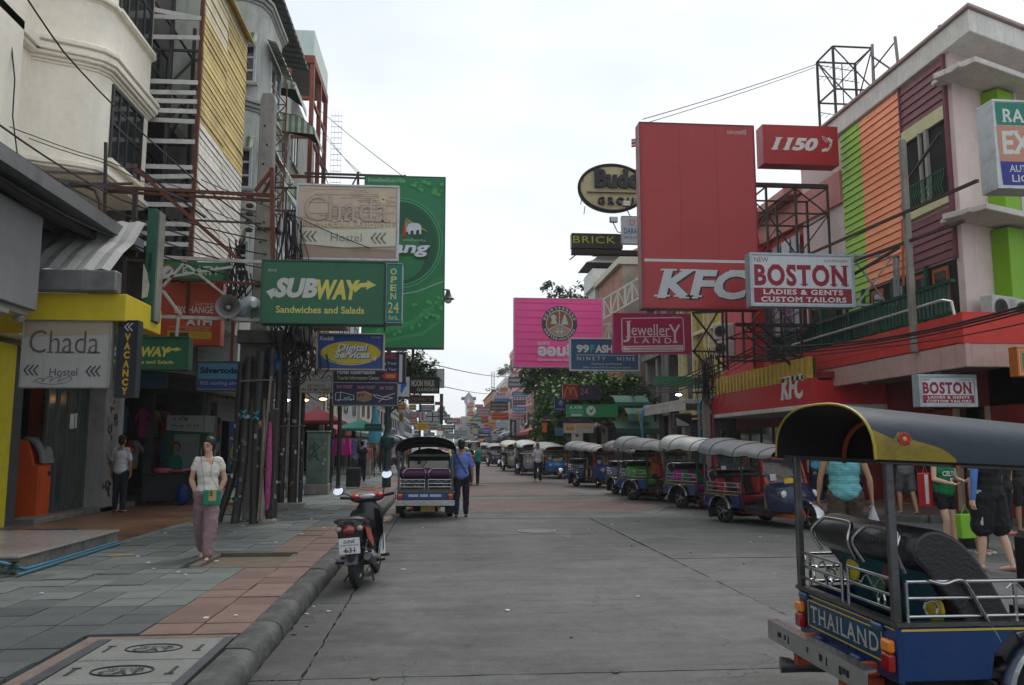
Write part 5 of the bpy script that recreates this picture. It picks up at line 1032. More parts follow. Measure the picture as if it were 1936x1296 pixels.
sign('hostel_sign', 'large wood-look hostel sign reading Chada, Internet Cafe and Hostel between chevrons', (561, 356, 751, 487), 17.2, (.47,.37,.30), [
    ('p',[(562,357),(750,357),(750,420),(690,426),(640,430),(562,428)],(.50,.39,.31)), ('p',[(562,466),(650,464),(750,470),(750,486),(562,486)],(.33,.24,.19))]+wood+[
    ('p',[(562,432),(650,436),(750,430),(750,464),(650,468),(562,462)],(.56,.54,.46)),
    ('t','Chada',573,373,738,420,(.32,.25,.26),dict(serif=1,bold=.0)), ('t','Chada',574.5,374,736.5,419,(.44,.35,.31),dict(serif=.8,bold=-.012)), ('t','Internet Cafe & Restaurant',569,418,744,431,(.60,.52,.35),dict(bold=.02,sp=1.12)),
    ('t','Hostel',625,442,684,457,(.20,.19,.17),dict(bold=-.005)), ('t','ชาดา',568,358,588,366,(.62,.55,.4))]+chev(570,449,15,(.22,.19,.14),3.4)+chev(703,450,15,(.22,.19,.14),3.4)+
    [('l',[(724+3*math.cos(a),379+3*math.sin(a)),(724+13*math.cos(a+.3),379+13*math.sin(a+.3))],1.8,(.62,.53,.36)) for a in [k*.35 for k in range(18)]], th=.2, frame=(.45,.48,.5), fw=.045)
its = [('p',[(684,337),(841,337),(841,656),(684,656)],(.015,.165,.065)), ('p',[(684,337),(841,337),(841,430),(684,370)],(.02,.19,.08)), ('p',[(684,600),(770,560),(841,520),(841,656),(684,656)],(.02,.20,.07)), ('p',[(684,632),(780,606),(841,560),(841,566),(782,616),(684,642)],(.035,.28,.09)), ('p',[(684,650),(800,628),(841,600),(841,604),(802,634),(684,656)],(.035,.28,.09)),
       ('e',753,462,86,86,(.05,.26,.12)), ('e',753,462,83,83,(.012,.12,.05)), ('e',751,464,76,78,(.01,.085,.04)), ('e',748,490,55,45,(.02,.17,.06)), ('r',753,462,80,80,1.6,(.10,.36,.2)),
       ('l',[(684,560),(740,562),(790,553),(841,533)],1.6,(.3,.5,.38)), ('t','ช้างเครื่องดื่มตราช้าง',689,340,762,348,(.4,.52,.42),dict(bold=.01))]
for k in range(70):
    x = rnd.uniform(688,838); r_ = rnd.uniform(1.5,5); y = 625+rnd.uniform(-26,24)-(x-688)*.25 if k % 2 else 345+rnd.uniform(0,28)*(x-740)/90+0
    if k % 2 == 0 and x < 748: continue
    if 340 < y < 651: its.append(('e',x,y,r_,r_,(.05,.34,.10)))
for k in range(5): its.append(('l',[(762,448)]+[(762+(q*(3+k*2.0)),448-26+abs(q-2)*.0-10*math.sin(q*.5)+k*3+q*q*1.0) for q in range(1,5)],1.4,(.42,.33,.12)))
its += [('p',[(758,452),(766,452),(764,430),(760,430)],(.3,.05,.02)), ('p',[(767,436),(770,428),(777,425),(790,426),(795,430),(796,446),(792,447),(791,438),(786,439),(785,447),(781,447),(780,440),(775,440),(774,447),(770,447),(770,441),(767,444)],(.55,.58,.66)),
        ('t','เครื่องดื่มตราช้าง',760,455,805,460,(.4,.5,.42)), ('t','Chang',682,463,815,492,(.02,.07,.04),dict(bold=.06,shear=.2)), ('t','Chang',680,460,813,489,(.58,.62,.70),dict(bold=.03,shear=.2))]
sign('beer_billboard', 'towering green beer billboard lettered Chang with a white elephant in a round emblem', (684, 337, 841, 656), 24, (.015,.165,.065), its, th=.35, frame=(.03,.08,.05), fw=.03, cat='billboard')
def subway(rect, Y, label, hours=False, thk=.3):
    x0,y0,x1,y1 = rect; W_ = x1-x0; U = lambda u: x0+W_*u; V = lambda v: y0+(y1-y0)*v; wh=(.46,.48,.46); ye=(.52,.46,.10)
    it = [('t','SUB',U(.095),V(.27),U(.45),V(.60),wh,dict(bold=.055,shear=.22)), ('t','WAY',U(.44),V(.29),U(.80),V(.62),ye,dict(bold=.05,shear=.2)),
      ('p',[(U(.03),V(.50)),(U(.10),V(.44)),(U(.095),V(.50)),(U(.17),V(.52)),(U(.17),V(.585)),(U(.085),V(.58)),(U(.08),V(.63))],wh), ('p',[(U(.74),V(.42)),(U(.80),V(.34)),(U(.86),V(.33)),(U(.86),V(.29)),(U(.935),V(.37)),(U(.85),V(.45)),(U(.855),V(.405)),(U(.81),V(.41)),(U(.76),V(.50))],ye),
      ('t','Sandwiches and Salads',U(.115),V(.73),U(.84),V(.85),(.50,.48,.12),dict(serif=.8,bold=.02)), ('t','ซับเวย์',U(.04),V(.12),U(.11),V(.17),wh)]
    t = sign('sandwich_sign', label, rect, Y, (.022,.115,.06), it, th=thk, frame=(.02,.09,.05), fw=.03); return t
subway((494, 498, 727, 609), 15.6, 'large green sandwich shop sign reading SUBWAY in white and yellow')
it = [('p',[(731,502),(759,502),(759,608),(731,608)],(.005,.16,.125))]
for i, ch in enumerate('OPEN'): it.append(('t',ch,737,508+i*15.5,750,520+i*15.5,(.5,.46,.12),dict(bold=.02,serif=.6)))
it += [('t','24',733,572,755,592,(.5,.46,.12),dict(serif=.4)), ('t','hrs.',735,596,755,605,(.5,.46,.12),dict(serif=.4))]
sign('hours_sign', 'narrow teal sign reading OPEN 24 hrs. at the end of the sandwich sign', (730, 500, 760, 610), 15.56, (.01,.14,.11), it, th=.32, frame=(.25,.3,.3), fw=.015)
subway((196, 640, 355, 696), 16.3, 'small dark green SUBWAY sign half hidden behind the VACANCY sign', thk=.25)
t = thing('end_on_box_sign', 'tall dark green box sign seen nearly end on, with torn white paper on it', 'sign', (-5.4, 13.2, 3.7), world=True)
a = PY(268, 608, 13.4); b = PY(298, 395, 13.4)
obj('casing', MB().bx(a.x, 13.4, a.z, b.x, 13.72, b.z), M((.012,.085,.055), .5, dirt=.3, dcol=(.01,.04,.03)), t, bevel=.01)
obj('side_panel', MB().bx(b.x+.002, 13.45, a.z+.02, b.x+.03, 13.72, b.z-.02), M((.2,.19,.165), .6, var=.25, sc=1.5, dirt=.6, dcol=(.08,.075,.06), streak=.6), t)
c1 = PY(268, 565, 13.4); c2 = PY(282, 515, 13.4); obj('torn_paper', MB().add([(c1.x,13.39,c1.z),(c2.x,13.39,c1.z+.03),(c2.x+.02,13.39,(c1.z+c2.z)/2),(c2.x-.03,13.39,c2.z),(c1.x,13.39,c2.z+.15)],[(0,1,2,3,4)]), M((.42,.4,.37), .8, dirt=.4), t)
vs_ = MB()
for k in range(9): z = b.z-.75-k*.035; vs_.bx(a.x+.05,13.385,z,b.x-.05,13.398,z+.015)
obj('vent_slots', vs_, DARK, t)
sign('bank_machine_sign', 'green sign reading ATM with a white plant roundel behind the rusty frame', (306, 497, 434, 530), 17.4, (.015,.14,.055), [('e',316,514,14,12,(.35,.06,.05)), ('e',316,515,11,10,(.45,.47,.45)), ('p',[(310,520),(324,508),(320,518)],(.02,.2,.08)), ('l',[(346,502),(346,516),(358,516)],2,(.45,.48,.46)), ('l',[(347,510),(356,503)],2,(.45,.48,.46)), ('l',[(349,512),(356,516)],2,(.45,.48,.46)), ('t','ATM',368,504,412,520,(.42,.45,.43),dict(bold=.03,shear=.1))], th=.2)
sign('exchange_sign', 'orange red board reading Currency EXCHANGE behind the loudspeakers', (292, 537, 423, 596), 18.0, (.36,.05,.02), [('t','Currency',371,571,405,579,(.5,.42,.38)), ('t','EXCHANGE',330,579,405,592,(.5,.46,.43),dict(bold=.02))], th=.25, side=None)
sign('cash_machine_sign', 'orange red board reading ATM with a yellow strip under the exchange board', (278, 600, 418, 652), 17.7, (.36,.05,.02), [('t','ATM',350,603,401,616,(.5,.46,.43),dict(bold=.05)), ('l',[(318,619),(399,619)],.8,(.5,.4,.35)), ('t','24 HOURS A DAY',350,621,398,625,(.45,.38,.33)), ('p',[(316,626),(401,627),(401,641),(316,640)],(.42,.27,.01)), ('p',[(320,629),(357,629),(357,638),(320,638)],(.05,.04,.02)), ('t','VISA PLUS',362,631,396,636,(.2,.12,.02))], th=.3)
sign('hostel_sign', 'small pale hostel sign reading Chada Hostel with graffiti, by the VACANCY sign', (38, 611, 210, 731), 12.4, (.36,.355,.34), [
    ('p',[(38,611),(210,611),(210,632),(38,640)],(.33,.27,.2)), ('t','Chada',50,626,192,669,(.10,.08,.08),dict(serif=1,bold=-.006)), ('t','Hostel',94,697,149,711,(.06,.065,.08),dict(bold=.0))]+chev(44,701,15,(.05,.055,.07),3)+chev(167,702,15,(.05,.055,.07),3)+
    [('l',[(62,724),(72,716),(84,716),(80,722),(92,713),(100,712),(96,722),(108,714),(118,712),(112,722),(124,716),(136,712),(140,718),(128,724),(104,727),(80,726),(66,720)],1.1,(.08,.08,.09))], th=.12, frame=(.28,.27,.25), fw=.02)
it = []
for i, ch in enumerate('VACANCY'): it.append(('t',ch,232,631+i*17,246,645+i*17,(.48,.28,.01),dict(bold=.05)))
it += [('l',[(240,612),(231,619),(240,626)],2.6,(.45,.46,.46)), ('l',[(249,612),(240,619),(249,626)],2.6,(.45,.46,.46))]
sign('vacancy_sign', 'narrow black vertical sign reading VACANCY in amber letters', (217, 608, 262, 750), 12.45, (.016,.02,.024), it, th=.14, frame=(.03,.04,.04), fw=.015)
sign('silver_shop_sign', 'light blue sign reading Silvertoday, 925 sterling silver', (373, 686, 461, 737), 19.5, (.09,.30,.46), [('p',[(373,717),(461,717),(461,735),(373,735)],(.05,.07,.26)), ('t','Silvertoday',377,695,458,710,(.012,.02,.03),dict(bold=.03)), ('t','925 sterling silver',378,721,457,730,(.4,.48,.62))], th=.2, frame=(.09,.075,.06), fw=.03)
sign('photo_shop_sign', 'blue sign reading Kodak Digital Services in a yellow oval', (600, 634, 724, 697), 17, (.03,.06,.24), [
    ('t','Kodak',603,637,631,645,(.5,.52,.55),dict(bold=.03,shear=.1)), ('t','PHOTO EXPRESS',701,637,720,640,(.45,.46,.5)), ('e',663,668,58,22,(.33,.25,.03)), ('e',663,667,56.5,20.5,(.52,.40,.015)),
    ('l',[(612,676),(625,684),(645,689),(662,690),(680,689),(700,684)],2.2,(.4,.4,.36)), ('l',[(612,673),(622,681),(636,686)],3,(.08,.3,.05)), ('l',[(608,666),(614,658),(630,651),(650,648)],1.6,(.5,.45,.3)),
    ('t','Digital',638.5,652.5,697,670,(.06,.08,.2),dict(bold=.04,shear=.22)), ('t','Digital',637,651,695.5,668.5,(.58,.6,.62),dict(bold=.03,shear=.22)), ('t','Services',633.5,665.5,702,679,(.06,.08,.2),dict(bold=.04,shear=.22)), ('t','Services',632,664,700.5,677.5,(.58,.6,.62),dict(bold=.03,shear=.22)), ('p',[(704,676),(712,676),(711,683)],(.5,.5,.5))], th=.22, frame=(.34,.33,.28), fw=.03)
sign('photo_booth_sign', 'pale sign reading GET PHOTO IN 20 SECOND under the blue photo sign', (567, 703, 628, 742), 20.5, (.40,.39,.35), [('t','PHOTO',590,705,609,709,(.05,.05,.05)), ('t','EASY & CHEAP',572,717,604,721,(.05,.05,.05)), ('t','GET PHOTO',581,727,616,732,(.05,.05,.05),dict(bold=.01)), ('t','IN 20 SECOND',570,734,626,740,(.05,.05,.05),dict(bold=.02)), ('e',622,715,5,6,(.03,.15,.3)), ('e',622,716,3,4,(.40,.39,.35)), ('p',[(607,713),(611,713),(611,717),(607,717)],(.15,.25,.4)), ('p',[(612,713),(616,713),(616,717),(612,717)],(.15,.25,.4)), ('p',[(607,719),(616,719),(616,722),(607,722)],(.15,.25,.4))], th=.1, frame=(.35,.15,.08), fw=.012)
nv = (.022,.025,.06)
sign('travel_sign', 'tall navy travel sign reading TRAVEL, Tourist Information Center, HERE', (631, 668, 766, 723), 19.2, nv, [
    ('t','TRAVEL',712,669,750,679,(.35,.05,.06),dict(bold=.02)), ('t','Trekking Tour',700,685,750,691,(.45,.45,.46),dict(bold=.01)), ('t','Diving Tour',712,696,750,702,(.45,.45,.46),dict(bold=.01)), ('t','Hotel Reservation',637,700,709,708,(.5,.5,.5),dict(bold=.02)), ('t','Tourist Information Center',637,711,718,718,(.45,.38,.12),dict(bold=.01)),
    ('p',[(721,711),(729,705),(751,705),(751,717),(729,717)],(.38,.03,.03)), ('t','HERE',730,708,747,714,(.5,.36,.04),dict(bold=.02)), ('p',[(755,671),(761,671),(761,722),(755,722)],(.42,.45,.47))], th=.22, frame=(.06,.06,.06), fw=.02)
sign('ticket_sign', 'navy sign of BUS, TRAIN and AIR TICKET with white outline drawings', (629, 725, 751, 766), 19, nv, [
    ('t','BUS TICKET',636,729,666,735,(.40,.18,.22),dict(bold=.02)), ('t','TRAIN TICKET',674,730,709,736,(.40,.18,.22),dict(bold=.02)), ('t','AIR TICKET',717,731,745,737,(.40,.18,.22),dict(bold=.02)),
    ('l',[(634,744),(644,742),(668,748),(669,756),(634,757),(634,744)],1,(.5,.5,.5)), ('l',[(644,742),(643,757)],1.2,(.5,.5,.5)), ('e',640,757,2,2,(.4,.4,.4)), ('e',664,756,2,2,(.4,.4,.4)), ('p',[(650,752),(662,750),(662,754),(650,755)],(.1,.35,.2)),
    ('p',[(674,743),(690,741),(703,747),(703,756),(688,761),(674,757)],(.25,.13,.07)), ('l',[(674,743),(690,741),(703,747)],1.2,(.5,.4,.2)), ('p',[(677,746),(681,745),(681,750),(677,751)],(.05,.05,.05)), ('p',[(683,745),(687,745),(687,750),(683,750)],(.05,.05,.05)),
    ('l',[(706,747),(712,747),(724,751),(736,751),(743,753),(730,756),(714,753),(706,748)],1.3,(.5,.45,.5)), ('l',[(724,751),(747,744)],1.3,(.5,.45,.5)), ('l',[(726,753),(716,760)],1.3,(.5,.45,.5))], th=.2, frame=(.3,.31,.3), fw=.015)
sign('arrow_sign', 'white panel with a bent blue arrow beside the travel signs', (752, 713, 774, 750), 22, (.42,.45,.48), [('p',[(758,737),(757,729),(762,722),(765,718),(769,724),(769,729),(765,733),(762,740),(759,745),(756,738)],(.02,.12,.4))], th=.1)
sign('garden_sign', 'dark arched sign board reading WALK GARDEN in cream letters', (776, 716, 828, 741), 30, (.03,.03,.03), [('t','MOON WALK',777,719,822,731,(.42,.38,.33),dict(bold=.03)), ('t','GARDEN',788,734,828,740,(.35,.35,.3),dict(bold=.02,sp=1.1))], th=.12, frame=(.015,.015,.015), fw=.06)
sign('whisky_sign', 'black sign reading Dewar’s in copper serif letters', (772, 748, 821, 764), 31, (.03,.025,.022), [('t',"Dewar's",773,748,816,758,(.36,.19,.12),dict(serif=.8)), ('l',[(776,761),(814,761)],1,(.25,.2,.15))], th=.14)
sign('blank_billboard', 'pale grey billboard with a green patch above the garden sign', (815, 699, 839, 732), 47, (.45,.48,.50), [('p',[(815,701),(824,702),(825,714),(815,716)],(.04,.36,.22))], th=.3, frame=(.25,.27,.28))
sign('notice_sign', 'yellow rectangular notice sign with dark text lines', (787, 800, 808, 814), 42, (.62,.36,.02), [('l',[(790,803),(805,803)],1.2,(.35,.15,.02)), ('l',[(790,807),(805,807)],1.2,(.35,.15,.02)), ('l',[(790,811),(803,811)],1.2,(.35,.15,.02))], th=.06)
sign('panel_sign', 'four pale square panels in a black grid hung over the left shops', (806, 778, 830, 798), 52, (.02,.02,.02), [('p',[(807+a*12,779+b*10),(817+a*12,779+b*10),(817+a*12,787+b*10),(807+a*12,787+b*10)],(.42,.47,.46)) for a in (0,1) for b in (0,1)], th=.2)
sign('map_banner', 'blue banner with a yellow coastline map hung behind the poles', (430, 798, 466, 892), 21, (.02,.07,.15), [('p',[(430,798),(466,798),(466,830),(430,830)],(.02,.05,.16)), ('l',[(434,829),(445,832),(441,842),(438,852),(436,862),(444,868),(447,873)],5,(.33,.27,.02)), ('p',[(434,826),(447,828),(442,836)],(.33,.27,.02)), ('l',[(435,876),(456,876)],1.2,(.3,.32,.3))], th=.03)
sign('bank_booth', 'green bank machine booth with a white ATM header and a portrait poster', (308, 786, 398, 925), 23.2, (.02,.09,.05), [
    ('p',[(309,786),(385,786),(385,818),(309,814)],(.40,.41,.40)), ('p',[(386,786),(408,787),(406,818),(386,818)],(.42,.43,.42)), ('t','A. ATM',321,789,351,797,(.03,.1,.06),dict(bold=.02)), ('t','ถอน โอน เติม จ่าย',317,801,375,808,(.04,.05,.05),dict(bold=.02)), ('l',[(318,811),(374,812)],1,(.1,.1,.1)),
    ('p',[(326,822),(378,822),(378,888),(326,888)],(.19,.23,.23)), ('l',[(346,829),(371,830)],1,(.35,.38,.38)), ('l',[(346,835),(368,836)],1,(.35,.38,.38)), ('e',331,846,9,11,(.02,.018,.018)), ('e',331,848,6.5,9,(.25,.14,.09)), ('p',[(318,866),(327,860),(336,860),(345,870),(348,905),(316,905)],(.01,.17,.12))], th=1.2)
for k, (r_, Y_, c_, l_) in enumerate([((405,790,418,925),22.8,(.03,.035,.08),'narrow dark navy banner stand beside the green bank booth'),((516,816,529,912),24,(.1,.16,.26),'narrow banner of pale blue, red and navy bands by the black poles')]):
    sign('banner_stand', l_, r_, Y_, c_, [('p',[(r_[0]+1,r_[1]+14),(r_[2]-1,r_[1]+14),(r_[2]-1,r_[1]+34),(r_[0]+1,r_[1]+34)],(.3,.03,.03)), ('p',[(r_[0]+1,r_[1]+48),(r_[2]-1,r_[1]+46),(r_[2]-1,r_[1]+60),(r_[0]+1,r_[1]+70)],(.2,.22,.24)) if k == 0 else ('p',[(r_[0],r_[1]+40),(r_[2],r_[1]+40),(r_[2],r_[3]),(r_[0],r_[3])],(.02,.03,.1))], th=.03)
sign('bakery_sign', 'dark green hanging sign in the shade under the left shop fronts', (689, 802, 722, 816), 36, (.012,.07,.05), [('t','STARFISH',694,806,718,811,(.1,.2,.15))], th=.1) if False else sign('bakery_sign', 'dark green hanging sign in the shade under the left shop fronts', (689, 802, 722, 816), 36, (.012,.07,.05), [('l',[(694,808),(718,808)],2.2,(.06,.14,.11))], th=.1)
sign('blue_fascia', 'faded blue shop fascia with red scrawl under the small SUBWAY sign', (252, 700, 316, 734), 21, (.05,.13,.21), [('l',[(256,706),(264,702),(272,708),(282,702),(292,707),(304,703)],3,(.16,.07,.12))], th=.1)
FAR = [  # rect, Y, face, bar colour, label
 ((961,713,992,733),95,(.06,.065,.075),(.25,.26,.26),'dark grey billboard with pale shapes just below the pink bank board'),
 ((932,742,964,758),110,(.5,.5,.5),(.35,.03,.05),'RAT'), ((934,754,964,760),109,(.04,.1,.3),(.1,.2,.45),'narrow blue sign under the white sign reading RAT'),
 ((927,760,961,777),105,(.012,.016,.016),(.16,.12,.08),'black sign with a faint brown scribble under the narrow blue sign'),
 ((929,780,962,795),102,(.5,.09,.02),(.25,.03,.01),'orange red sign below the black sign'), ((938,797,961,808),100,(.42,.46,.5),(.3,.34,.38),'pale blue grey sign below the orange red sign'),
 ((946,733,960,741),118,(.55,.2,.02),(.35,.1,.01),'small orange sign above the white sign reading RAT'), ((968,741,996,751),96,(.06,.22,.42),(.35,.45,.55),'bright blue sign with white bars, upper one of two'),
 ((969,769,995,778),94,(.07,.2,.38),(.3,.4,.5),'bright blue sign with white bars, lower one of two'), ((970,757,994,766),97,(.14,.09,.10),(.3,.2,.2),'dusky brown sign between the two bright blue signs'),
 ((968,780,990,794),93,(.35,.14,.15),(.45,.35,.35),'faded red and pink sign below the blue signs'), ((964,795,976,828),90,(.014,.016,.018),(.3,.32,.32),'tall black vertical sign with white strokes'),
 ((976,797,983,819),91,(.4,.42,.43),(.3,.3,.3),'narrow white vertical sign right of the tall black one'), ((984,798,992,807),92,(.3,.33,.34),(.1,.1,.1),'small pale square sign right of the narrow white one'),
 ((902,770,928,784),130,(.16,.11,.11),(.35,.27,.27),'murky brown sign with pale letters left of the black sign'), ((884,779,896,787),150,(.42,.04,.03),(.5,.3,.3),'small red sign above the yellow and purple one'),
 ((885,792,906,800),145,(.5,.42,.03),(.3,.25,.02),'yellow sign of the far cluster with a round badge below'), ((883,800,908,806),144,(.10,.07,.16),(.4,.4,.42),'purple strip sign with a pale round badge'),
 ((904,786,928,801),135,(.46,.08,.03),(.25,.05,.02),'vermilion sign crowded left of the orange red sign'), ((910,803,928,812),132,(.4,.03,.03),(.5,.35,.3),'red fascia sign in the thick of the far cluster'),
 ((912,811,928,822),125,(.10,.13,.48),(.3,.35,.6),'violet blue round cornered sign in the far cluster'), ((888,811,902,823),150,(.22,.28,.45),(.45,.2,.2),'pale blue sign low in the far cluster'),
 ((904,820,918,830),140,(.55,.35,.03),(.4,.2,.02),'amber sign low in the far cluster'), ((886,762,896,771),160,(.45,.12,.05),(.5,.4,.3),'small rust coloured sign at the top of the far cluster'),
 ((887,772,894,779),158,(.5,.4,.08),(.3,.2,.05),'tiny mustard sign above the small red sign'), ((898,765,914,771),155,(.35,.08,.07),(.45,.25,.22),'thin brick red sign on the orange gable'),
 ((924,797,937,805),120,(.48,.33,.06),(.3,.1,.05),'gold and red sign beside the pale blue grey sign'), ((897,808,906,818),148,(.04,.18,.14),(.2,.3,.25),'small sea green sign behind the red fascia sign'),
 ((844,790,856,803),140,(.03,.10,.14),(.3,.42,.48),'dark teal sign, nearest the dark left side scaffold'), ((857,790,871,806),170,(.42,.48,.52),(.08,.2,.4),'white and blue sign at the far end of the street'),
 ((843,804,857,818),120,(.05,.16,.2),(.35,.42,.45),'teal sign with pale bars at the far left'), ((828,806,842,815),110,(.45,.12,.06),(.5,.4,.36),'reddish sign low on the far left side'),
 ((858,812,884,826),150,(.30,.34,.34),(.15,.2,.2),'wide pale curved looking sign at the street end'), ((846,820,866,830),130,(.08,.2,.22),(.3,.35,.35),'blue green sign just above the distant traffic'),
 ((773,765,787,776),64,(.42,.36,.16),(.3,.1,.08),'yellowish poster sign left of the four pale panels'), ((796,766,822,777),66,(.12,.12,.15),(.38,.36,.38),'dark sign with white calligraphy over the four pale panels'),
 ((774,778,792,790),60,(.25,.16,.16),(.38,.3,.3),'dusky pink sign above the yellow notice'), ((793,779,805,796),62,(.4,.43,.44),(.35,.12,.16),'white poster sign with pink writing by the four panels'),
 ((775,790,788,803),58,(.42,.09,.08),(.5,.35,.3),'faded red sign behind the lamp post'), ((811,800,828,814),75,(.33,.35,.35),(.12,.12,.12),'grey sign with dark glyphs below the four panels'),
 ((753,763,767,776),46,(.42,.3,.04),(.35,.05,.04),'yellow and red sign in the scaffold below the arrow sign'), ((754,782,763,798),47,(.4,.3,.05),(.2,.1,.02),'mustard vertical sign under the scaffold left of the lamp post'),
 ((822,760,838,766),55,(.28,.09,.06),(.2,.06,.04),'small brown box on the edge of the left side scaffold'), ((735,812,752,822),44,(.4,.4,.4),(.15,.1,.2),'grey white awning sign over the pavement crowd'),
 ((1003,795,1016,806),70,(.2,.25,.3),(.1,.1,.1),'small slate sign on the far right pavement'), ((1063,776,1067,790),46,(.3,.3,.3),(.1,.1,.1),'slim pale post sign left of the green bank sign')]
for r_, Y_, c_, b_, l_ in FAR:
    x0,y0,x1,y1 = r_; w_ = x1-x0; h_ = y1-y0; it = []
    if l_ == 'RAT': l_ = 'white sign reading RAT in dark red over thin lines'; it = [('t','RAT',x0+7,y0+1.5,x0+24,y0+6.5,b_,dict(bold=.05)), ('l',[(x0+3,y0+9),(x1-3,y0+9)],1.2,(.2,.2,.25)), ('l',[(x0+3,y0+12),(x1-6,y0+12)],1,(.3,.2,.25))]
    elif h_ > w_*1.3: it = [('l',[(x0+w_*.5,y0+h_*(.12+.2*k)),(x0+w_*.5+rnd.uniform(-1,1),y0+h_*(.24+.2*k))],w_*.35,b_) for k in range(4)]
    else:
        rows_ = 2 if h_ > 9 else 1
        for q in range(rows_):
            x = x0+w_*.08; yy = y0+h_*((.5 if rows_ == 1 else .32+.4*q))
            while x < x1-w_*.15: g_ = rnd.uniform(.05,.14)*w_; it.append(('l',[(x,yy),(x+g_,yy)],h_*rnd.uniform(.22,.34)/rows_**.3,b_)); x += g_+w_*.035
    if 'badge' in l_: it.append(('e',(x0+x1)/2,(y0+y1)/2,4.5,4.2,(.4,.42,.45)))
    sign('shop_sign', l_, r_, Y_, c_, it, th=.3)
SHP = {'tall': (6,17), 'wide': (25,9), 'square': (12,10)}
COLN = {'scarlet': (.5,.04,.03), 'ochre': (.45,.3,.05), 'slate': (.12,.14,.16), 'ivory': (.55,.54,.48), 'cobalt': (.04,.12,.4), 'rust': (.35,.12,.05), 'olive': (.16,.18,.06), 'black': (.02,.02,.022), 'teal': (.04,.22,.22), 'plum': (.18,.06,.14), 'silver': (.4,.42,.43), 'brown': (.16,.10,.06)}
for i, cn in enumerate(COLN):
    for j, sn in enumerate([a+b for a in ('high ','low ') for b in SHP]):
        hi = sn[0] == 'h'; sb = sn.split()[1]
        w_, h_ = SHP[sb]; lf = (i+j) % 3 == 0; w_ *= rnd.uniform(.7,1.2); h_ *= rnd.uniform(.8,1.2)
        x = rnd.uniform(776,842) if lf else rnd.uniform(884,990); y = (rnd.uniform(768,795) if hi else rnd.uniform(795,824)) if lf else (rnd.uniform(max(745,800-(x-880)*.75),795) if hi else rnd.uniform(795,824)); Y_ = rnd.uniform(70,150) if lf else rnd.uniform(98,175)
        c_ = tuple(v*rnd.uniform(.6,1.1) for v in COLN[cn]); b_ = tuple(.5-.8*v if v < .4 else v*.35 for v in c_); it = []; xx = x+w_*.1
        while xx < x+w_*.8: g_ = rnd.uniform(.07,.16)*w_; it.append(('l',[(xx,y+h_*.5),(xx+g_,y+h_*.5)],h_*.3 if sb != 'tall' else h_*.6,b_)); xx += g_+w_*.05
        sign('shop_sign', '%s %s sign packed into the %s cluster down the street' % (cn, sn, 'left' if lf else 'right'), (x,y,x+w_,y+h_), Y_, c_, it, th=.3)
one('sign_scaffold', MB().bx(*PY(831,802,56),*(PY(838,745,56)+Vector((0,.6,0)))), M((.035,.035,.04), .7), 'dark vertical scaffold mast carrying the left side sign cluster', 'mast')
sign('flag_sign', 'distant blue and white winged sign standing on a mast at the street end', (872, 751, 900, 757), 200, (.08,.14,.28), [], th=.3)
t = thing('diamond_sign', 'small pale diamond emblem on top of the distant winged blue sign', 'sign', PY(886, 775, 199.5)); obj('mast', MB().bx(-.3,0,-2,.3,.3,1), M((.4,.43,.47)), t)
obj('panel', MB().prism([(0,.2),(1.1,1.8),(.9,3.2),(0,4.3),(-.9,3.2),(-1.1,1.8)], 0, .3, 'y'), M((.35,.33,.36), .6), t); obj('emblem', MB().prism([(0,1),(.4,2),(0,3.2),(-.4,2)], -.05, -.01, 'y'), M((.6,.6,.62)), t)
# ================================================================ POLES, SCAFFOLDS, CABLES, LAMPS
CONC = M((.25,.235,.21), .85, var=.14, sc=1.4, dirt=.55, dcol=(.12,.11,.10), streak=.6, bump=.35, bs=45)
BLK = M((.022,.022,.023), .45, var=.2, dirt=.4, dcol=(.07,.06,.055), streak=.4)
def holes(t, x, y, z0, z1, w):
    for k in range(int((z1-z0)/.42)): obj('bolt_hole', MB().box((x+w*.1*(-1)**k, y, z0+.42*k), (.035,.02,.035)), DARK, t)
t = thing('utility_pole', 'square concrete utility pole rising out of the black conduit cluster on the left', 'pole', (-3.65, 17.3, .15), world=True)
obj('shaft', MB().prism([(-3.95,.15),(-3.58,.15),(-3.61,8.95),(-3.65,9.1),(-3.86,9.1),(-3.9,8.95)], 17.15, 17.45, 'y'), CONC, t, bevel=.02)
holes(t, -3.76, 17.14, 2.9, 8.8, .3)
mbb = MB()
for z in (3.3, 4.9, 6.1): mbb.bx(-3.86,17.1,z,-3.42,17.5,z+.05)
obj('strap', mbb, STEEL, t)
ins = MB()
for k in range(5): ins.lathe([(.0,0),(.07,.02),(.09,.07),(.05,.1),(0,.1)], (-4.0, 17.0, 6.0+k*.17), 8)
obj('insulator', ins, M((.09,.05,.04), .3), t)
t = thing('utility_pole', 'round topped concrete pole behind the wood-look hostel sign', 'pole', (-4.25, 25, .15), world=True)
obj('shaft', MB().prism([(-4.5,.15),(-4.05,.15),(-4.1,8.6),(-4.18,8.75),(-4.38,8.75),(-4.46,8.6)], 24.85, 25.15, 'y'), CONC, t, bevel=.03)
st_cols = [(.4,.4,.4),(.35,.35,.33),(.06,.13,.2),(.2,.05,.04),(.3,.26,.1),(.25,.25,.26),(.10,.10,.11)]
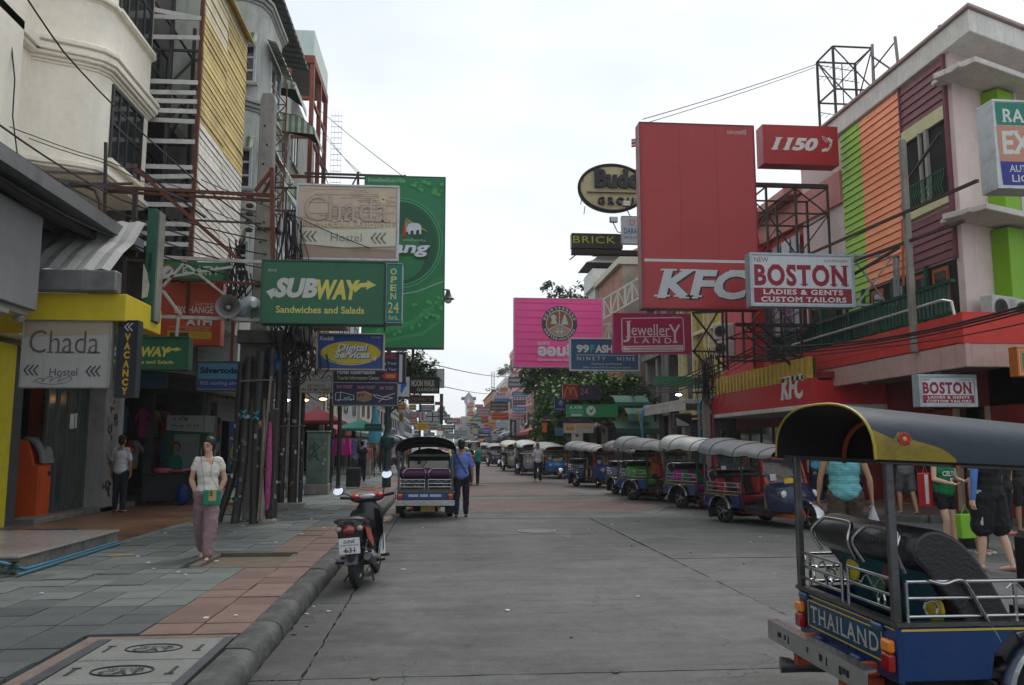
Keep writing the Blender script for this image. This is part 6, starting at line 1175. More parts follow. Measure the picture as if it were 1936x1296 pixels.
def conduit(pts, r, label, k):
    t = thing('conduit', label, 'conduit', pts[0], world=True, group='black cable conduits at the foot of the poles')
    obj('pipe', MB().tube(pts, r, 12), BLK, t, smooth=60)
    for q in range(7):
        z = rnd.uniform(.5, 2.3); i = next((j for j in range(len(pts)-1) if pts[j][2] <= z <= pts[j+1][2]), None)
        if i is None: continue
        f = (z-pts[i][2])/(pts[i+1][2]-pts[i][2]); c = Vector(pts[i]).lerp(Vector(pts[i+1]), f); a0 = rnd.uniform(-2.6,-.6); hh = rnd.uniform(.03,.09); aw = rnd.uniform(.3,.9)
        obj('sticker', MB().grid([[c+Vector((math.cos(a0+aw*u/3)*(r+.003), math.sin(a0+aw*u/3)*(r+.003), v)) for u in range(4)] for v in (-hh/2, hh/2)]), M(st_cols[rnd.randrange(7)], .6, var=.5, sc=25), t)
    return t
cd = [((-4.05,.2),-.28,.075),((-3.86,.0),-.1,.085),((-3.62,-.05),.03,.09),((-3.42,.05),.1,.07),((-3.27,.12),.02,.06)]
labs = ['black conduit flaring out furthest left at the pole foot','black conduit with white stickers second from the left at the pole foot','thick black conduit bearing a white number label in the middle of the cluster','black conduit right of the middle one at the pole foot','thin black conduit at the right end of the pole foot cluster']
for k, ((x, dy), fl, r) in enumerate(cd):
    y = 16.7+dy; conduit([(x+fl,y-.05,.14),(x+fl*.75,y,.45),(x+fl*.3,y,.85),(x,y+.05,1.35),(x,y+.08,2.4),(x+.02,y+.1,3.3+.1*k)], r, labs[k], k)
for k, (x, y, r) in enumerate(((-3.86,20.7,.085),(-3.6,20.75,.11),(-3.42,20.85,.05))):
    conduit([(x,y,.15),(x,y,1.2),(x,y,2.4),(x,y,3.55)], r, ['stickered black conduit, left of the further trio','thickest stickered black conduit of the further trio','slim pale edged conduit, right of the further trio'][k], k)
one('conduit_plinth', MB().bx(-4.02,20.5,.12,-3.32,21.0,.27), CONC, 'low concrete plinth under the further trio of conduits', 'plinth', bevel=.02)
t = thing('steel_post', 'thin dark steel post in a lump of concrete right of the pole foot', 'post', (-3.3,16.6,.15), world=True)
obj('post', MB().bx(-3.33,16.5,.15,-3.22,16.6,2.35), BLK, t); obj('footing', MB().bx(-3.42,16.45,.1,-3.16,16.68,.24), CONC, t, bevel=.03)
t = thing('hand_rack', 'narrow rusty ladder-like frame leaning among the conduits', 'frame', (-3.35,16.9,.15), world=True)
obj('rail', MB().beam((-3.5,16.55,.2),(-3.36,16.6,3.0),.04), M((.22,.17,.13), .7, dirt=.5), t); obj('rail', MB().beam((-3.22,16.58,1.6),(-3.22,16.6,2.35),.03), RUST, t); obj('rung', MB().beam((-3.42,16.58,2.3),(-3.2,16.58,2.36),.035), M((.2,.18,.16)), t)
one('folded_umbrella', MB().lathe([(.015,1.95),(.03,1.9),(.055,1.4),(.06,1.0),(.055,.72),(.045,.7),(.06,.55),(.03,.3),(.01,.26)], (-3.31,16.42,.15), 10), M((.30,.05,.15), .8, var=.5, sc=9, bump=.3, bs=12), 'magenta folded cloth umbrella tied against the dark steel post', 'umbrella', smooth=60)
for k, (x, z) in enumerate(((-3.86,2.25),(-3.62,2.23))):
    mb = MB()
    for q in range(6): a = q*1.05; leaf(mb, (x, 16.58, z), (math.cos(a), -.4, math.sin(a)), .13, .045, 0)
    one('ribbon_bow', mb, M((.04,.30,.42), .5), ('turquoise ribbon bow tied to the second conduit','turquoise ribbon bow tied to the thick middle conduit')[k], 'ribbon')
one('cable_clamp', MB().tube([(-3.95,16.6,2.9),(-3.3,16.6,2.93)], .018, 6).tube([(-4.0,20.6,2.1),(-3.3,20.65,2.12)], .02, 6), M((.12,.12,.12), .5, .4), 'pale pipe clamps strapped across the black conduits', 'clamp')
t = thing('junction_box', 'weathered white junction box bolted to the utility pole under the big green sign', 'junction box', (-3.1,17.0,4.0), world=True); obj('casing', MB().bx(-3.05,16.9,3.75,-2.7,17.6,4.35), M((.33,.32,.3), .6, dirt=.6, streak=.6), t, bevel=.02); obj('side_vent', MB().bx(-3.0,16.885,3.85,-2.76,16.895,4.2), M((.24,.24,.23)), t)
t = thing('junction_box', 'grey steel tray box right of the junction box under the green sign', 'junction box', (-2.5,17.2,4.0), world=True); obj('casing', MB().bx(-2.68,16.9,4.02,-1.95,17.4,4.28), M((.3,.3,.3), .5, .3, dirt=.4), t, bevel=.02)
t = thing('transformer_tray', 'wide dark concrete tray under the cables left of the pole', 'tray', (-4.2,17.3,3.6), world=True); obj('tray', MB().bx(-4.15,17.0,3.7,-3.2,17.6,3.98), M((.07,.066,.062), .85, dirt=.5), t, bevel=.02); obj('pillar', MB().bx(-4.1,17.1,2.6,-3.4,17.55,3.7), M((.09,.085,.08), .85, dirt=.5), t)
def cable(pts, r=.012, name='cable'):
    """sagging line through the given points"""
    out_ = []
    for a, b in zip(pts, pts[1:]):
        a = Vector(a[:3]); b = Vector(b[:3]); L_ = (b-a).length; n = max(3, min(14, int(L_*2)))
        for i in range(n): f = i/n; p = a.lerp(b, f); p.z -= SAG*L_*4*f*(1-f); out_.append(p)
    out_.append(Vector(pts[-1][:3])); return out_
SAG = .02
CB = M((.018,.018,.02), .6)
def knot(c, spread, n, zr, label):
    mb = MB(); r2 = random.Random(n+int(c[0]*10))
    for k in range(n):
        p = Vector(c)+Vector((r2.gauss(0,spread*.3), r2.gauss(0,.12), zr[1]-r2.random()*.3)); pts = [p]; dr = r2.gauss(0,spread*.09)
        while p.z > zr[0]+r2.random()*.6: p = p+Vector((r2.gauss(dr,.03), r2.gauss(0,.02), -r2.uniform(.2,.4))); pts.append(p)
        if r2.random() < .5: pts += [p+Vector((.1,0,-.12)), p+Vector((.25,0,.1)), p+Vector((.2,0,.4))]
        if len(pts) > 2: mb.tube(pts, r2.uniform(.008,.022), 5)
    return one('cable_tangle', mb, CB, label, 'cables', kind='stuff')
knot((-3.15,17.0,0), .35, 22, (4.4,6.5), 'tangle of black cables hanging down the right side of the utility pole')
knot((-4.25,17.0,0), .4, 13, (4.5,5.9), 'tangle of black cables hanging left of the utility pole')
knot((-3.15,17.1,0), .6, 34, (3.0,4.2), 'dense black cable knot under the junction boxes')
knot((-2.9,16.9,0), .5, 14, (3.3,4.6), 'loops of black cable beside the blue photo sign')
mb = MB()
for k in range(9): mb.torus((-3.25+rnd.uniform(-.3,.5),16.9,3.35+rnd.uniform(-.3,.35)), rnd.uniform(.15,.32), .016, 'y', 18, 5)
one('cable_coil', mb, CB, 'coils of spare black cable hung on the pole', 'cables', kind='stuff')
one('blue_tarp', MB().ell((-3.4,16.9,3.42),(.13,.1,.16),8,6).ell((-3.3,16.88,3.22),(.07,.08,.12),8,6), M((.012,.06,.16), .5, bump=.6, bs=10), 'crumpled blue plastic sheet stuffed among the pole cables', 'plastic sheet', smooth=60)
t = thing('sign_gantry', 'rusty red steel frame reaching from the cream building to the pole over the green signs', 'gantry', (-5, 16, 5), world=True)
def bar(px0, py0, px1, py1, Y0_, Y1_, w_=.05, m_=RUST, nm='bar'): obj(nm, MB().beam(PY(px0,py0,Y0_), PY(px1,py1,Y1_), w_), m_, t)
bar(200,354,516,370,16,16.2,.06); bar(200,362,516,380,16.4,16.5,.05); bar(514,318,516,496,16.1,16.1,.08); bar(248,312,452,492,15.9,15.9,.07); bar(482,362,514,322,16.1,16.1,.06); bar(498,366,516,336,16.3,16.2,.05)
bar(265,322,388,412,16.3,16.3,.045,STEEL); bar(256,360,254,440,16,16,.08,STEEL); bar(330,415,494,423,16.2,16.2,.035,STEEL); bar(75,325,196,330,13.6,15.5,.045,STEEL); bar(85,336,250,362,13.6,15.8,.05,STEEL); bar(200,270,198,405,15.4,15.4,.05,STEEL); bar(133,349,250,348,14.5,15.6,.05,STEEL)
obj('bar', MB().tube([PY(115,351,14.5),PY(160,352,14.6),PY(180,360,14.7),PY(188,380,14.7),PY(191,405,14.7)], .035, 6), STEEL, t)
WR = M((.4,.39,.37), .6, dirt=.55, dcol=(.16,.08,.04))
t = thing('sign_gantry', 'peeling white pipe frame carrying the two loudspeakers left of the big green sign', 'gantry', (-4.5, 15.8, 4), world=True)
for a in ((310,487,494,496),(300,599,492,605)): bar(*a,15.8,15.8,.065,WR,'rail')
for a in ((308,542,352,494),(345,494,428,560),(308,550,342,596),(338,600,334,636),(300,527,440,505)): bar(*a,15.75,15.75,.045,WR,'brace')
bar(306,526,494,538,15.9,15.9,.05,RUST,'rail')
t = thing('sign_gantry', 'dark steel roof frame above the green beer billboard', 'gantry', (-2, 24, 9), world=True)
bar(576,328,766,334,24.2,24.2,.06,STEEL); bar(580,334,700,338,24.6,24.4,.05,STEEL); bar(677,326,677,360,24.2,24.2,.07,STEEL); bar(677,330,662,358,24.2,24.2,.04,STEEL); bar(766,331,765,342,24.2,24.2,.05,STEEL)
for x in (-2.2,-.9): obj('stem', MB().bx(x,24.4,3.9,x+.08,24.5,9.6), STEEL, t)
obj('outrigger', truss(MB(), (-7,24.5,5.3),(-2.4,24.4,5.3),.8,8,.025), STEEL, t); obj('outrigger', truss(MB(), (-7,24.5,8.6),(-2.4,24.4,8.6),.7,8,.025), STEEL, t)
t = thing('lattice_mast', 'small rusty lattice mast between the striped awnings', 'mast', (-4.8,24.5,6), world=True)
mm_ = MB(); a0 = PY(532,385,21.5);
for x in (0,.36): mm_.beam((a0.x-.32+x,21.5,a0.z-.4),(a0.x-.32+x,21.5,a0.z+3.3),.035)
for k in range(8): mm_.beam((a0.x-.32+.36*(k%2),21.5,a0.z-.3+k*.43),(a0.x-.32+.36*((k+1)%2),21.5,a0.z+.13+k*.43),.025); mm_.beam((a0.x-.32,21.5,a0.z-.3+k*.43),(a0.x+.04,21.5,a0.z-.3+k*.43),.025)
obj('lattice', mm_, RUST, t)
t = thing('sign_gantry', 'dark poles carrying the photo and travel signs over the left pavement', 'gantry', (-2.5, 18, 3), world=True)
for px, Yp, y0_ in ((596,17.1,628),(727,17.1,628)): obj('hanger', MB().beam(PY(px,y0_,Yp),PY(px,y0_-22,Yp),.04), STEEL, t)
obj('rail', MB().beam(PY(570,660,19.4),PY(770,662,19.4),.05), STEEL, t); obj('rail', MB().beam(PY(440,724,20.8),PY(640,745,20.8),.05), STEEL, t)
for k, (x, y) in enumerate(((-3.72,28.5),(-3.45,28.6))):
    one('pavement_post', MB().tube([(x,y,.15),(x,y,3.4)], .07, 8), BLK, ('stickered dark post, left of the pair beyond the green cabinet','stickered dark post, right of the pair beyond the green cabinet')[k], 'post', smooth=60)
def horn(p, face, label, col):
    t = thing('loudspeaker', label, 'loudspeaker', p, R_(face))
    n = 20; rows = []
    for r_, y in ((.02,.30),(.045,.28),(.07,.2),(.11,.1),(.17,.02),(.215,-.02),(.225,-.025),(.215,-.01),(.16,.04),(.09,.14),(.03,.22)):
        rows.append([(r_*math.cos(2*math.pi*j/n), y, r_*math.sin(2*math.pi*j/n)) for j in range(n)])
    obj('horn', MB().grid(rows, True), M(col, .4, .2, dirt=.3), t, smooth=50)
    obj('driver', MB().grid([[(r_*math.cos(2*math.pi*j/12), y, r_*math.sin(2*math.pi*j/12)) for j in range(12)] for r_, y in ((.0,.18),(.04,.17),(.05,.12),(.03,.08),(0,.06))], True), M((.3,.3,.3), .4), t, smooth=50)
    obj('motor', MB().grid([[(r_*math.cos(2*math.pi*j/12), y, r_*math.sin(2*math.pi*j/12)) for j in range(12)] for r_, y in ((.0,.28),(.07,.28),(.08,.33),(.06,.42),(0,.43))], True), M((.3,.31,.3), .5), t, smooth=50)
    obj('bracket', MB().beam((0,.2,-.04),(0,.2,-.24),.04), STEEL, t)
horn(PY(431,580,15.5), 12, 'grey horn loudspeaker facing the street, left of the pair on the pipe frame', (.16,.16,.16))
horn(PY(474,582,15.9), 200, 'pale blue grey horn loudspeaker seen from behind, right of the pair', (.30,.36,.42))
t = thing('utility_cabinet', 'tall green street cabinet with graffiti and stickers on a concrete foot', 'cabinet', (-3.8, 26.3, .15))
cg = M((.13,.185,.155), .6, dirt=.4, var=.12, streak=.4)
obj('foot', MB().bx(-.36,-.28,0,.36,.28,.32), CONC, t, bevel=.02); obj('body', MB().bx(-.33,-.25,.32,.33,.25,1.88), cg, t, bevel=.02); obj('lid', MB().bx(-.36,-.28,1.885,.36,.28,1.94), cg, t, bevel=.02)
obj('door', MB().bx(-.31,-.27,.38,.14,-.252,1.82).bx(.16,-.27,.38,.31,-.252,1.82), cg, t)
gg = MB(); [gg.tube([(rnd.uniform(-.28,.1),-.275,rnd.uniform(.9,1.75)) for _ in range(4)], .008, 4) for _ in range(9)]; obj('graffiti', gg, M((.05,.09,.08), .6), t)
for k in range(12): obj('vent_rib', MB().bx(-.3+.036*k,-.28,.42,-.285+.036*k,-.27,.78), cg, t)
for k in range(7): obj('sticker', MB().bx(.17+.05*(k%2),-.276,.9+.12*k,.22+.05*(k%2),-.271,.97+.12*k), M(st_cols[k%7], .6), t)
t = thing('shopping_bags', 'heap of patterned plastic bags and bottles left of the green cabinet', 'bags', (-4.35, 25.2, .15))
for k in range(9): obj('bag', MB().ell((rnd.uniform(-.25,.25),rnd.uniform(-.1,.1),.12+.1*(k%3)),(.11,.09,.15),7,5), M(rnd.choice([(.25,.3,.35),(.4,.1,.06),(.35,.33,.3),(.1,.15,.3)]), .6, bump=.5, bs=15), t, smooth=60)
t = thing('potted_plant', 'leafy dark green plant in the shade behind the green cabinet', 'plant', (-4.3, 29.5, .15)); obj('pot', MB().lathe([(0,0),(.14,0),(.2,.35),(.17,.35),(0,.3)], n=10), M((.2,.1,.06)), t)
fm = MB(); [leaf(fm, (0,0,.35+rnd.uniform(0,1.1)), (math.cos(a), math.sin(a), rnd.uniform(.1,.8)), rnd.uniform(.25,.5), .07, .3) for a in [k*.7 for k in range(60)]]; obj('foliage', fm, M((.03,.075,.02), .5), t, kind='stuff')
t = thing('suitcase', 'upright dark wheeled suitcase beside the person in navy', 'suitcase', (-3.05, 29.6, .15)); obj('shell', MB().bx(-.24,-.14,.06,.24,.14,.72), M((.02,.022,.025), .5), t, bevel=.03); obj('handle', MB().tube([(-.1,.1,.7),(-.1,.1,1.05),(.1,.1,1.05),(.1,.1,.7)], .012, 5), STEEL, t)
for s in (-1,1): obj('wheel', MB().torus((s*.18,0,.035),.025,.012,'x',10,5), DARK, t)
def lamp_post(x, y, h, ax, label, arms=1, base=True):
    t = thing('street_lamp', label, 'street lamp', (x, y, .15)); lm_ = M((.012,.055,.055), .45, dirt=.2)
    obj('post', MB().lathe([(.0,0),(.16,0),(.16,.5),(.12,.6),(.1,1.2),(.1,1.35),(.22,1.42),(.27,1.6),(.25,1.78),(.16,1.86),(.12,2.0),(.1,2.1),(.085,h*.6),(.07,h),(0,h+.1)] if base else [(0,0),(.12,0),(.08,h),(0,h)], n=12), lm_, t, smooth=40)
    for s in ([1, -1] if arms == 2 else [1]):
        e = ax*s; a = obj('arm', MB().tube([(0,0,h-.5),(e*.25,0,h-.2),(e*.6,0,h-.08),(e,0,h-.1)], .03, 6), lm_, t)
        obj('lamp_hood', MB().lathe([(.02,h-.08),(.06,h-.1),(.09,h-.22),(.14,h-.36),(.24,h-.44),(.23,h-.46),(.1,h-.4),(0,h-.36)], (e,0,0), 14), lm_, t, smooth=40)
        obj('lamp_glass', MB().ell((e,0,h-.5),(.14,.14,.12),12,8), M((.62,.55,.42), .2), t, smooth=90)
    return t
lamp_post(-1.95, 30.4, 7.35, 2.15, 'dark teal ornate street lamp with a bell hood beside the beer billboard')
lamp_post(8.95, 79, 9.0, -2.2, 'tall dark green street lamp on the right pavement under the pink bank sign')
lamp_post(-1.7, 66, 6.9, 1.5, 'further dark green street lamp on the left by the blank billboard')
one('utility_pole', MB().cone((8.2,70,.1),(8.2,70,9.2),.16,.12,8), CONC, 'grey concrete pole with cross arms left of the right street lamp', 'pole').__class__
t = thing('utility_pole', 'short concrete pole wrapped in cables in front of the yellow shophouse', 'pole', (9.0,27.6,.14), world=True)
obj('shaft', MB().bx(8.9,27.5,.14,9.12,27.72,4.6), CONC, t, bevel=.02); obj('red_pipe', MB().tube([(9.2,27.5,.14),(9.2,27.5,3.2)], .045, 8), M((.25,.03,.05), .5), t)
ins = MB(); [ins.lathe([(0,0),(.06,.01),(.07,.05),(.03,.07),(0,.07)], (8.8-.12*(k%3)*1.0,27.4,3.4+.16*(k//3)), 8) for k in range(12)]; obj('insulator', ins, M((.06,.05,.05), .3), t)
for k in range(4): obj('cross_arm', MB().bx(8.5,27.42,3.4+.2*k,9.3,27.48,3.44+.2*k), STEEL, t)
knot((8.9,27.3,0), .5, 15, (3.2,4.6), 'dense tangle of cables on the short right pole')
knot((10.0,30,0), .7, 18, (3.5,5.3), 'tangle of cables below the stacked air conditioners')
t = thing('utility_pole', 'slim grey concrete post standing on the red balcony before the clapboards', 'pole', (10.45,17.4,3.7), world=True); obj('shaft', MB().bx(10.4,17.33,3.7,10.53,17.46,8.6), CONC, t, bevel=.01)
t = thing('pipe_rack', 'dark steel pipes slung along the clapboard building in front of the maroon boards', 'pipe rack', (10.4,18,7), world=True)
for a, b in (((1440,520,10.6),(1848,342,10.25)),((1600,500,10.7),(1822,418,10.35)),((1545,560,10.75),(1700,468,10.5))): obj('pipe', MB().beam(PX(*a),PX(*b),.06), M((.05,.035,.03), .6, dirt=.4), t)
obj('stay', MB().beam(PX(1720,335,11),PX(1778,252,10.4),.05), STEEL, t); obj('ladder_rail', MB().beam(PX(1706,415,11.4),PX(1708,540,11.4),.05), M((.45,.12,.04)), t)
t = thing('sign_scaffold', 'black cross-braced steel scaffold holding up the red phone and restaurant signs', 'scaffold', (10,24,3.5), world=True)
X_ = (8.75, 9.6, 10.5, 11.5); Z_ = (4.2, 4.9, 5.9, 7.2, 8.5, 9.3)
for x in X_:
    for y in (23.2, 24.6): obj('upright', MB().bx(x-.03,y-.03,4.0,x+.03,y+.03,9.3), STEEL, t)
hb = MB(); db = MB()
for z in Z_: hb.bx(8.75,23.18,z,11.5,23.22,z+.05).bx(8.75,24.58,z,11.5,24.62,z+.05); [hb.bx(x-.02,23.2,z,x+.02,24.6,z+.04) for x in X_]
obj('ledger', hb, STEEL, t, kind='stuff')
for i in range(3):
    for j in range(5):
        if (i+j) % 2: db.beam((X_[i],23.2,Z_[j]),(X_[i+1],23.2,Z_[j+1]),.035)
        else: db.beam((X_[i+1],23.2,Z_[j]),(X_[i],23.2,Z_[j+1]),.035)
        if i == 1: db.beam((X_[i],24.6,Z_[j]),(X_[i+1],24.6,Z_[j+1]),.03)
obj('cross_brace', db, STEEL, t, kind='stuff')
obj('cantilever', MB().beam((8.6,22.5,5.0),(10.3,22.9,3.7),.06).beam((8.9,22.5,5.1),(10.6,22.9,3.8),.06).beam((8.3,22.6,5.05),(10.9,22.6,5.05),.1), STEEL, t)
obj('main_beam', MB().bx(5.6,23.1,9.3,11.5,23.17,9.42).bx(5.6,22.6,5.48,8.5,22.7,5.6), STEEL, t)
t = thing('sign_gantry', 'grey steel frame joining the big tailor sign to the clapboard wall', 'gantry', (11,20,5.2), world=True)
gm2 = M((.33,.36,.38), .5, .3, dirt=.3)
for a in ((1612,483,1700,486),(1612,577,1694,577),(1690,486,1693,577),(1698,484,1698,577)): obj('bar', MB().beam(PY(a[0],a[1],20.05),PY(a[2],a[3],20.05),.055), gm2, t)
for a in ((1614,490,1678,577),(1620,577,1684,490)): obj('brace', MB().beam(PY(a[0],a[1],20.1),PY(a[2],a[3],20.1),.035), gm2, t)
t = thing('sign_gantry', 'black braced bracket between the crimson jewellery sign and its building', 'gantry', (9,27.2,4.5), world=True)
for a in ((1308,592,1368,590),(1306,664,1368,666),(1366,590,1368,700),(1310,594,1366,664),(1356,592,1312,664),(1310,664,1345,700),(1352,674,1420,676),(1352,676,1378,700)): obj('bar', MB().beam(PY(a[0],a[1],27.2),PY(a[2],a[3],27.2),.06), STEEL, t)
t = thing('roof_tower', 'black open lattice tower on the clapboard building roof with an aerial inside', 'tower', (13,26.5,11.6), world=True)
p = PY(1568,232,26.5); q = PY(1640,104,26.5); x0_, x1_ = p.x, q.x-.1; zt = q.z; zb = p.z-.9
tw_ = MB()
for x in (x0_, x1_):
    for y in (26.0, 27.2): obj('leg', MB().beam((x,y,zb),(x,y,zt),.07), STEEL, t)
for z in (zb+.9, zb+1.9, zt):
    tw_.beam((x0_,26,z),(x1_,26,z),.05); tw_.beam((x0_,27.2,z),(x1_,27.2,z),.05); tw_.beam((x0_,26,z),(x0_,27.2,z),.05); tw_.beam((x1_,26,z),(x1_,27.2,z),.05)
tw_.beam((x0_,26,zb),(x1_,26,zb+1.9),.035).beam((x1_,26,zb+1.9),(x0_,26,zt),.035).beam((x0_,27.2,zt),(x1_,27.2,zb+1.9),.035).beam((x0_,26,zb+1.9),(x0_,27.2,zt),.035).beam((x1_,27.2,zb+1.9),(x1_,26,zt),.035).beam((x0_,26,zb+1.9),(x1_,26,zt),.035)
obj('lattice', tw_, STEEL, t)
an = MB(); cx = (x0_+x1_)/2-.1; an.beam((cx,26.6,zb),(cx,26.6,zt-.3),.03)
for z in (zt-.5,zt-.9,zb+1.2,zb+.7): an.beam((cx-.9,26.6,z+.1),(cx+.6,26.6,z-.1),.02); [an.beam((cx-.8+.2*k,26.4,z),(cx-.8+.2*k,26.8,z),.012) for k in range(7)]
obj('aerial', an, M((.12,.12,.12), .5, .4), t)
t = thing('roof_masts', 'two thin steel masts with a slanting brace beside the roof tower', 'mast', (13,23,11.6), world=True)
for a in ((1649,84,1652,180),(1692,70,1700,140)): obj('mast', MB().beam(PX(a[0],a[1],12.4),PX(a[2],a[3],12.4),.06), M((.2,.18,.17), .5, .3), t)
obj('brace', MB().beam(PX(1652,130,12.4),PX(1690,82,12.4),.03).beam(PX(1645,104,12.4),PX(1690,135,12.4),.04), STEEL, t)
def line(label, pts, r=.012, sag=.015, name='overhead_cable', grp=None):
    global SAG; SAG = sag; o = one(name, MB().tube(cable(pts), r, 5), CB, label, 'cable', grp); return o
line('long black cable slanting down across the cream building to the pole', [PY(40,-20,13),PY(120,98,14),PY(215,200,15),PY(380,350,16.3),PY(505,440,17)], .016)
line('upper wire pinned across the cream wall below the bay', [PY(18,240,13.6),PY(60,256,13.7),PY(190,300,14.8),PY(420,380,16.5)], .009)
line('lower wire pinned across the cream wall below the bay', [PY(55,262,13.7),PY(190,306,14.8),PY(480,430,16.8)], .009)
line('thin cable rising up the cream wall at the left edge', [PY(14,0,13.9),PY(28,150,13.9),PY(24,220,13.9),PY(34,300,13.9)], .012)
line('cable sloping behind the wood-look hostel sign', [PY(380,340,16.5),PY(560,410,17.1),PY(700,470,17.1)], .01)
line('taut stay wire from the rusty frame top down to the beer billboard frame', [PY(606,210,34),PY(765,336,24.3)], .012, .004)
line('lower pair wire, left, down to the beer billboard mast', [PY(606,240,36),PY(674,326,24.3)], .01, .004); line('lower pair wire, right, down to the beer billboard mast', [PY(606,250,36),PY(684,330,24.3)], .01, .004)
line('upper wire across the sky between the roof tower and the red restaurant board', [PY(1215,226,22.6),PY(1560,116,26)], .013, .006); line('lower wire across the sky between the roof tower and the red restaurant board', [PY(1215,235,22.6),PY(1540,128,26)], .011, .006)
line('wire across the far sky, upper, above the street end', [PY(822,690,48),PY(965,712,110)], .03, .004); line('wire across the far sky, lower, above the street end', [PY(838,731,60),PY(950,744,130)], .03, .004)
for k, (y0, y1, y2) in enumerate(((572,648,655),(578,652,662),(584,658,668),(606,664,676))):
    line(['topmost','second','third','lowest'][k]+' black cable sweeping from the right edge past the balcony to the short pole', [PX(1960,y0,9.4),PX(1655,y1-6,9.6),PX(1430,y2,9.5),Vector((8.95,27.5,4.2-.15*k))], .024-.004*k, .01)
for k in range(5):
    line(['first','second','third','fourth','fifth'][k]+' cable of the bundle running up the right side from the short pole', [(8.9,27.5,4.3-.12*k),(9.6,38,4.6-.1*k),(9.4,52,4.9-.12*k),(8.3,70,5.6-.2*k),(8.5,110,6-.2*k)], .022, .02)
for k in range(5):
    line(['first','second','third','fourth','fifth'][k]+' cable of the bundle running up the left side from the concrete pole', [(-3.6,17.3,5.2-.35*k),(-4.2,25,5.0-.3*k),(-3.9,40,4.9-.2*k),(-3.6,60,5.2-.2*k),(-3.4,100,5.4-.2*k)], .024, .02)
for k in range(4): line(['highest','second highest','third','lowest'][k]+' cable from the pole towards the camera over the left canopy', [(-3.6,17.3,5.9-.3*k),(-5.2,13.5,5.6-.22*k),(-5.35,9,5.5-.2*k),(-5.4,4,5.6-.2*k)], .014, .02)
for k in range(3): line(['upper','middle','lower'][k]+' slack cable between the two clusters of left conduits', [(-3.7,17.2,4.2-.3*k),(-3.6,20.8,3.7-.2*k),(-3.6,28,3.7-.2*k)], .02, .05)
# ================================================================ TREES
def tree(label, base, h, crown, n, cols_, leaf_s=.16, trunk=.14, seed=1, name='tree', spread=None):
    r2 = random.Random(seed); t = thing(name, label, 'tree', base)
    tr = MB(); top = Vector((r2.gauss(0,.2), r2.gauss(0,.2), h*.55)); tr.tube([(0,0,0),(.05,.02,h*.3),top], n=8, rs=[trunk, trunk*.75, trunk*.55])
    for c, r in crown: tr.tube([top*.9, (top+Vector(c))*.5+Vector((0,0,-.1)), Vector(c)], n=5, rs=[trunk*.5, trunk*.3, trunk*.1])
    obj('trunk', tr, M((.09,.075,.055), .9, bump=.5), t, smooth=60)
    lv = [MB() for _ in cols_]; tot = sum(r[0]*r[1]*r[2] for _, r in crown)
    for c, r in crown:
        c = Vector(c); k = int(n*r[0]*r[1]*r[2]/tot); clumps = [Vector((r2.gauss(0,1),r2.gauss(0,1),r2.gauss(0,1))).normalized()*r2.uniform(.45,1) for _ in range(max(6,k//55))]
        for i in range(k):
            q = clumps[r2.randrange(len(clumps))]; p = c+Vector((q.x*r[0]+r2.gauss(0,.15)*r[0]*.9, q.y*r[1]+r2.gauss(0,.15)*r[1], q.z*r[2]+r2.gauss(0,.15)*r[2]))
            leaf(lv[r2.randrange(len(cols_))], p, (r2.gauss(0,1), r2.gauss(0,1), r2.gauss(.1,.6)), leaf_s*r2.uniform(.8,1.6), leaf_s*.42, .25)
    for m_, c_ in zip(lv, cols_):
        if m_.v: obj('crown', m_, M(c_, .5, var=.25, sc=1.2, bump=0), t, kind='stuff')
    return t
G1 = [(.08,.19,.022),(.045,.12,.02),(.13,.27,.03)]; G2 = [(.05,.11,.025),(.07,.14,.03),(.035,.08,.02)]
tree('bright green leafy tree above the green bank machine sign on the right', (9.4,46,.14), 5.2, [((-.6,0,4.1),(1.9,1.6,1.3)),((-2.2,.4,3.4),(1.2,1.2,1.1)),((1.2,0,4.2),(1.4,1.3,1.2))], 8000, G1, .24, seed=3)
tree('second bright tree left of the red arched sign, lower and rounder', (8.6,54,.14), 5.0, [((-.8,0,3.9),(1.9,1.8,2.0)),((.9,0,4.4),(1.8,1.5,1.5)),((-1.6,0,2.6),(1.0,1,1.2))], 7500, G1, .27, seed=4)
tree('dark leaved tree with drooping crown just under the pink bank sign', (8.0,62,.14), 8.5, [((-.4,0,6.6),(1.7,1.6,1.9)),((.6,0,7.9),(1.4,1.3,1.2)),((2.5,0,6.2),(2,1.6,1.6))], 5500, G2, .3, seed=5)
tree('tall dark tree whose crown shows above the pink bank sign beside the tower', (11.4,66,.14), 14.2, [((.6,0,13.6),(2.0,1.8,1.3)),((-2.6,0,14.1),(1.1,1,.85)),((2.6,0,12.6),(1.6,1.5,1.5)),((-.8,0,12.6),(1.8,1.5,1.2))], 3600, [(.04,.10,.03),(.055,.12,.04)], .26, .2, seed=6)
tree('dark tree with ragged crown over the garden sign on the left pavement', (-2.9,47,.15), 6.6, [((.8,0,5.9),(1.6,1.3,.9)),((2.0,0,5.2),(.85,.8,.7)),((.2,0,4.6),(1.4,1.2,.8))], 5000, G2, .2, seed=7)
tree('low green shrub at the foot of the right trees by the parked vehicles', (8.6,60,.14), 2.2, [((0,0,1.5),(1.3,1,.9)),((-1.2,0,1.2),(.8,.8,.6))], 1200, G1, .18, .06, seed=8, name='shrub')
tree('feathery rooftop tree beside the lattice mast on the white shophouse', (10.6,136,11.2), 3.2, [((0,0,2.6),(1.8,1.4,1.1)),((1.6,0,2.0),(1.2,1,.8))], 900, [(.12,.19,.12),(.09,.15,.09)], .3, .08, seed=9)
t = thing('roof_lattice', 'small lattice mast on the rooftop terrace in the distance on the right', 'mast', (0,0,0), world=True); mm_ = MB(); p = PY(929,738,134); q = PY(935,702,134)
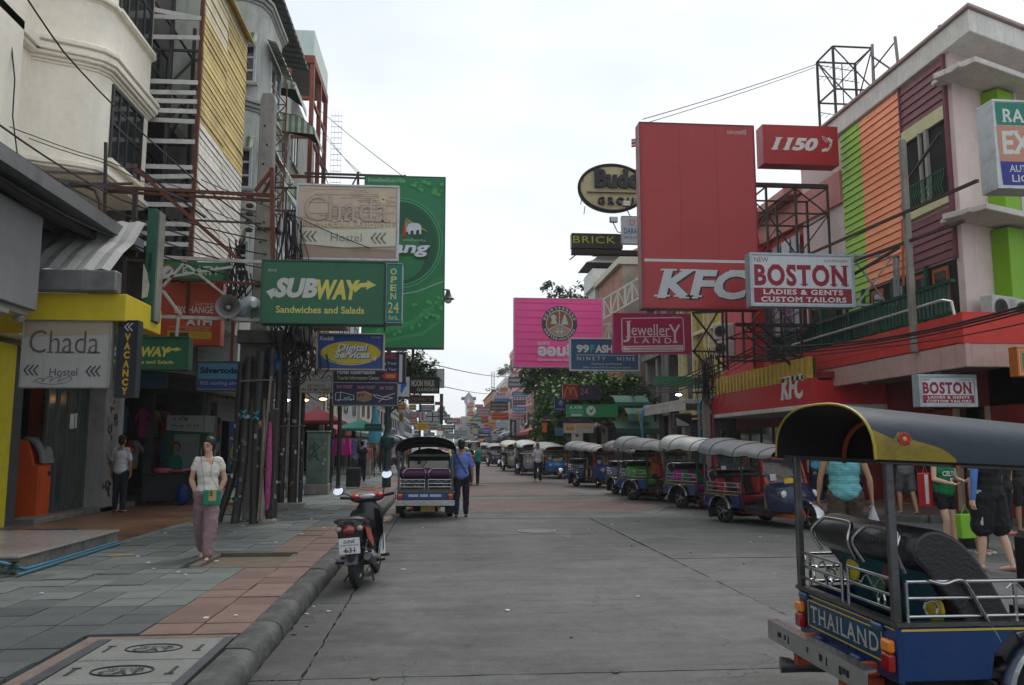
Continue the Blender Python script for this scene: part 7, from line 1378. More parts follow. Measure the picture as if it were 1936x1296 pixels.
for x in (p.x, q.x): mm_.beam((x,134,p.z),(x,134,q.z),.08)
for k in range(6): z = p.z+(q.z-p.z)*k/6; mm_.beam((p.x,134,z),(q.x,134,z+(q.z-p.z)/6),.06); mm_.beam((p.x,134,z),(q.x,134,z),.06)
obj('lattice', mm_, M((.35,.36,.37)), t)
mb = MB(); a = PY(919,740,131); b = PY(955,735,131)
for k in range(80): leaf(mb, (rnd.uniform(a.x,b.x),131,a.z+rnd.uniform(-.2,.5)), (rnd.gauss(0,1),0,rnd.random()), .5, .15)
one('roof_hedge', mb, M((.04,.07,.04)), 'row of dark planters along the distant white rooftop', 'plants', kind='stuff')
for k in range(3):
    mb = MB(); p = PY(1207+k*3,272,22.3+0*k)
t = thing('flag', 'small Thai flag peeping out left of the big red board', 'flag', PY(1200,272,23));
for k, c_ in enumerate(((.45,.02,.03),(.6,.6,.6),(.03,.05,.3),(.6,.6,.6),(.45,.02,.03))): obj('stripe', MB().add([(-.1-.0,0,-.12+.05*k),(.5,0,.0+.05*k),(.5,0,.05+.05*k),(-.1,0,-.07+.05*k)],[(0,1,2,3)]), M(c_, .8), t)
# ================================================================ VEHICLES (local frame: forward +x, left +y, origin on the ground under the rear axle)
CHR = M((.50,.51,.53), .22, 1, var=.2, sc=5, bump=.05, bs=20, dirt=.3, dcol=(.2,.18,.15))
DST = M((.10,.10,.105), .35, .7, var=.2, dirt=.3)
TYR = M((.018,.018,.018), .85, bump=.4, bs=60, dirt=.4, dcol=(.06,.055,.05))
BLKV = M((.012,.012,.014), .32, var=.15, sc=3, bump=.12, bs=60, spec=.5)
def paint(c): return M(c, .3, 0, var=.14, sc=2.2, bump=.05, bs=14, dirt=.5, dcol=tuple(v*.5+.022 for v in c), coat=.35, streak=.25)
def wheel(parent, x, y, r, w_, spokes=5, rim=None, name='wheel'):
    wl = obj(name, MB().lathe([(r*.62,-w_*.42),(r*.66,-w_*.5),(r*.9,-w_*.5),(r*.985,-w_*.36),(r,-w_*.1),(r,w_*.1),(r*.985,w_*.36),(r*.9,w_*.5),(r*.66,w_*.5),(r*.62,w_*.42)], n=28), TYR, parent, smooth=45)
    B = Matrix.Translation((x, y, r)) @ Matrix.Rotation(R_(90), 4, 'X'); wl.matrix_basis = B
    rm = MB().lathe([(r*.63,-w_*.44),(r*.6,-w_*.3),(r*.56,0),(r*.6,w_*.3),(r*.63,w_*.44)], n=24).lathe([(0,-w_*.46),(r*.16,-w_*.44),(r*.18,-w_*.2),(r*.18,w_*.2),(r*.16,w_*.44),(0,w_*.46)], n=10)
    for k in range(spokes):
        a = 2*math.pi*k/spokes
        for s in (-1, 1): rm.beam((r*.12*math.cos(a),r*.12*math.sin(a),s*w_*.3),(r*.6*math.cos(a),r*.6*math.sin(a),s*w_*.36),r*.13 if spokes < 12 else .006,w_*.1 if spokes < 12 else .006)
    obj('rim', rm, rim or CHR, wl, smooth=40)
    if spokes < 12: obj('hub_disc', MB().lathe([(0,-.01),(r*.5,-.01),(r*.5,.01),(0,.01)], n=16), DARK, wl)
    return wl
def roof_rows(x0, x1, z_edge0, z_edge1, rise0, rise1, hw, n=20, m=8, scallop=0):
    rows = []
    for i in range(m+1):
        f = i/m; x = x0+(x1-x0)*f; ze = z_edge0+(z_edge1-z_edge0)*f; rr = rise0+(rise1-rise0)*f; r_ = []
        for j in range(n+1):
            a = math.pi*j/n; y = -hw*math.copysign(abs(math.cos(a))**.8, math.cos(a)); z = ze+rr*(math.sin(a)**.78) if 0 < j < n else ze
            if scallop: z -= scallop*abs(math.sin(math.pi*f*3.0))*(.35+abs(math.cos(a)))
            r_.append((x, y, z))
        rows.append(r_)
    return rows
def tuktuk(label, loc, head, wx=0, body=(.012,.03,.13), roof=(.30,.31,.32), seat=(.35,.02,.03), seat2=None, frame=(.35,.05,.04), rows_=8, bench_top=None, sign_=False, hoop=(.35,.06,.03), fg=False, front=None, group='tuk-tuks waiting along the street', nose=None, plate=True):
    t = thing('tuk_tuk', label, 'tuk-tuk', loc, R_(head), group); P = paint(body); FR = paint(frame); NS = paint(nose or body)
    hw = .64
    zz_ = 1+((len(label)*7) % 9-4)*.012
    if not fg: t.scale = (zz_, 1, zz_)
    SPP = [(-.6,.36),(wx-.4,.36),(wx-.37,.5),(wx-.26,.61),(wx,.635),(wx+.26,.61),(wx+.37,.5),(wx+.4,.36),(max(.62,wx+.42),.36),(max(.62,wx+.42),.65),(-.6,.65)]
    obj('side_panel', MB().prism(SPP, -hw, -hw+.03, 'y'), P, t, bevel=.006)
    obj('side_panel', MB().prism(SPP, hw-.03, hw, 'y'), P, t, bevel=.006)
    rp_ = obj('rear_panel', MB().bx(-.62,-hw,.34,-.58,hw,.65), P, t, bevel=.012)
    obj('floor', MB().bx(-.58,-hw+.03,.36,1.5,hw-.03,.40), DARK, t)
    obj('waist_trim', MB().bx(-.63,-hw-.01,.652,.64,-hw+.05,.675).bx(-.63,hw-.05,.652,.64,hw+.01,.675).bx(-.64,-hw,.652,-.57,hw,.675), DST, t)
    obj('pinstripe', MB().bx(-.6,-hw-.004,.628,.6,-hw-.001,.64).bx(-.6,hw+.001,.628,.6,hw+.004,.64).bx(-.624,-hw+.03,.628,-.621,hw-.03,.636), M((.5,.36,.03), .4), t)
    obj('chassis', MB().bx(-.8,-.34,.22,1.9,-.28,.30).bx(-.8,.28,.22,1.9,.34,.30).bx(-.05,-.6,.22,.05,.6,.30), M((.33,.06,.025), .6, dirt=.5), t)
    obj('undertray', MB().bx(-.55,-.5,.26,.5,.5,.35).bx(-.3,-.28,.14,.2,.28,.26), M((.015,.015,.015), .8), t)
    bu = obj('bumper', MB().prism([(-.84,.31),(-.77,.30),(-.77,.318),(-.822,.325),(-.822,.418),(-.77,.425),(-.77,.44),(-.84,.435)], -hw-.03, hw+.03, 'y'), CHR, t)
    obj('bumper_bracket', MB().bx(-.82,-.4,.335,-.6,-.34,.40).bx(-.82,.34,.335,-.6,.4,.40), M((.36,.06,.02), .6, dirt=.4), t)
    obj('exhaust', MB().tube([(-.3,hw*.45,.2),(-.75,hw*.62,.24),(-1.0,hw*.66,.25)], .04, 10).lathe([(.035,0),(.055,0),(.055,.12),(.035,.12)]) if False else MB().tube([(-.3,hw*.45,.2),(-.7,hw*.6,.19),(-.86,hw*.66,.19)], n=14, rs=[.04,.04,.052]), DST, t, smooth=50)
    for s in (-1, 1):
        wheel(t, wx, s*(hw-.09), .27, .14)
        fd = MB();
        rws = [[(wx+.36*math.cos(a), s*(hw-.2), .27+.36*math.sin(a)), (wx+.37*math.cos(a), s*(hw+.02), .27+.37*math.sin(a)), (wx+.355*math.cos(a), s*(hw+.075), .27+.355*math.sin(a)), (wx+.33*math.cos(a), s*(hw+.08), .27+.33*math.sin(a))] for a in [math.pi*(.06+.88*k/14) for k in range(15)]]
        obj('fender', fd.grid(rws), CHR, t, smooth=60); obj('mudflap', MB().bx(wx-.42,s*(hw-.2),.1,wx-.4,s*(hw+.04),.36), DARK, t)
        tl = obj('tail_lamp', MB().bx(-.665,s*(hw-.07)-.05,.4,-.622,s*(hw-.07)+.05,.5), M((.25,.01,.008), .15, spec=.7), t, bevel=.012); obj('indicator', MB().bx(-.665,s*(hw-.07)-.05,.505,-.622,s*(hw-.07)+.05,.575), M((.6,.17,.01), .15, spec=.7), tl, bevel=.012)
    T_ = Matrix.Translation((-.44,0,.62)) @ Matrix.Rotation(R_(-24), 4, 'Y')
    T_ = Matrix.Translation((-.12,0,.60)) @ Matrix.Rotation(R_(-28), 4, 'Y')
    sc_ = [seat, seat2 or seat]
    nst = 5 if seat2 else 1; wst = 1.14/nst
    for k in range(nst):
        y0 = -.57+k*wst
        obj('backrest', MB(T_).bx(-.06,y0+.002,0,.07,y0+wst-.002,.48), M(sc_[k % 2], .5, bump=.25, bs=18, var=.12), t, bevel=.03, seg=2)
    rl_ = MB(); n = 14
    prof = [(.125*math.cos(a)*1.15, .125*math.sin(a)) for a in [2*math.pi*k/n for k in range(n)]]
    cx, cz = (-.37, 1.05)
    rl_.grid([[(cx+p[0]*s_, y, cz+p[1]*s_) for p in prof] for y, s_ in ((-.6,0),(-.6,.8),(-.57,1),(-.2,1),(-.17,.97),(.17,.97),(.2,1),(.57,1),(.6,.8),(.6,0))], True)
    obj('headroll', rl_, BLKV if not bench_top else M(bench_top, .5, bump=.2), t, smooth=40)
    if fg:
        sp = [(-.13,.58),(.05,.56),(.06,.66),(-.04,.86),(-.13,1.02),(-.24,1.14),(-.37,1.18),(-.47,1.13),(-.5,1.04),(-.45,.97)]
        for s in (-1, 1): obj('seat_side', MB().prism(sp if False else [(p.x,p.y) for p in smoothpts([(.12,.5,0),(.1,.62,0),(.0,.84,0),(-.11,1.02,0),(-.23,1.13,0),(-.36,1.17,0),(-.46,1.12,0),(-.48,1.02,0),(-.4,.92,0),(-.24,.72,0),(-.12,.52,0),(.0,.47,0)], 4, True)], s*.585-.02, s*.585+.03, 'y'), BLKV, t, bevel=.02, seg=2)
        obj('seat_trim', MB().tube(smoothpts([(-.42,-.63,.9),(-.33,-.63,.88),(-.25,-.63,.9),(-.2,-.63,.88),(-.12,-.63,.74),(-.02,-.63,.56)], 4), .012, 6), CHR, t, smooth=60)
        obj('seat_skirt', MB().add([(-.42,-.56,.98),(-.42,.56,.98),(-.2,.56,.55),(-.2,-.56,.55)],[(0,1,2,3)]), M((.012,.085,.11), .7, var=.6, sc=4, dirt=.6, dcol=(.03,.02,.05)), t)
        for (y, z, c_) in ((.35,.82,(.45,.36,.02)),(-.5,.72,(.4,.33,.02)),(.1,.75,(.03,.12,.06)),(-.15,.85,(.12,.03,.05))): obj('cloth_patch', MB().ell((-.44+(.98-z)*.5,y,z),(.02,.09,.08),9,6), M(c_, .7, var=.4, sc=12), t)
    obj('cushion', MB().bx(-.12,-.56,.44,.42,.56,.6), M(seat, .5, bump=.2, bs=18), t, bevel=.05, seg=2)
    obj('seat_box', MB().bx(-.1,-.5,.38,.38,.5,.44), DARK, t)
    def rl(pts, r=.011, nm='rail'): return obj(nm, MB().tube(pts, r, 7), CHR, t, smooth=60)
    hs = hw-.03
    for z in (.73,.81,.90): rl([(-.6,-hs,z-.02*(z>.75)*0),(-.6,-.06,z)]); rl([(-.6,.02,z),(-.6,hs,z)])
    for y in (-hs,-.06,.02,hs): rl([(-.6,y,.66),(-.6,y,.9)])
    for s in (-1, 1):
        for z in (.70,.80,.89): rl([(-.54,s*hs,z),(.66,s*hs,z)])
        for x in (-.54,.1,.66): rl([(x,s*hs,.66),(x,s*hs,.89)])
        ro = MB()
        for x in (-.4,.34,.46): ro.torus((x,s*hs,.745 if x < 0 else .845), .04, .007, 'y', 16, 5)
        ro.tube([(0.05+.03*k,s*hs,.845+.03*math.sin(k*1.05)) for k in range(8)], .006, 5).tube([(.5+.02*k,s*hs,.845+.03*math.sin(k*1.2)) for k in range(8)], .006, 5)
        obj('scroll', ro, CHR, t, smooth=60)
    ro = MB()
    for y in (-.45,.2,.45,.58): ro.torus((-.6,y,.77 if y != .58 else .86), .04, .007, 'x', 14, 5)
    ro.tube([(-.6,.08+.04*k,.855+.03*math.sin(k*1.5)) for k in range(12)], .006, 5).tube([(-.6,-.5+.04*k,.855+.03*math.sin(k*1.5)) for k in range(9)], .006, 5)
    obj('scroll', ro, CHR, t, smooth=60)
    for a, b in ((-.56,-.08),(.0,.5)):
        rl(smoothpts([(-.5,b,.93),(-.56,b+.02,1.05),(-.52,b-.03,1.13),(-.5,b-.1,1.155),(-.5,a+.1,1.155),(-.52,a+.03,1.13),(-.56,a,1.05),(-.5,a+.02,.93)], 4), .012, 'seat_loop')
    re0, re1 = 1.57, 1.47
    for s in (-1, 1):
        obj('roof_post', MB().bx(-.63,s*(hw-.03)-.023,.64,-.585,s*(hw-.03)+.023,re0), M((.10,.10,.105), .35, .6, var=.3, sc=6, dirt=.6, dcol=(.05,.035,.025), bump=.1), t, bevel=.006)
        obj('roof_post', MB().bx(.66 if not fg else 1.3,s*(hw-.04)-.018,.4,.70 if not fg else 1.34,s*(hw-.04)+.018,re0-.06), DST, t)
        obj('roof_rail', MB().beam((-.68,s*hw,re0-.005),(1.66,s*(hw-.03),re1-.02),.035,.03), DST, t)
    RM = M(roof, .42, var=.16, sc=1.6, bump=.22, bs=5, dirt=.5, dcol=tuple(v*.55+.004 for v in roof), spec=.4 if not fg else .22)
    rr0 = roof_rows(-.72, 1.75, re0, re1, .34, .2, hw+.05, m=24 if not fg else 10, scallop=0 if fg else .03)
    obj('roof', MB().grid(rr0), RM, t, smooth=60)
    if not fg:
        for i in (4, 12, 20): obj('roof_seam', MB().tube([Vector((p[0], p[1]*1.005, p[2]+.006)) for p in rr0[i]], .009, 5), M((.05,.05,.052), .5), t)
    rr1 = [[(p[0], p[1]*.985, p[2]-.012) for p in r] for r in rr0]
    obj('roof_lining', MB().grid([r[::-1] for r in rr1]), M((.013,.012,.013), .8), t, smooth=60)
    obj('roof_rim', MB().tube([Vector(p) for p in rr0[0]], .009, 6), M((.33,.25,.03), .5) if fg else DST, t, smooth=60)
    for i in ([2, 6] if fg else [6, 15]):
        obj('roof_hoop', MB().tube([Vector((p[0], p[1]*.96, p[2]-.03)) for p in rr0[i]], .016, 6), M(hoop, .5), t, smooth=60)
    if fg:
        ym = M((.20,.145,.012), .55, var=.2, bump=.2, bs=12, dirt=.5)
        def on_roof(i_f, j_f, o=.006):
            i = i_f*10; j = j_f*20; i0 = min(int(i),9); j0 = min(int(j),19); a = Vector(rr0[i0][j0]).lerp(Vector(rr0[i0+1][j0]), i-i0); b = Vector(rr0[i0][j0+1]).lerp(Vector(rr0[i0+1][j0+1]), i-i0); p = a.lerp(b, j-j0); nrm = Vector((0, p.y, (p.z-1.45)*1.6)).normalized(); return p+nrm*o
        for edge, sg in ((0, 1), (1, 1)):
            rws = []
            for u in [k/12 for k in range(13)]:
                hgt = .135*(1-u*1.6) if u < .25 else (.085+.045*math.sin((u-.25)/.25*math.pi) if u < .5 else .085*(1-(u-.5)/.5)**.5)
                hgt = max(.012, hgt); rws.append([on_roof(u*.19 if sg else 0, v*hgt) for v in (0,.25,.5,.75,1)])
            if edge: rws = [[Vector((p.x,-p.y,p.z)) for p in r] for r in rws]
            obj('roof_patch', MB().grid(rws), ym, t)
        c = on_roof(.072, .085, .014); fl = MB()
        for k in range(8): a = k*math.pi/4; fl.ell(c+Vector((.026*math.cos(a), -.004, .026*math.sin(a))), (.014,.004,.014), 6, 4)
        obj('flower_badge', fl, M((.35,.02,.03), .5), t); obj('flower_heart', MB().ell(c+Vector((0,-.006,0)), (.014,.006,.014), 8, 5), M((.5,.35,.05), .5), t)
    fr = MB(); rows2 = [[(1.38,-.5,.36),(1.62,-.44,.34),(1.84,-.25,.36),(1.9,0,.38),(1.84,.25,.36),(1.62,.44,.34),(1.38,.5,.36)], [(1.36,-.54,.6),(1.62,-.48,.62),(1.9,-.28,.66),(1.98,0,.68),(1.9,.28,.66),(1.62,.48,.62),(1.36,.54,.6)], [(1.34,-.55,.8),(1.56,-.48,.84),(1.76,-.26,.86),(1.82,0,.87),(1.76,.26,.86),(1.56,.48,.84),(1.34,.55,.8)], [(1.32,-.54,.88),(1.42,-.48,.92),(1.5,-.26,.95),(1.52,0,.96),(1.5,.26,.95),(1.42,.48,.92),(1.32,.54,.88)]]
    obj('front_cowl', fr.grid(rows2), NS, t, smooth=40)
    obj('leg_guard', MB().bx(1.3,-.54,.36,1.36,-.18,.9).bx(1.3,.18,.36,1.36,.54,.9).bx(1.3,-.18,.7,1.36,.18,.9), M((.16,.13,.10), .5, .3), t, bevel=.01)
    fw = wheel(t, 2.0, 0, .26, .13); obj('front_fender', MB().grid([[(2.0+.33*math.cos(a),-.1,.26+.33*math.sin(a)),(2.0+.35*math.cos(a),0,.26+.35*math.sin(a)),(2.0+.33*math.cos(a),.1,.26+.33*math.sin(a))] for a in [math.pi*(.0+.75*k/10) for k in range(11)]]), CHR, t, smooth=60)
    obj('fork', MB().beam((2.0,-.09,.26),(1.8,-.09,.62),.035).beam((2.0,.09,.26),(1.8,.09,.62),.035), M((.4,.09,.02), .5), t)
    for s in (-1, 1):
        hl = obj('headlight', MB().grid([[(x,s*.4+r_*math.cos(2*math.pi*j/14),.72+r_*math.sin(2*math.pi*j/14)) for j in range(14)] for x, r_ in ((1.6,.02),(1.62,.07),(1.74,.085),(1.76,.08))], True), CHR, t, smooth=50)
        obj('lens', MB().grid([[(x,s*.4+r_*math.cos(2*math.pi*j/14),.72+r_*math.sin(2*math.pi*j/14)) for j in range(14)] for x, r_ in ((1.75,.078),(1.765,.05),(1.77,.0))], True), M((.55,.58,.58), .08, spec=.9), hl)
        obj('windscreen_post', MB().beam((1.36,s*.52,.9),(1.2,s*.5,re1),.06,.05), FR, t); obj('mirror', MB().ell((1.5,s*.66,1.12),(.02,.07,.05),10,6).tube([(1.42,s*.5,1.0),(1.5,s*.62,1.1)],.008,5), DST, t, smooth=60)
    obj('front_valance', MB().prism([(-.5,re1-.16),(.5,re1-.16),(.5,re1),(.3,re1+.12),(0,re1+.17),(-.3,re1+.12),(-.5,re1)], 1.17, 1.19, 'x'), DARK, t)
    obj('windscreen_frame', MB().beam((1.37,-.52,.9),(1.37,.52,.9),.07,.06).beam((1.2,-.5,re1-.02),(1.2,.5,re1-.02),.08,.06), FR, t)
    obj('windscreen', MB().add([(1.355,-.49,.93),(1.355,.49,.93),(1.22,.47,re1-.06),(1.22,-.47,re1-.06)],[(0,1,2,3)]), M((.10,.13,.14), .06, spec=.9, bump=0, var=.25, sc=1.2, alpha=.55), t)
    obj('permit_sticker', MB().add([(1.362,-.4,.98),(1.362,-.24,.98),(1.335,-.24,1.12),(1.335,-.4,1.12)],[(0,1,2,3)]).add([(1.362,.2,.97),(1.362,.34,.97),(1.34,.34,1.08),(1.34,.2,1.08)],[(0,1,2,3)]), M((.5,.52,.58), .5), t)
    if plate: obj('front_plate', MB().bx(1.56,-.22,.9,1.575,.22,1.04), M((.62,.40,.02), .45), t)
    obj('front_skirt', MB().prism([(.64,.3),(1.4,.24),(1.4,.38),(.64,.42)], -.52, .52, 'y'), DST, t)
    obj('driver_seat', MB().bx(.78,-.26,.58,1.1,.26,.68), M((.35,.04,.03) if not fg else (.02,.02,.02), .5), t, bevel=.04); obj('driver_backrest', MB().bx(.7,-.24,.7,.78,.24,1.08), M((.35,.04,.03) if not fg else (.02,.02,.02), .5), t, bevel=.04)
    obj('engine_box', MB().bx(.7,-.3,.38,1.15,.3,.58), DARK, t); obj('handlebar', MB().tube([(1.28,-.34,.98),(1.3,-.2,1.02),(1.34,0,.95),(1.3,.2,1.02),(1.28,.34,.98)], .014, 6), DST, t, smooth=60)
    if sign_: s2 = obj('taxi_sign', MB().prism([(1.25,1.66),(1.4,1.66),(1.37,1.77),(1.28,1.77)], -.2, .2, 'y'), M((.6,.5,.12), .4), t)
    if fg:
        rp = MB(Matrix.Rotation(R_(-90), 4, 'Z'));
        pl = obj('name_plate', MB().bx(-.625,-.48,.435,-.6215,.48,.60), M((.012,.05,.10), .5), t)
        rp.bx(-.48,-.6285,.43,.48,-.6265,.438).bx(-.48,-.6285,.597,.48,-.6265,.605).bx(-.48,-.6285,.43,-.472,-.6265,.605).bx(.472,-.6285,.43,.48,-.6265,.605); obj('plate_border', rp, M((.5,.36,.03), .4), pl)
        lt = MB(Matrix.Rotation(R_(-90), 4, 'Z')); put_text(lt, 'THAILAND', -.44, .465, .44, .572, -.6275, bold=.01, serif=1.2, sp=1.15); obj('lettering', lt, M((.34,.34,.30), .5), pl)
        for y in (-.2,.3): obj('catch', MB().bx(-.66,y-.06,.37,-.62,y+.06,.40), P, t, bevel=.01)
        for y in (-.45,.52): obj('hinge', MB().bx(-.65,y-.06,.6,-.615,y+.06,.64), P, t, bevel=.01)
        for k in range(12): y = rnd.uniform(-.5,.5); obj('bumper_sticker', MB().bx(-.8425,y,.34+rnd.uniform(0,.03),-.8405,y+rnd.uniform(.008,.03),.385+rnd.uniform(0,.01)), DARK, bu)
    else:
        pl = obj('name_plate', MB().bx(-.625,-.45,.47,-.6215,.45,.60), M((.03,.06,.22), .5), t); obj('lettering', MB().bx(-.628,-.36,.5,-.6255,-.1,.56).bx(-.628,-.06,.5,-.6255,.12,.56).bx(-.628,.16,.5,-.6255,.38,.56), M((.42,.42,.5), .5), pl)
        obj('number_plate', MB().bx(-.64,-.22,.16,-.625,.1,.3), M((.3,.22,.03), .5, dirt=.5), t)
    return t
fg = tuktuk('navy and royal blue tuk-tuk lettered THAILAND cut off in the near right corner', (3.14, 5.155, 0), 0, body=(.006,.034,.125), roof=(.022,.031,.046), seat=(.06,.015,.02), fg=True, wx=.31, hoop=(.30,.055,.02))
ri = (6.62, 17.8, 0)
tuktuk('navy tuk-tuk with red seats, first in the right hand row, side on with its driver', ri, -71, body=(.012,.022,.10), roof=(.19,.195,.20), seat=(.30,.02,.03), seat2=(.03,.02,.025), nose=(.012,.022,.06), frame=(.40,.04,.03))
tuktuk('tuk-tuk with green and magenta striped seats, second in the right hand row', (6.85, 21.9, 0), -66, body=(.03,.05,.14), roof=(.33,.33,.33), seat=(.32,.02,.20), seat2=(.02,.22,.08), frame=(.33,.05,.03))
tuktuk('blue and tan tuk-tuk with a taxi sign carrying a person in orange', (6.3, 25.2, 0), -62, body=(.015,.05,.20), roof=(.21,.215,.22), seat=(.08,.35,.05), frame=(.42,.22,.08), nose=(.015,.05,.19), sign_=True)
tuktuk('silver roofed tuk-tuk tucked close behind the tan one with the taxi sign', (6.45, 28.2, 0), -75, body=(.03,.04,.06), roof=(.12,.125,.13), seat=(.10,.12,.3), frame=(.1,.1,.1))
tuktuk('blue tuk-tuk with a red windscreen frame and taxi sign, fifth in the row', (5.95, 33.6, 0), -66, body=(.012,.05,.21), roof=(.24,.24,.25), seat=(.04,.05,.1), frame=(.45,.05,.03), sign_=True)
tuktuk('light blue tuk-tuk with an orange screen base facing the camera, sixth in the row', (5.55, 42.6, 0), -82, body=(.02,.13,.36), roof=(.33,.34,.34), seat=(.04,.04,.06), frame=(.5,.14,.04))
tuktuk('white roofed tuk-tuk just behind the light blue one', (4.95, 47.5, 0), -84, body=(.3,.3,.3), roof=(.58,.58,.57), seat=(.04,.04,.06), frame=(.3,.3,.3))
tuktuk('cream roofed tuk-tuk behind the man in the white shirt, eighth in the row', (4.6, 54, 0), -84, body=(.35,.33,.27), roof=(.62,.58,.45), seat=(.1,.08,.06), frame=(.3,.28,.2))
tuktuk('small dark tuk-tuk in the distance left of the cream roofed one', (4.3, 66, 0), -86, body=(.03,.05,.12), roof=(.3,.3,.3), seat=(.04,.04,.06), frame=(.1,.1,.12))
tuktuk('small grey tuk-tuk far up the street before the white van', (4.0, 76, 0), -86, body=(.08,.08,.09), roof=(.25,.26,.26), seat=(.04,.04,.06), frame=(.1,.1,.1))
tuktuk('black roofed tuk-tuk seen from behind at the left kerb with green and purple headroll', (-.33, 19.75, 0), 88.5, body=(.035,.05,.10), roof=(.02,.022,.024), seat=(.10,.10,.10), bench_top=(.09,.03,.075), frame=(.03,.12,.1), hoop=(.02,.02,.02))
def van(label, loc, head, col, taxi=False):
    t = thing('van' if not taxi else 'taxi', label, 'van' if not taxi else 'taxi', loc, R_(head)); P = paint(col); H_ = 2.1 if not taxi else 1.45
    pr = [(-.9,.35),(3.6,.35),(3.65,.85),(3.2,1.05),(2.5,H_),(-.8,H_),(-.92,1.0)] if not taxi else [(-.9,.3),(3.5,.3),(3.55,.7),(2.6,.9),(2.0,H_),(.2,H_),(-.5,.95),(-.95,.85)]
    obj('body', MB().prism(pr, -.85, .85, 'y'), P, t, bevel=.08, seg=2)
    gx = [(3.16,1.1),(2.56,H_-.08)] if not taxi else [(2.56,.92),(2.02,H_-.04)]
    obj('windscreen', MB().add([(gx[0][0]+.03,-.72,gx[0][1]),(gx[0][0]+.03,.72,gx[0][1]),(gx[1][0]+.03,.66,gx[1][1]),(gx[1][0]+.03,-.66,gx[1][1])],[(0,1,2,3)]), GLASS, t)
    for s in (-1, 1):
        for x in (0, 2.7): wheel(t, x, s*.76, .32, .2)
        obj('headlight', MB().bx(3.5,s*.65-.14,.68,3.64,s*.65+.14,.84), M((.6,.6,.6), .15), t, bevel=.03)
        obj('side_window', MB().bx(.3,s*.852,H_-.7,2.3,s*.858,H_-.2), GLASS, t)
    obj('grille', MB().bx(3.6,-.4,.5,3.66,.4,.65), DARK, t); obj('bumper', MB().bx(3.55,-.84,.32,3.72,.84,.48), P, t, bevel=.03)
van('white van facing the camera far up the street', (3.0, 92, 0), -88, (.62,.63,.63))
van('yellow and green taxi far up the street behind the man in blue', (1.6, 72, 0), -92, (.5,.5,.05), True)
for k, (x, y, c_, l_) in enumerate(((3.6,104,(.2,.22,.24),'dark grey van in the distance behind the white one'),(1.2,118,(.5,.1,.05),'small red car just visible at the street end'),(.2,135,(.55,.56,.56),'pale car in the haze of the street end'))): van(l_, (x,y,0), -90, c_, k > 0)
t = thing('motorcycle', 'black scooter motorcycle with red and white trim parked at the left kerb, seen from behind', 'motorcycle', (-.955, 10.02, .0), R_(84)); mo = t
t.rotation_euler = (R_(-5), 0, R_(84))
RedP = paint((.42,.025,.015)); WhP = paint((.5,.52,.55)); BkP = paint((.014,.014,.018))
wheel(t, 0, 0, .285, .085, 14, DST); wheel(t, 1.2, 0, .285, .075, 14, DST)
obj('swingarm', MB().beam((0,-.07,.285),(.42,-.07,.33),.035).beam((0,.07,.285),(.42,.07,.33),.035), DST, t)
for s in (-1,1):
    sh = obj('shock', MB().tube([(.02,s*.1,.3),(.16,s*.11,.62)], .02, 8), DST, t); c_ = MB()
    for k in range(8): c_.torus((.05+.013*k,s*.1,.37+.03*k), .03, .006, 'z', 10, 4)
    obj('spring', c_, CHR, sh)
    obj('foot_peg', MB().tube([(.25,s*.1,.26),(.25,s*.3,.27)], .016, 8), TYR, t); obj('foot_peg', MB().tube([(.55,s*.1,.28),(.55,s*.3,.29)], .018, 8), TYR, t)
obj('exhaust', MB().tube([(.75,-.1,.2),(.4,-.15,.22),(.1,-.17,.3),(-.05,-.17,.34),(-.16,-.17,.37)], n=12, rs=[.02,.03,.05,.055,.045]), DST, t, smooth=50)
obj('exhaust_shield', MB().tube([(.3,-.2,.3),(-.02,-.2,.36)], .035, 8), M((.35,.35,.35), .3, .7), t, smooth=50)
obj('engine', MB().bx(.4,-.13,.2,.75,.13,.38).ell((.45,-.12,.27),(.12,.05,.1),12,8).ell((.45,.12,.27),(.13,.05,.11),12,8), M((.09,.09,.095), .4, .6), t, bevel=.02)
obj('rear_fender', MB().grid([[( -.0+.33*math.cos(a), y, .30+.34*math.sin(a)) for y in (-.075,-.06,0,.06,.075)] for a in [math.pi*(.35+.5*k/8) for k in range(9)]]), M((.05,.055,.065), .4), t, smooth=50)
obj('fender_tongue', MB().prism([(-.2,.42),(-.3,.30),(-.285,.3),(-.16,.46)], -.075, .075, 'y'), M((.07,.075,.09), .4), t, bevel=.01)
obj('plate_bracket', MB().bx(-.27,-.1,.55,-.25,.1,.66), DARK, t)
pl = obj('number_plate', MB().bx(-.29,-.12,.42,-.283,.12,.60), M((.58,.60,.62), .45, dirt=.2), t, bevel=.004)
lt = MB(Matrix.Rotation(R_(-90), 4, 'Z')); put_text(lt, 'อลฬ', -.065, .54, .065, .585, -.292, bold=.01); put_text(lt, 'กรุงเทพมหานคร', -.1, .505, .1, .528, -.292, bold=.01); put_text(lt, '631', -.06, .435, .06, .495, -.292, bold=.01); obj('lettering', lt, DARK, pl)
tail = [[(-.26,y*.45,.70+z*.3) for y, z in ((-.16,0),(-.13,.25),(0,.3),(.13,.25),(.16,0),(.1,-.35),(-.1,-.35))], [(-.2,y,.70+z*.4) for y, z in ((-.16,0),(-.13,.2),(0,.25),(.13,.2),(.16,0),(.1,-.4),(-.1,-.4))], [(.1,y,.69+z*.4) for y, z in ((-.17,0),(-.14,.15),(0,.2),(.14,.15),(.17,0),(.12,-.45),(-.12,-.45))], [(.45,y*.8,.62+z*.4) for y, z in ((-.16,0),(-.12,.15),(0,.2),(.12,.15),(.16,0),(.12,-.5),(-.12,-.5))]]
obj('tail_unit', MB().grid(tail, True).add([p for p in tail[0]], [(0,1,2,3,4,5,6)]), BkP, t, smooth=40)
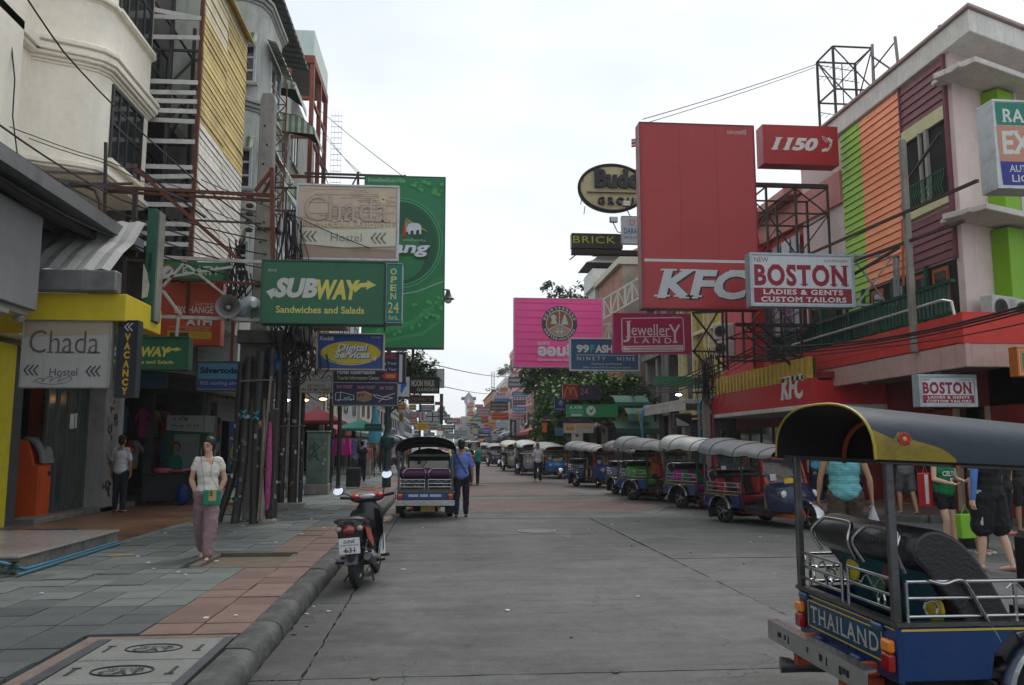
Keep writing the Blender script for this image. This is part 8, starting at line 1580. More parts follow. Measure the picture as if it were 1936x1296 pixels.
for s in (-1, 1): obj('side_trim', MB().add([(-.18,s*.165,.72),(-.05,s*.175,.56),(.25,s*.17,.42),(.32,s*.165,.5),(.1,s*.175,.66)],[(0,1,2,3,4)]), RedP, t)
obj('seat', MB().grid([[(x,y*w_,z+hh*(1-abs(y)**2.5)) for y in (-1,-.8,-.4,0,.4,.8,1)] for x, w_, z, hh in ((-.2,.1,.75,.03),(-.12,.14,.76,.06),(.1,.14,.75,.07),(.25,.12,.71,.07),(.5,.10,.69,.06),(.58,.06,.68,.03))]), M((.015,.014,.014), .55, bump=.2), t, smooth=60)
obj('grab_rail', MB().tube([(0,-.17,.74),(-.2,-.17,.79),(-.3,-.1,.81),(-.32,0,.815),(-.3,.1,.81),(-.2,.17,.79),(0,.17,.74)], .016, 8), DST, t, smooth=60)
obj('tail_light', MB().ell((-.265,0,.685),(.035,.075,.06),12,8), M((.22,.008,.01), .12, spec=.8, coat=.5), t, smooth=60)
for s in (-1,1): obj('indicator', MB().ell((-.25,s*.12,.70),(.03,.04,.03),10,6), M((.35,.25,.2), .15, spec=.8), t, smooth=60)
obj('frame_tube', MB().tube([(.45,0,.6),(.7,0,.38),(.88,0,.45),(1.0,0,.85)], .04, 8), BkP, t, smooth=60)
obj('chain_case', MB().bx(.02,.1,.25,.42,.125,.34), M((.06,.06,.065), .5), t, bevel=.02)
for s in (-1, 1):
    ls = [[(.78,s*.1,.86),(.74,s*.17,.84),(.72,s*.19,.80)],[(.83,s*.1,.66),(.72,s*.21,.64),(.68,s*.225,.6)],[(.82,s*.1,.44),(.72,s*.21,.42),(.66,s*.22,.36)],[(.74,s*.1,.3),(.66,s*.16,.28),(.62,s*.18,.26)]]
    obj('leg_shield', MB().grid(ls), BkP, t, smooth=60)
    obj('white_cowl', MB().add([(.72,s*.218,.56),(.58,s*.2,.44),(.5,s*.19,.28),(.62,s*.2,.24),(.72,s*.225,.3),(.78,s*.22,.5)],[(0,1,2,3,4,5)]).add([(.70,s*.20,.54),(.56,s*.185,.44),(.48,s*.175,.29),(.60,s*.18,.25)],[(0,1,2,3)]), WhP, t)
obj('front_cover', MB().ell((.93,0,.70),(.14,.19,.27),12,10), BkP, t, smooth=60)
obj('front_fender', MB().grid([[(1.2+.32*math.cos(a), y, .29+.33*math.sin(a)) for y in (-.07,0,.07)] for a in [math.pi*(.2+.65*k/8) for k in range(9)]]), BkP, t, smooth=60)
obj('fork', MB().tube([(1.2,-.08,.285),(1.03,-.08,.85)], .022, 8).tube([(1.2,.08,.285),(1.03,.08,.85)], .022, 8), DST, t, smooth=60)
T2 = Matrix.Translation((.93,0,.97)) @ Matrix.Rotation(R_(12), 4, 'Z')
hs_ = obj('handlebar_cover', MB(T2).ell((.04,0,0),(.12,.22,.06),14,8), BkP, t, smooth=60)
obj('dash', MB(T2).ell((-.03,0,.03),(.07,.11,.035),12,6), M((.33,.34,.36), .3), hs_, smooth=60)
for s in (-1,1):
    obj('red_trim', MB(T2).ell((-.02,s*.15,.035),(.06,.055,.03),10,6), RedP, hs_, smooth=60)
    obj('grip', MB(T2).tube([(-.01,s*.2,.02),(-.05,s*.34,.04)], .018, 8), TYR, t, smooth=60); obj('lever', MB(T2).tube([(.06,s*.2,.02),(.04,s*.33,.02)], .007, 6), DST, t)
    mt_ = T2 @ Vector((.0,s*.2,.04)); me_ = T2 @ Vector((-.02,s*.27 if s < 0 else .36,.24 if s < 0 else .08))
    mr_ = obj('mirror', MB().tube([mt_, (mt_+me_)/2+Vector((.02,0,.03)), me_], .008, 6).ell(me_+Vector((.012,0,.05)),(.018,.075,.058),12,8), BkP, t, smooth=60)
    obj('mirror_glass', MB().add([me_+Vector((-.02+.03*math.sin(a),.066*math.cos(a),.05+.05*math.sin(a))) for a in [2*math.pi*k/16 for k in range(16)]],[tuple(range(16))]), M((.75,.82,.9), .03, 1, var=0, bump=0), mr_)
obj('cable_loop', MB(T2).tube([(.0,.22,.05),(.1,.1,.12),(.1,-.1,.1),(.02,-.2,.04)], .01, 6), M((.5,.12,.03), .4), t, smooth=60)
obj('side_stand', MB().beam((.45,.1,.22),(.4,.26,.01),.022), STEEL, t); obj('centre_stand', MB().beam((.38,-.1,.2),(.28,-.14,.03),.022), STEEL, t)
def bike(label, loc, head, col):
    t = thing('motorcycle', label, 'motorcycle', loc, R_(head)); P = paint(col)
    wheel(t, 0, 0, .3, .09, 12, DST); wheel(t, 1.25, 0, .3, .08, 12, DST)
    obj('body', MB().ell((.2,0,.66),(.4,.13,.11),10,8).ell((.95,0,.7),(.14,.16,.26),10,8).ell((.55,0,.36),(.25,.13,.16),10,8), P, t, smooth=60); obj('seat', MB().ell((.15,0,.77),(.36,.12,.06),10,6), BLKV, t, smooth=60)
    obj('handlebar', MB().tube([(.9,-.32,1.0),(1.0,0,.98),(.9,.32,1.0)], .02, 6), DST, t); obj('fork', MB().beam((1.25,0,.3),(1.0,0,.95),.05), DST, t)
bike('dark red motorcycle beside the man in black near the light blue tuk-tuk', (6.9,41.3,0), -60, (.2,.02,.03)); bike('black motorcycle parked on the right behind the fifth tuk-tuk', (7.9,38.6,0), -70, (.03,.03,.03))
# ================================================================ PEOPLE
FOLD = bpy.data.textures.new('folds', 'CLOUDS'); FOLD.noise_scale = .09; FOLD.noise_depth = 2
def cap(mb, a, b, ra, rb, n=10):
    a = Vector(a); b = Vector(b); d = b-a
    if d.length < 1e-4: d = Vector((0,0,1e-3))
    u = d.normalized(); pts = []; rs = []
    for k in (0, 1, 2): f = math.sin(math.pi/2*k/3); pts.append(a-u*ra*math.cos(math.pi/2*k/3)); rs.append(max(.001, ra*f))
    pts += [a, a.lerp(b,.5), b]; rs += [ra, (ra+rb)/2, rb]
    for k in (2, 1, 0): f = math.sin(math.pi/2*k/3); pts.append(b+u*rb*math.cos(math.pi/2*k/3)); rs.append(max(.001, rb*f))
    return mb.tube(pts, n=n, rs=rs)
def blob(name, mb, mat, parent, vox=.012, smooth=4, folds=0, flatz=None):
    o = obj(name, mb, mat, parent)
    r = o.modifiers.new('join', 'REMESH'); r.mode = 'VOXEL'; r.voxel_size = vox; r.use_smooth_shade = True
    s = o.modifiers.new('smooth', 'SMOOTH'); s.factor = .5; s.iterations = smooth
    if folds:
        d = o.modifiers.new('folds', 'DISPLACE'); d.texture = FOLD; d.strength = folds; d.texture_coords = 'LOCAL'; d.mid_level = .5
    return o
SK = {'a': (.50,.30,.20), 'b': (.36,.20,.125), 'c': (.26,.14,.085), 'w': (.58,.37,.27)}
def person(label, loc, face, h=1.7, top=(.5,.5,.5), bot=(.03,.03,.035), sleeve=.5, leg=1.0, hair=(.012,.01,.009), skin='b', la=(0,0), ra=(0,0), lleg=(0,0), rleg=(0,0), far=False, wide=1.0, shoe=(.03,.03,.03), longhair=False, skirt=False, sit=None, hands='open', tankw=False, fit=1.0, forearm=None, group=None, loose=1.0, lo=9, ro=9, bun=False, turn=0, sleevecol=None, elb_in=(0,0), tmat=None):
    """face: direction faced in degrees (0 = +x, -90 = towards the camera); limb tuples are (swing forward, bend)"""
    t = thing('person', label, 'person', loc, R_(face+90), group)
    s = h/1.72; vx = .02 if far else .0105; SKN = M(SK[skin], .5, var=.06, sc=4, bump=.05, bs=30)
    Wd = wide
    hip = Vector((0,0,.92)); legs = {}
    for nm, sx, (a, b) in (('l',1,lleg),('r',-1,rleg)):
        H = Vector((sx*.092*Wd,0,.90)); th = R_(a); K = H+Vector((sx*.012,-math.sin(th),-math.cos(th)))*.43; sh = R_(a-b); A = K+Vector((0,-math.sin(sh),-math.cos(sh)))*.41; legs[nm] = [H,K,A,sh]
    low = min(legs['l'][2].z, legs['r'][2].z); dz = .075-low if sit is None else sit/s-.90
    for v in legs.values():
        for q in v[:3]: q.z += dz
    up = Vector((0,0,dz)); arms = {}
    for nm, sx, (a, b), o_, ei in (('l',1,la,lo,elb_in[0]),('r',-1,ra,ro,elb_in[1])):
        S = Vector((sx*.185*Wd,0,1.40))+up; a1 = R_(a); oo = R_(o_); E = S+Vector((sx*math.sin(oo),-math.sin(a1)*math.cos(oo),-math.cos(a1)*math.cos(oo)))*.285
        a2 = R_(a+b); ii = R_(ei); fd = Vector((-sx*math.sin(ii)+sx*math.sin(oo)*.3,-math.sin(a2)*math.cos(ii),-math.cos(a2)*math.cos(ii))).normalized(); W_ = E+fd*.245; arms[nm] = [S,E,W_,fd,sx]
    mb = MB(Matrix.Scale(s, 4)); tu = R_(turn)
    hd = Matrix.Translation(Vector((0,0,1.52))+up) @ Matrix.Rotation(tu, 4, 'Z')
    mb.ell(Vector((0,0,.94))+up,(.155*Wd,.115*Wd,.12)); mb.ell(Vector((0,0,1.08))+up,(.135*Wd,.10*Wd,.16)); mb.ell(Vector((0,0,1.27))+up,(.165*Wd,.115*Wd,.19)); cap(mb, Vector((-.14*Wd,0,1.40))+up, Vector((.14*Wd,0,1.40))+up, .05, .05)
    cap(mb, Vector((0,.01,1.38))+up, Vector((0,-.005,1.52))+up, .06, .053)
    old = mb.T; mb.T = old @ hd
    mb.ell((0,-.005,.10),(.074,.092,.105),16,12); mb.ell((0,-.03,.03),(.052,.062,.05)); mb.ell((0,-.1,.075),(.012,.018,.02),8,6); mb.ell((0,-.092,.035),(.028,.012,.012),8,6); mb.ell((.074,.0,.08),(.012,.02,.03),8,6); mb.ell((-.074,0,.08),(.012,.02,.03),8,6)
    mb.T = old
    for H, K, A, sh in legs.values():
        cap(mb, H, K, .082*min(Wd,1.15), .055); cap(mb, K, K.lerp(A,.35)+Vector((0,.012,0)), .052, .054); cap(mb, K.lerp(A,.35)+Vector((0,.012,0)), A, .054, .033)
        f = Vector((0,-math.cos(min(0,sh)*.6),math.sin(min(0,sh)*.6)*1.0)); hl = A+Vector((0,.02,-.045)); cap(mb, hl, hl+f*.11+Vector((0,0,-.008)), .032, .034); cap(mb, hl+f*.11+Vector((0,0,-.008)), hl+f*.185+Vector((0,0,-.012)), .034, .024)
    for S, E, W_, fd, sx in arms.values():
        cap(mb, S, E, .045*min(Wd,1.2), .037); cap(mb, E, E.lerp(W_,.3), .039, .040); cap(mb, E.lerp(W_,.3), W_, .040, .025)
        if hands != 'pocket':
            side = fd.cross(Vector((sx,0,0))).normalized(); side = Vector((0,0,0)) + fd.cross(side).normalized()*0 + side
            sd = Vector((0,1,0)) if abs(fd.y) < .7 else Vector((1,0,0)); sd = (sd-fd*sd.dot(fd)).normalized(); pn = fd.cross(sd).normalized()
            if pn.x*sx > 0: pn = -pn
            pc = W_+fd*.045; cap(mb, W_, W_+fd*.075+sd*.014, .024, .02); cap(mb, W_, W_+fd*.075-sd*.014, .024, .02)
            for q, (ofs, ln) in enumerate(((.030,.062),(.011,.075),(-.009,.078),(-.029,.068))):
                k0 = W_+fd*.078+sd*ofs; k1 = k0+(fd*.8+pn*.35).normalized()*ln*.5; k2 = k1+(fd*.55+pn*.75).normalized()*ln*.5; cap(mb, k0, k1, .0095, .009, 7); cap(mb, k1, k2, .009, .0075, 7)
            th0 = W_+fd*.02-sd*.028; th1 = th0+(fd*.6-sd*.6+pn*.3).normalized()*.036; cap(mb, th0, th1, .013, .011, 7); cap(mb, th1, th1+(fd*.8+pn*.4).normalized()*.03, .011, .009, 7)
    body = blob('body', mb, SKN, t, vx if not far else .016, 3)
    hb = MB(Matrix.Scale(s, 4) @ hd); hb.ell((0,.008,.135),(.084,.098,.092),16,12); hb.ell((0,.035,.06),(.076,.07,.08),12,8)
    if longhair: cap(hb, (0,.05,.1), (0,.07,-.13), .07, .045); cap(hb, (.045,.04,.05),(.05,.06,-.1),.04,.025); cap(hb, (-.045,.04,.05),(-.05,.06,-.1),.04,.025)
    if bun: hb.ell((0,.115,.07),(.04,.045,.05),8,6); hb.ell((.07,.015,.09),(.02,.05,.08),8,6); hb.ell((-.07,.015,.09),(.02,.05,.08),8,6); cap(hb,(.01,-.075,.165),(.068,-.05,.115),.014,.012); cap(hb,(.01,-.075,.165),(-.068,-.05,.115),.016,.012); cap(hb,(0,.1,.05),(0,.09,-.08),.035,.02)
    blob('hair', hb, M(hair, .45, var=.3, sc=8, bump=.5, bs=50), t, .012 if far else .009, 2)
    if not far:
        for sx in (-1, 1): obj('eye', MB(Matrix.Scale(s, 4) @ hd).ell((sx*.03,-.088,.088),(.011,.006,.006),8,6), DARK, body); obj('eyebrow', MB(Matrix.Scale(s, 4) @ hd).ell((sx*.031,-.09,.108),(.018,.004,.004),8,5), DARK, body)
        obj('lips', MB(Matrix.Scale(s, 4) @ hd).ell((0,-.102,.034),(.021,.006,.007),8,6), M((.35,.08,.07), .4), body)
    TM_ = tmat or M(top, .85, var=.1, sc=5, bump=.15, bs=35); tb_ = MB(Matrix.Scale(s, 4)); e = .014*loose
    tb_.ell(Vector((0,0,.99))+up,(.168*Wd+e,.125*Wd+e,.12)); tb_.ell(Vector((0,0,1.12))+up,(.15*Wd+e,.11*Wd+e,.17)); tb_.ell(Vector((0,0,1.26))+up,(.172*Wd+e,.122*Wd+e,.165)); tb_.ell(Vector((0,0,.93))+up,(.172*Wd+e,.135*Wd+e,.11))
    sw = .105 if tankw else (.168 if sleeve else .15); cap(tb_, Vector((-sw*Wd,0,1.398))+up, Vector((sw*Wd,0,1.398))+up, .056, .056)
    if sleeve > 0:
        for S, E, W_, fd, sx in arms.values():
            if sleeve <= 1: cap(tb_, S+Vector((-sx*.01,0,-.012)), S.lerp(E, sleeve), .052, .052)
            else: cap(tb_, S, E, .057, .048); cap(tb_, E, E.lerp(W_, sleeve-1), .048, .040)
    blob('top', tb_, TM_, t, .018 if far else .012, 3, folds=.014 if far else .04)
    if sleevecol:
        sb = MB(Matrix.Scale(s, 4))
        for S, E, W_, fd, sx in arms.values(): cap(sb, S+(E-S)*.12, E, .053, .044); cap(sb, E, W_, .045, .031)
        blob('sleeves', sb, M(sleevecol, .6, bump=.05), t, .012, 2)
    bb = MB(Matrix.Scale(s, 4)); g = .01*fit; bb.ell(Vector((0,0,.93))+up,(.165*Wd+g,.122*Wd+g,.11))
    for H, K, A, sh in legs.values():
        if leg <= .5: cap(bb, H, H.lerp(K, leg*2*.92), .095*min(Wd,1.2)+g, .075+g*1.6)
        else: cap(bb, H, K, .092*min(Wd,1.2)+g, .062+g*1.4); cap(bb, K, K.lerp(A, leg*2-1.06), .064+g*1.4, .050+g)
    if skirt: bb.ell(Vector((0,0,.80))+up,(.19,.15,.2))
    blob('trousers' if leg > .6 else 'shorts', bb, M(bot, .85, var=.1, sc=5, bump=.15, bs=35), t, .018 if far else .012, 3, folds=.014 if far else .036)
    for H, K, A, sh in legs.values():
        f = Vector((0,-math.cos(min(0,sh)*.6),math.sin(min(0,sh)*.6))); hl = A+Vector((0,.02,-.045)); sb = MB(Matrix.Scale(s, 4)); cap(sb, hl+Vector((0,.01,-.016)), hl+f*.19+Vector((0,0,-.024)), .034, .032)
        if not far: pass
        if shoe: blob('shoe', sb, M(shoe, .6), t, .014 if far else .01, 2)
    t['_d'] = 0; del t['_d']
    t_info[t.name] = (arms, legs, s, up); return t
t_info = {}
def hand_at(t, side):
    arms = t_info[t.name][0]; s = t_info[t.name][2]; W_ = arms[side][2]+arms[side][3]*.09
    return Matrix.Translation(t.location) @ Matrix.Rotation(t.rotation_euler.z, 4, 'Z') @ (W_*s)
wp = PG(386, 1056, .15)
w_ = person('woman in a white cap-sleeve blouse and mauve trousers walking on the left pavement, wearing glasses', wp, -84, 1.63, top=(.60,.575,.53), bot=(.225,.145,.16), sleeve=.42, leg=1.0, skin='a', hands='pocket', la=(-8,14), ra=(-8,14), lleg=(22,6), rleg=(-16,14), shoe=(.12,.04,.03), fit=2.8, bun=True, lo=13, ro=13, loose=.9, turn=-22, elb_in=(24,24), wide=.88)
w_['label'] = 'woman in white blouse and mauve trousers walking on the left pavement with a green bag'
s_ = 1.63/1.72
gl = MB(Matrix.Scale(s_, 4) @ Matrix.Translation(Vector((0,0,1.52))+t_info[w_.name][3]) @ Matrix.Rotation(R_(-22), 4, 'Z')); gl.torus((.034,-.103,.087),.024,.0028,'y',16,4,1,.8).torus((-.034,-.103,.087),.024,.0028,'y',16,4,1,.8).tube([(.058,-.1,.09),(.078,0,.095)],.0028,4).tube([(-.058,-.1,.09),(-.078,0,.095)],.0028,4)
obj('glasses', gl, DARK, w_)
bp0 = Vector((.10,-.215,.80)); TW_ = Matrix.Translation(wp) @ Matrix.Rotation(R_(6), 4, 'Z')
t = thing('shoulder_bag', 'small emerald green bag with a tan flap hanging at the woman’s hip', 'bag', TW_ @ bp0, R_(6)); obj('pouch', MB().bx(-.11,-.02,-.09,.11,.03,.11), M((.01,.18,.11), .55, var=.2, sc=12), t, bevel=.015, seg=2)
obj('flap', MB().bx(-.04,-.026,-.03,.055,-.021,.112), M((.42,.28,.12), .6), t); obj('flap_print', MB().bx(-.03,-.029,.03,.01,-.027,.1), M((.05,.12,.06)), t)
obj('strap', MB().tube([(-.1,.0,.1),(-.13,.03,.3),(-.17,.07,.5),(-.19,.15,.66)], .004, 5).tube([(.09,0,.1),(-.04,.02,.3),(-.02,.06,.5),(.0,.14,.66)], .004, 5), M((.12,.13,.06)), t)
P = person
P('man in a white shirt and dark trousers standing in the clothes shop doorway', PG(224,969,.17), 75, 1.68, top=(.5,.52,.58), bot=(.015,.018,.03), sleeve=.8, skin='c', far=True)
n1 = P('person in navy top and trousers standing beside the suitcase', PG(684,912,.15), 70, 1.66, top=(.012,.016,.03), bot=(.012,.015,.03), skin='b', sleeve=.6, far=True, shoe=(.3,.25,.28))
P('grey haired person in white standing left of the person in navy', PG(676,905,.15)+Vector((-.2,.9,0)), -60, 1.65, top=(.5,.52,.55), bot=(.05,.05,.06), skin='w', far=True, hair=(.12,.10,.08))
P('woman with red patterned top holding shopping, right of the person in navy', PG(695,905,.15), -110, 1.6, top=(.35,.12,.12), bot=(.3,.28,.25), skin='b', far=True, longhair=True, leg=.9)
P('woman in white T-shirt and brown shorts walking on the left pavement', PG(744,897,.15), 10, 1.66, top=(.5,.5,.6), bot=(.07,.045,.04), leg=.42, skin='b', far=True, lleg=(24,6), rleg=(-20,14), la=(10,60), ra=(20,60))
P('man in pale blue shirt walking just beyond the woman in brown shorts', PG(757,897,.15), -80, 1.72, top=(.14,.26,.42), bot=(.05,.06,.1), skin='b', far=True, lleg=(12,6))
P('man in a black vest leaning by the clothes racks', PG(735,893,.15)+Vector((-.5,1.5,0)), -60, 1.75, top=(.03,.03,.035), bot=(.04,.035,.03), skin='b', sleeve=0, far=True)
P('brown haired woman in dark clothes among the clothes racks', PG(722,888,.15), 120, 1.62, top=(.05,.035,.04), bot=(.06,.03,.03), far=True, longhair=True, hair=(.10,.05,.02))
for k, (px, py, f_, tc_, bc_, l_) in enumerate(((712,884,100,(.1,.12,.2),(.04,.05,.08),'person in a slate blue top among the clothes racks on the left pavement'),(728,881,-70,(.35,.3,.12),(.03,.03,.03),'person in a mustard top far along the left pavement'),(766,880,-80,(.2,.04,.04),(.05,.05,.06),'person in a dark red top beside the left street lamp'),(704,893,60,(.04,.04,.045),(.2,.18,.15),'person in black with beige trousers near the red parasol'),(748,878,-90,(.4,.4,.42),(.04,.04,.05),'person in pale grey far down the left pavement'),(664,898,-60,(.03,.05,.04),(.03,.03,.03),'shopkeeper in dark green under the red parasol'))):
    P(l_, PG(px,py,.15), f_, 1.6+.03*k, top=tc_, bot=bc_, skin='bcabcb'[k], far=True, lleg=(12,6), rleg=(-8,8))
for k, (px, py, f_, tc_, bc_, l_) in enumerate(((930,872,-85,(.4,.4,.4),(.02,.02,.03),'person in pale grey walking in front of the white van'),(924,870,90,(.05,.05,.08),(.05,.05,.08),'person in dark blue beside the white van'),(1098,868,-100,(.35,.1,.08),(.03,.03,.03),'person in brick red by the heart panel on the right pavement'),(1180,872,-80,(.25,.25,.27),(.03,.03,.03),'person in grey beside the green awning stalls'),(1300,890,-120,(.05,.05,.05),(.04,.04,.04),'stallholder in black under the concrete canopy'),(1126,866,-60,(.45,.43,.4),(.06,.06,.07),'person in an ivory shirt near the long tan sign'))):
    P(l_, PG(px,py,.0 if k < 2 else .14), f_, 1.62+.03*k, top=tc_, bot=bc_, skin='bbcacb'[k], far=True, lleg=(12,6), rleg=(-8,8))
bm = P('man in a blue shirt and black trousers standing by the left tuk-tuk', PG(867,978)+Vector((.06,0,0)), 82, 1.76, top=(.12,.18,.48), bot=(.012,.014,.022), sleeve=.9, skin='c', far=False, loose=1.0, la=(6,14), ra=(4,8), lleg=(-6,6), rleg=(8,4))
t = thing('shoulder_strap_bag', 'grey sling bag across the back of the man in the blue shirt', 'bag', (0,0,0), world=True); c0_ = bm.location; obj('strap', MB().tube([c0_+Vector((-.14,-.12,1.45)), c0_+Vector((-.02,-.17,1.25)), c0_+Vector((.12,-.16,1.0))], .016, 6), M((.05,.05,.06)), t); obj('pouch', MB().box(c0_+Vector((-.17,-.13,1.02)), (.06,.1,.22)), M((.06,.06,.06)), t, bevel=.01)
P('person in black top, black skirt and leggings talking on the road', PG(888,918), 40, 1.72, top=(.02,.02,.02), bot=(.015,.015,.015), skin='b', far=True, skirt=True, la=(10,70), leg=.95)
tp = P('man in a teal T-shirt and black trousers holding a red rucksack', PG(903,918), 175, 1.76, top=(.01,.27,.22), bot=(.015,.015,.018), skin='b', far=True, la=(25,70), ra=(20,60), shoe=(.3,.3,.3))
t = thing('rucksack', 'red rucksack between the two people talking on the road', 'rucksack', tp.location+Vector((-.28,-.12,1.0))); obj('sack', MB().ell((0,0,.08),(.13,.1,.24),10,8), M((.45,.03,.025), .6), t, smooth=60); obj('pocket', MB().ell((0,-.08,0),(.09,.05,.12),8,6), M((.5,.12,.08), .6), t, smooth=60)
P('man in a pale lilac shirt and black trousers walking down the middle of the road', PG(1017,911), -92, 1.74, top=(.50,.49,.56), bot=(.014,.014,.02), skin='b', sleeve=.8, lleg=(18,10), rleg=(-14,22), la=(-8,18), ra=(8,14), loose=1.4)
P('man in a white shirt and blue jeans standing by the cream roofed tuk-tuk', PG(976,897), -20, 1.74, top=(.5,.5,.55), bot=(.04,.07,.13), skin='c', far=True, sleeve=1.5)
P('woman in brown patterned dress right of the man in the white shirt', PG(991,896), 100, 1.66, top=(.13,.10,.08), bot=(.10,.08,.07), skin='b', far=True, leg=.4, longhair=True)
P('man in white shirt further up the road by the small tuk-tuks', PG(950,883), 150, 1.74, top=(.5,.52,.55), bot=(.02,.02,.03), skin='c', far=True)
P('person in dark clothes standing just left of the far man in white', PG(943,882), -80, 1.66, top=(.03,.03,.04), bot=(.02,.02,.03), far=True)
P('man in a black shirt standing beside the dark red motorcycle', PG(1086,893)+Vector((.15,0,0)), 120, 1.72, top=(.015,.018,.03), bot=(.02,.025,.04), skin='c', far=True, la=(30,30))
P('person in teal standing at the left of the white van', PG(908,873), -80, 1.7, top=(.05,.25,.25), bot=(.02,.02,.03), far=True)
P('person in an orange shirt sitting in the blue and tan tuk-tuk', Vector((6.52,24.9,0)), -60, 1.68, top=(.55,.10,.015), bot=(.02,.03,.06), skin='c', far=True, lleg=(80,80), rleg=(84,80), sit=.72, la=(40,40), ra=(50,30))
P('driver in a red vest sitting in the first tuk-tuk of the row', Vector((6.96,16.85,0)), -68, 1.66, top=(.38,.03,.03), bot=(.14,.11,.09), skin='b', far=True, lleg=(78,70), rleg=(80,72), sit=.80, la=(30,40), ra=(36,40), leg=.5)
P('driver with bare legs resting in the fifth tuk-tuk', Vector((6.05,33.0,0)), -120, 1.66, top=(.05,.05,.06), bot=(.10,.09,.08), skin='b', far=True, lleg=(78,70), rleg=(80,72), sit=.78, leg=.5)
tk = P('heavy man in a turquoise striped tank top and brown shorts walking away', Vector((5.62,11.25,0)), 72, 1.80, top=(.10,.40,.44), bot=(.055,.042,.03), skin='b', sleeve=0, leg=.42, wide=1.2, tankw=True, la=(4,10), ra=(-6,12), lleg=(-8,6), rleg=(12,8), lo=16, ro=18, shoe=(.04,.04,.05), fit=2, loose=1.2, tmat=stripe_mat((.07,.33,.38), (.20,.48,.50), .022, 2, .85))
t = thing('plastic_bag', 'thin white plastic bag in the right hand of the man in turquoise', 'bag', hand_at(tk, 'r')); obj('sack', MB().lathe([(.01,.02),(.03,-.08),(.07,-.2),(.10,-.3),(.11,-.36),(.06,-.38),(0,-.38)], n=10), M((.42,.44,.47), .35, bump=.6, bs=12, alpha=.75), t, smooth=60); obj('contents', MB().box((0,0,-.33),(.14,.1,.06)), M((.5,.5,.5)), t)
P('person in a bright blue top and navy trousers walking away on the right pavement', PG(1548,950,.14), 80, 1.7, top=(.08,.32,.50), bot=(.012,.018,.04), skin='b', sleeve=.5, shoe=(.12,.06,.3))
P('person in a navy top and pale trousers by the red shop wall', PG(1679,944,.14), 30, 1.75, top=(.015,.02,.04), bot=(.33,.34,.36), skin='b', shoe=(.02,.02,.02))
P('man in a grey tank top and grey shorts stepping along the right pavement', PG(1716,972,.14), 88, 1.72, top=(.14,.14,.15), bot=(.09,.09,.10), sleeve=0, tankw=True, leg=.44, skin='b', lleg=(16,20), rleg=(-10,10), shoe=(.06,.05,.06), la=(14,40), ra=(10,20))
cw = P('woman in a green basketball jersey and black shorts looking at her hands', PG(1792,1043,0), -75, 1.70, top=(.008,.16,.055), bot=(.012,.012,.014), sleeve=0, tankw=True, leg=.26, skin='w', lleg=(6,4), rleg=(14,12), la=(6,78), ra=(6,70), shoe=(.35,.33,.28), longhair=True, elb_in=(25,25), loose=1.8, wide=.98)
lt = MB(Matrix.Scale(1.7/1.72, 4)); put_text(lt, 'CELTICS', -.13, 1.17, .13, 1.25, -.163, bold=.03); put_text(lt, '5', -.04, 1.03, .04, 1.14, -.163, bold=.04, serif=.6);
lt.v = [(x, y-t_info[cw.name][3].z*0+.05*(x*8)**2, z+t_info[cw.name][3].z) for x, y, z in lt.v]; obj('lettering', lt, M((.55,.56,.55), .6), cw)
def shopbag(label, c, d, col, rz=0):
    t = thing('shopping_bag', label, 'bag', c, rz); w2, th_, hh = d; obj('sack', MB().prism([(-w2*.85,0),(w2*.85,0),(w2,hh),(-w2,hh)], -th_, th_, 'y'), M(col, .5, var=.1, bump=.4, bs=8), t, bevel=.01); obj('handle', MB().tube([(-w2*.5,0,hh),(0,0,hh+.14),(w2*.5,0,hh)], .006, 5), M(col, .6), t); return t
bp_ = PY(1752, 958, 12.6); shopbag('red and white paper shopping bag behind the woman in the green jersey', (bp_.x, 12.6, bp_.z), (.13,.06,.52), (.42,.02,.025), .5)
obj('white_stripe', MB().add([(-.12,-.065,.05),(-.03,-.065,.05),(-.02,-.066,.5),(-.13,-.066,.5)],[(0,1,2,3)]), M((.5,.5,.5)), bpy.data.objects['shopping_bag'])
bw = P('black basketball kit man with blue arm sleeves walking away in flip-flops', PG(1878,1078,0), 110, 1.80, top=(.012,.012,.014), bot=(.013,.013,.016), sleeve=0, tankw=False, leg=.46, skin='w', la=(-6,8), ra=(12,14), lleg=(6,2), rleg=(-8,10), sleevecol=(.07,.16,.42), shoe=(.30,.17,.13), wide=1.12, fit=4, loose=2.4, lo=18, ro=22)
up_ = t_info[bw.name][3]
sm = MB(Matrix.Scale(1.8/1.72, 4)); sm.grid([[( .215,-.05,z),(.225,.0,z),(.21,.06,z)] for z in (.56+up_.z,.7+up_.z,.85+up_.z,1.0+up_.z)]); obj('side_stripe', sm, M((.5,.52,.56), .7), bw)
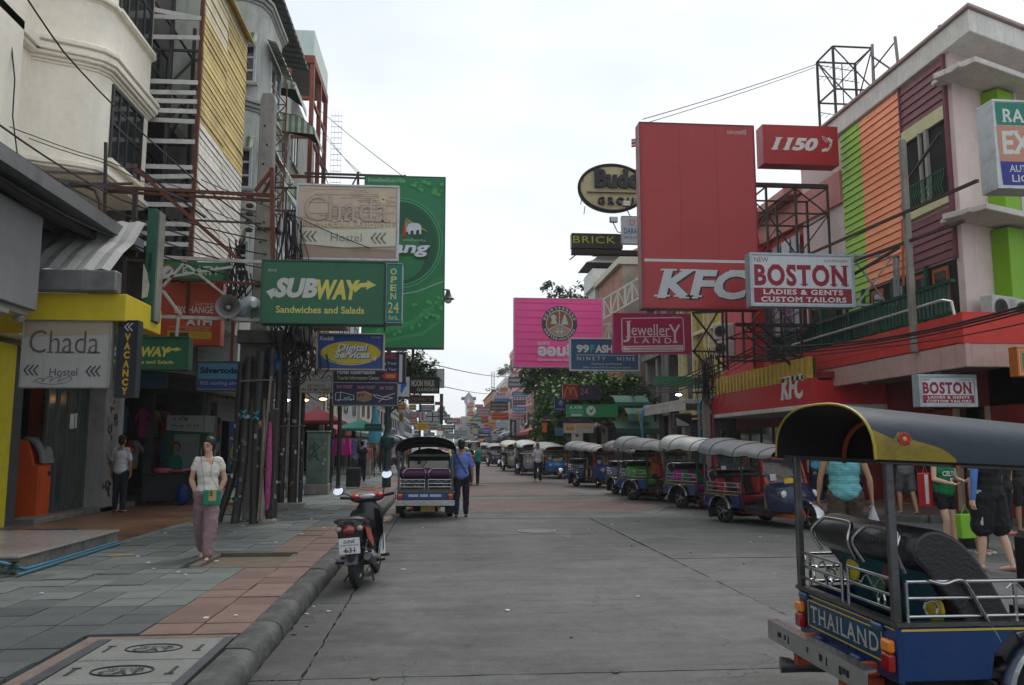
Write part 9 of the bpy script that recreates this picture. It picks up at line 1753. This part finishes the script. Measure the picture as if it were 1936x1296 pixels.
P('woman in dark clothes and white sandals behind the man in black kit', PG(1856,1046,0), -60, 1.6, top=(.03,.03,.035), bot=(.02,.02,.022), leg=.3, skin='b', shoe=(.5,.5,.5), longhair=True)
gp = PY(1828, 1018, 12.1); shopbag('lime green shopping bag swinging beside the man in black kit', (gp.x, 12.1, gp.z), (.17,.05,.36), (.18,.42,.02), .3)
P('woman in black clothes and red flat shoes on the right pavement', PG(1905,1010,.0), -60, 1.6, top=(.02,.02,.022), bot=(.015,.015,.017), leg=.85, skin='a', shoe=(.45,.02,.03), longhair=True)
P('person in dark shorts at the right edge of the picture', PG(1935,1008,.0)+Vector((.25,.3,0)), -90, 1.65, top=(.03,.03,.03), bot=(.02,.02,.02), leg=.45, skin='b')
P('person in red and black further right behind the near tuk-tuk', PG(1600,955,.14)+Vector((.6,2,0)), -70, 1.62, top=(.25,.02,.03), bot=(.03,.03,.03), skin='b', far=True)
for o in list(bpy.data.objects):
    if o.type == 'MESH' and o.name.split('.')[0] in ('balcony','window_surround','gallery_post','main_beam','gallery_door','counter','roof_post','side_wall','back_wall','post','rail','bar','mullion','stair','blue_pipe','brace','ladder_rail','upright','cover_slab','steel_edging','edge','door_frame','shop_pier','gallery_back','rooftop_screen','beam','cross_beam','concrete_hood','permit_sticker','bumper_bracket','scroll','sleeves','chassis','cantilever','stay'): split_loose(o)
one('street_planter', MB().lathe([(0,0),(.2,0),(.26,.35),(.24,.38),(0,.36)], PG(1842,1036,0), 14), M((.02,.02,.02), .6), 'low black round planter on the road edge behind the crowd', 'planter', smooth=50)
# ================================================================ FAR AIR
hz = MB().bx(-305, -45, -1.5, 305, 705, 28)
hm = bpy.data.materials.new('haze'); hm.use_nodes = True; ht = hm.node_tree; ht.nodes.clear()
ho = ht.nodes.new('ShaderNodeOutputMaterial'); hv = ht.nodes.new('ShaderNodeVolumePrincipled'); hv.inputs['Color'].default_value = (.93,.96,1,1); hv.inputs['Density'].default_value = .0005; hv.inputs['Anisotropy'].default_value = .2
ht.links.new(hv.outputs[0], ho.inputs['Volume'])
tag(obj('haze', hz, hm), 'thin pale haze filling the street', 'haze', kind='stuff')
SC.cycles.volume_bounces = 0
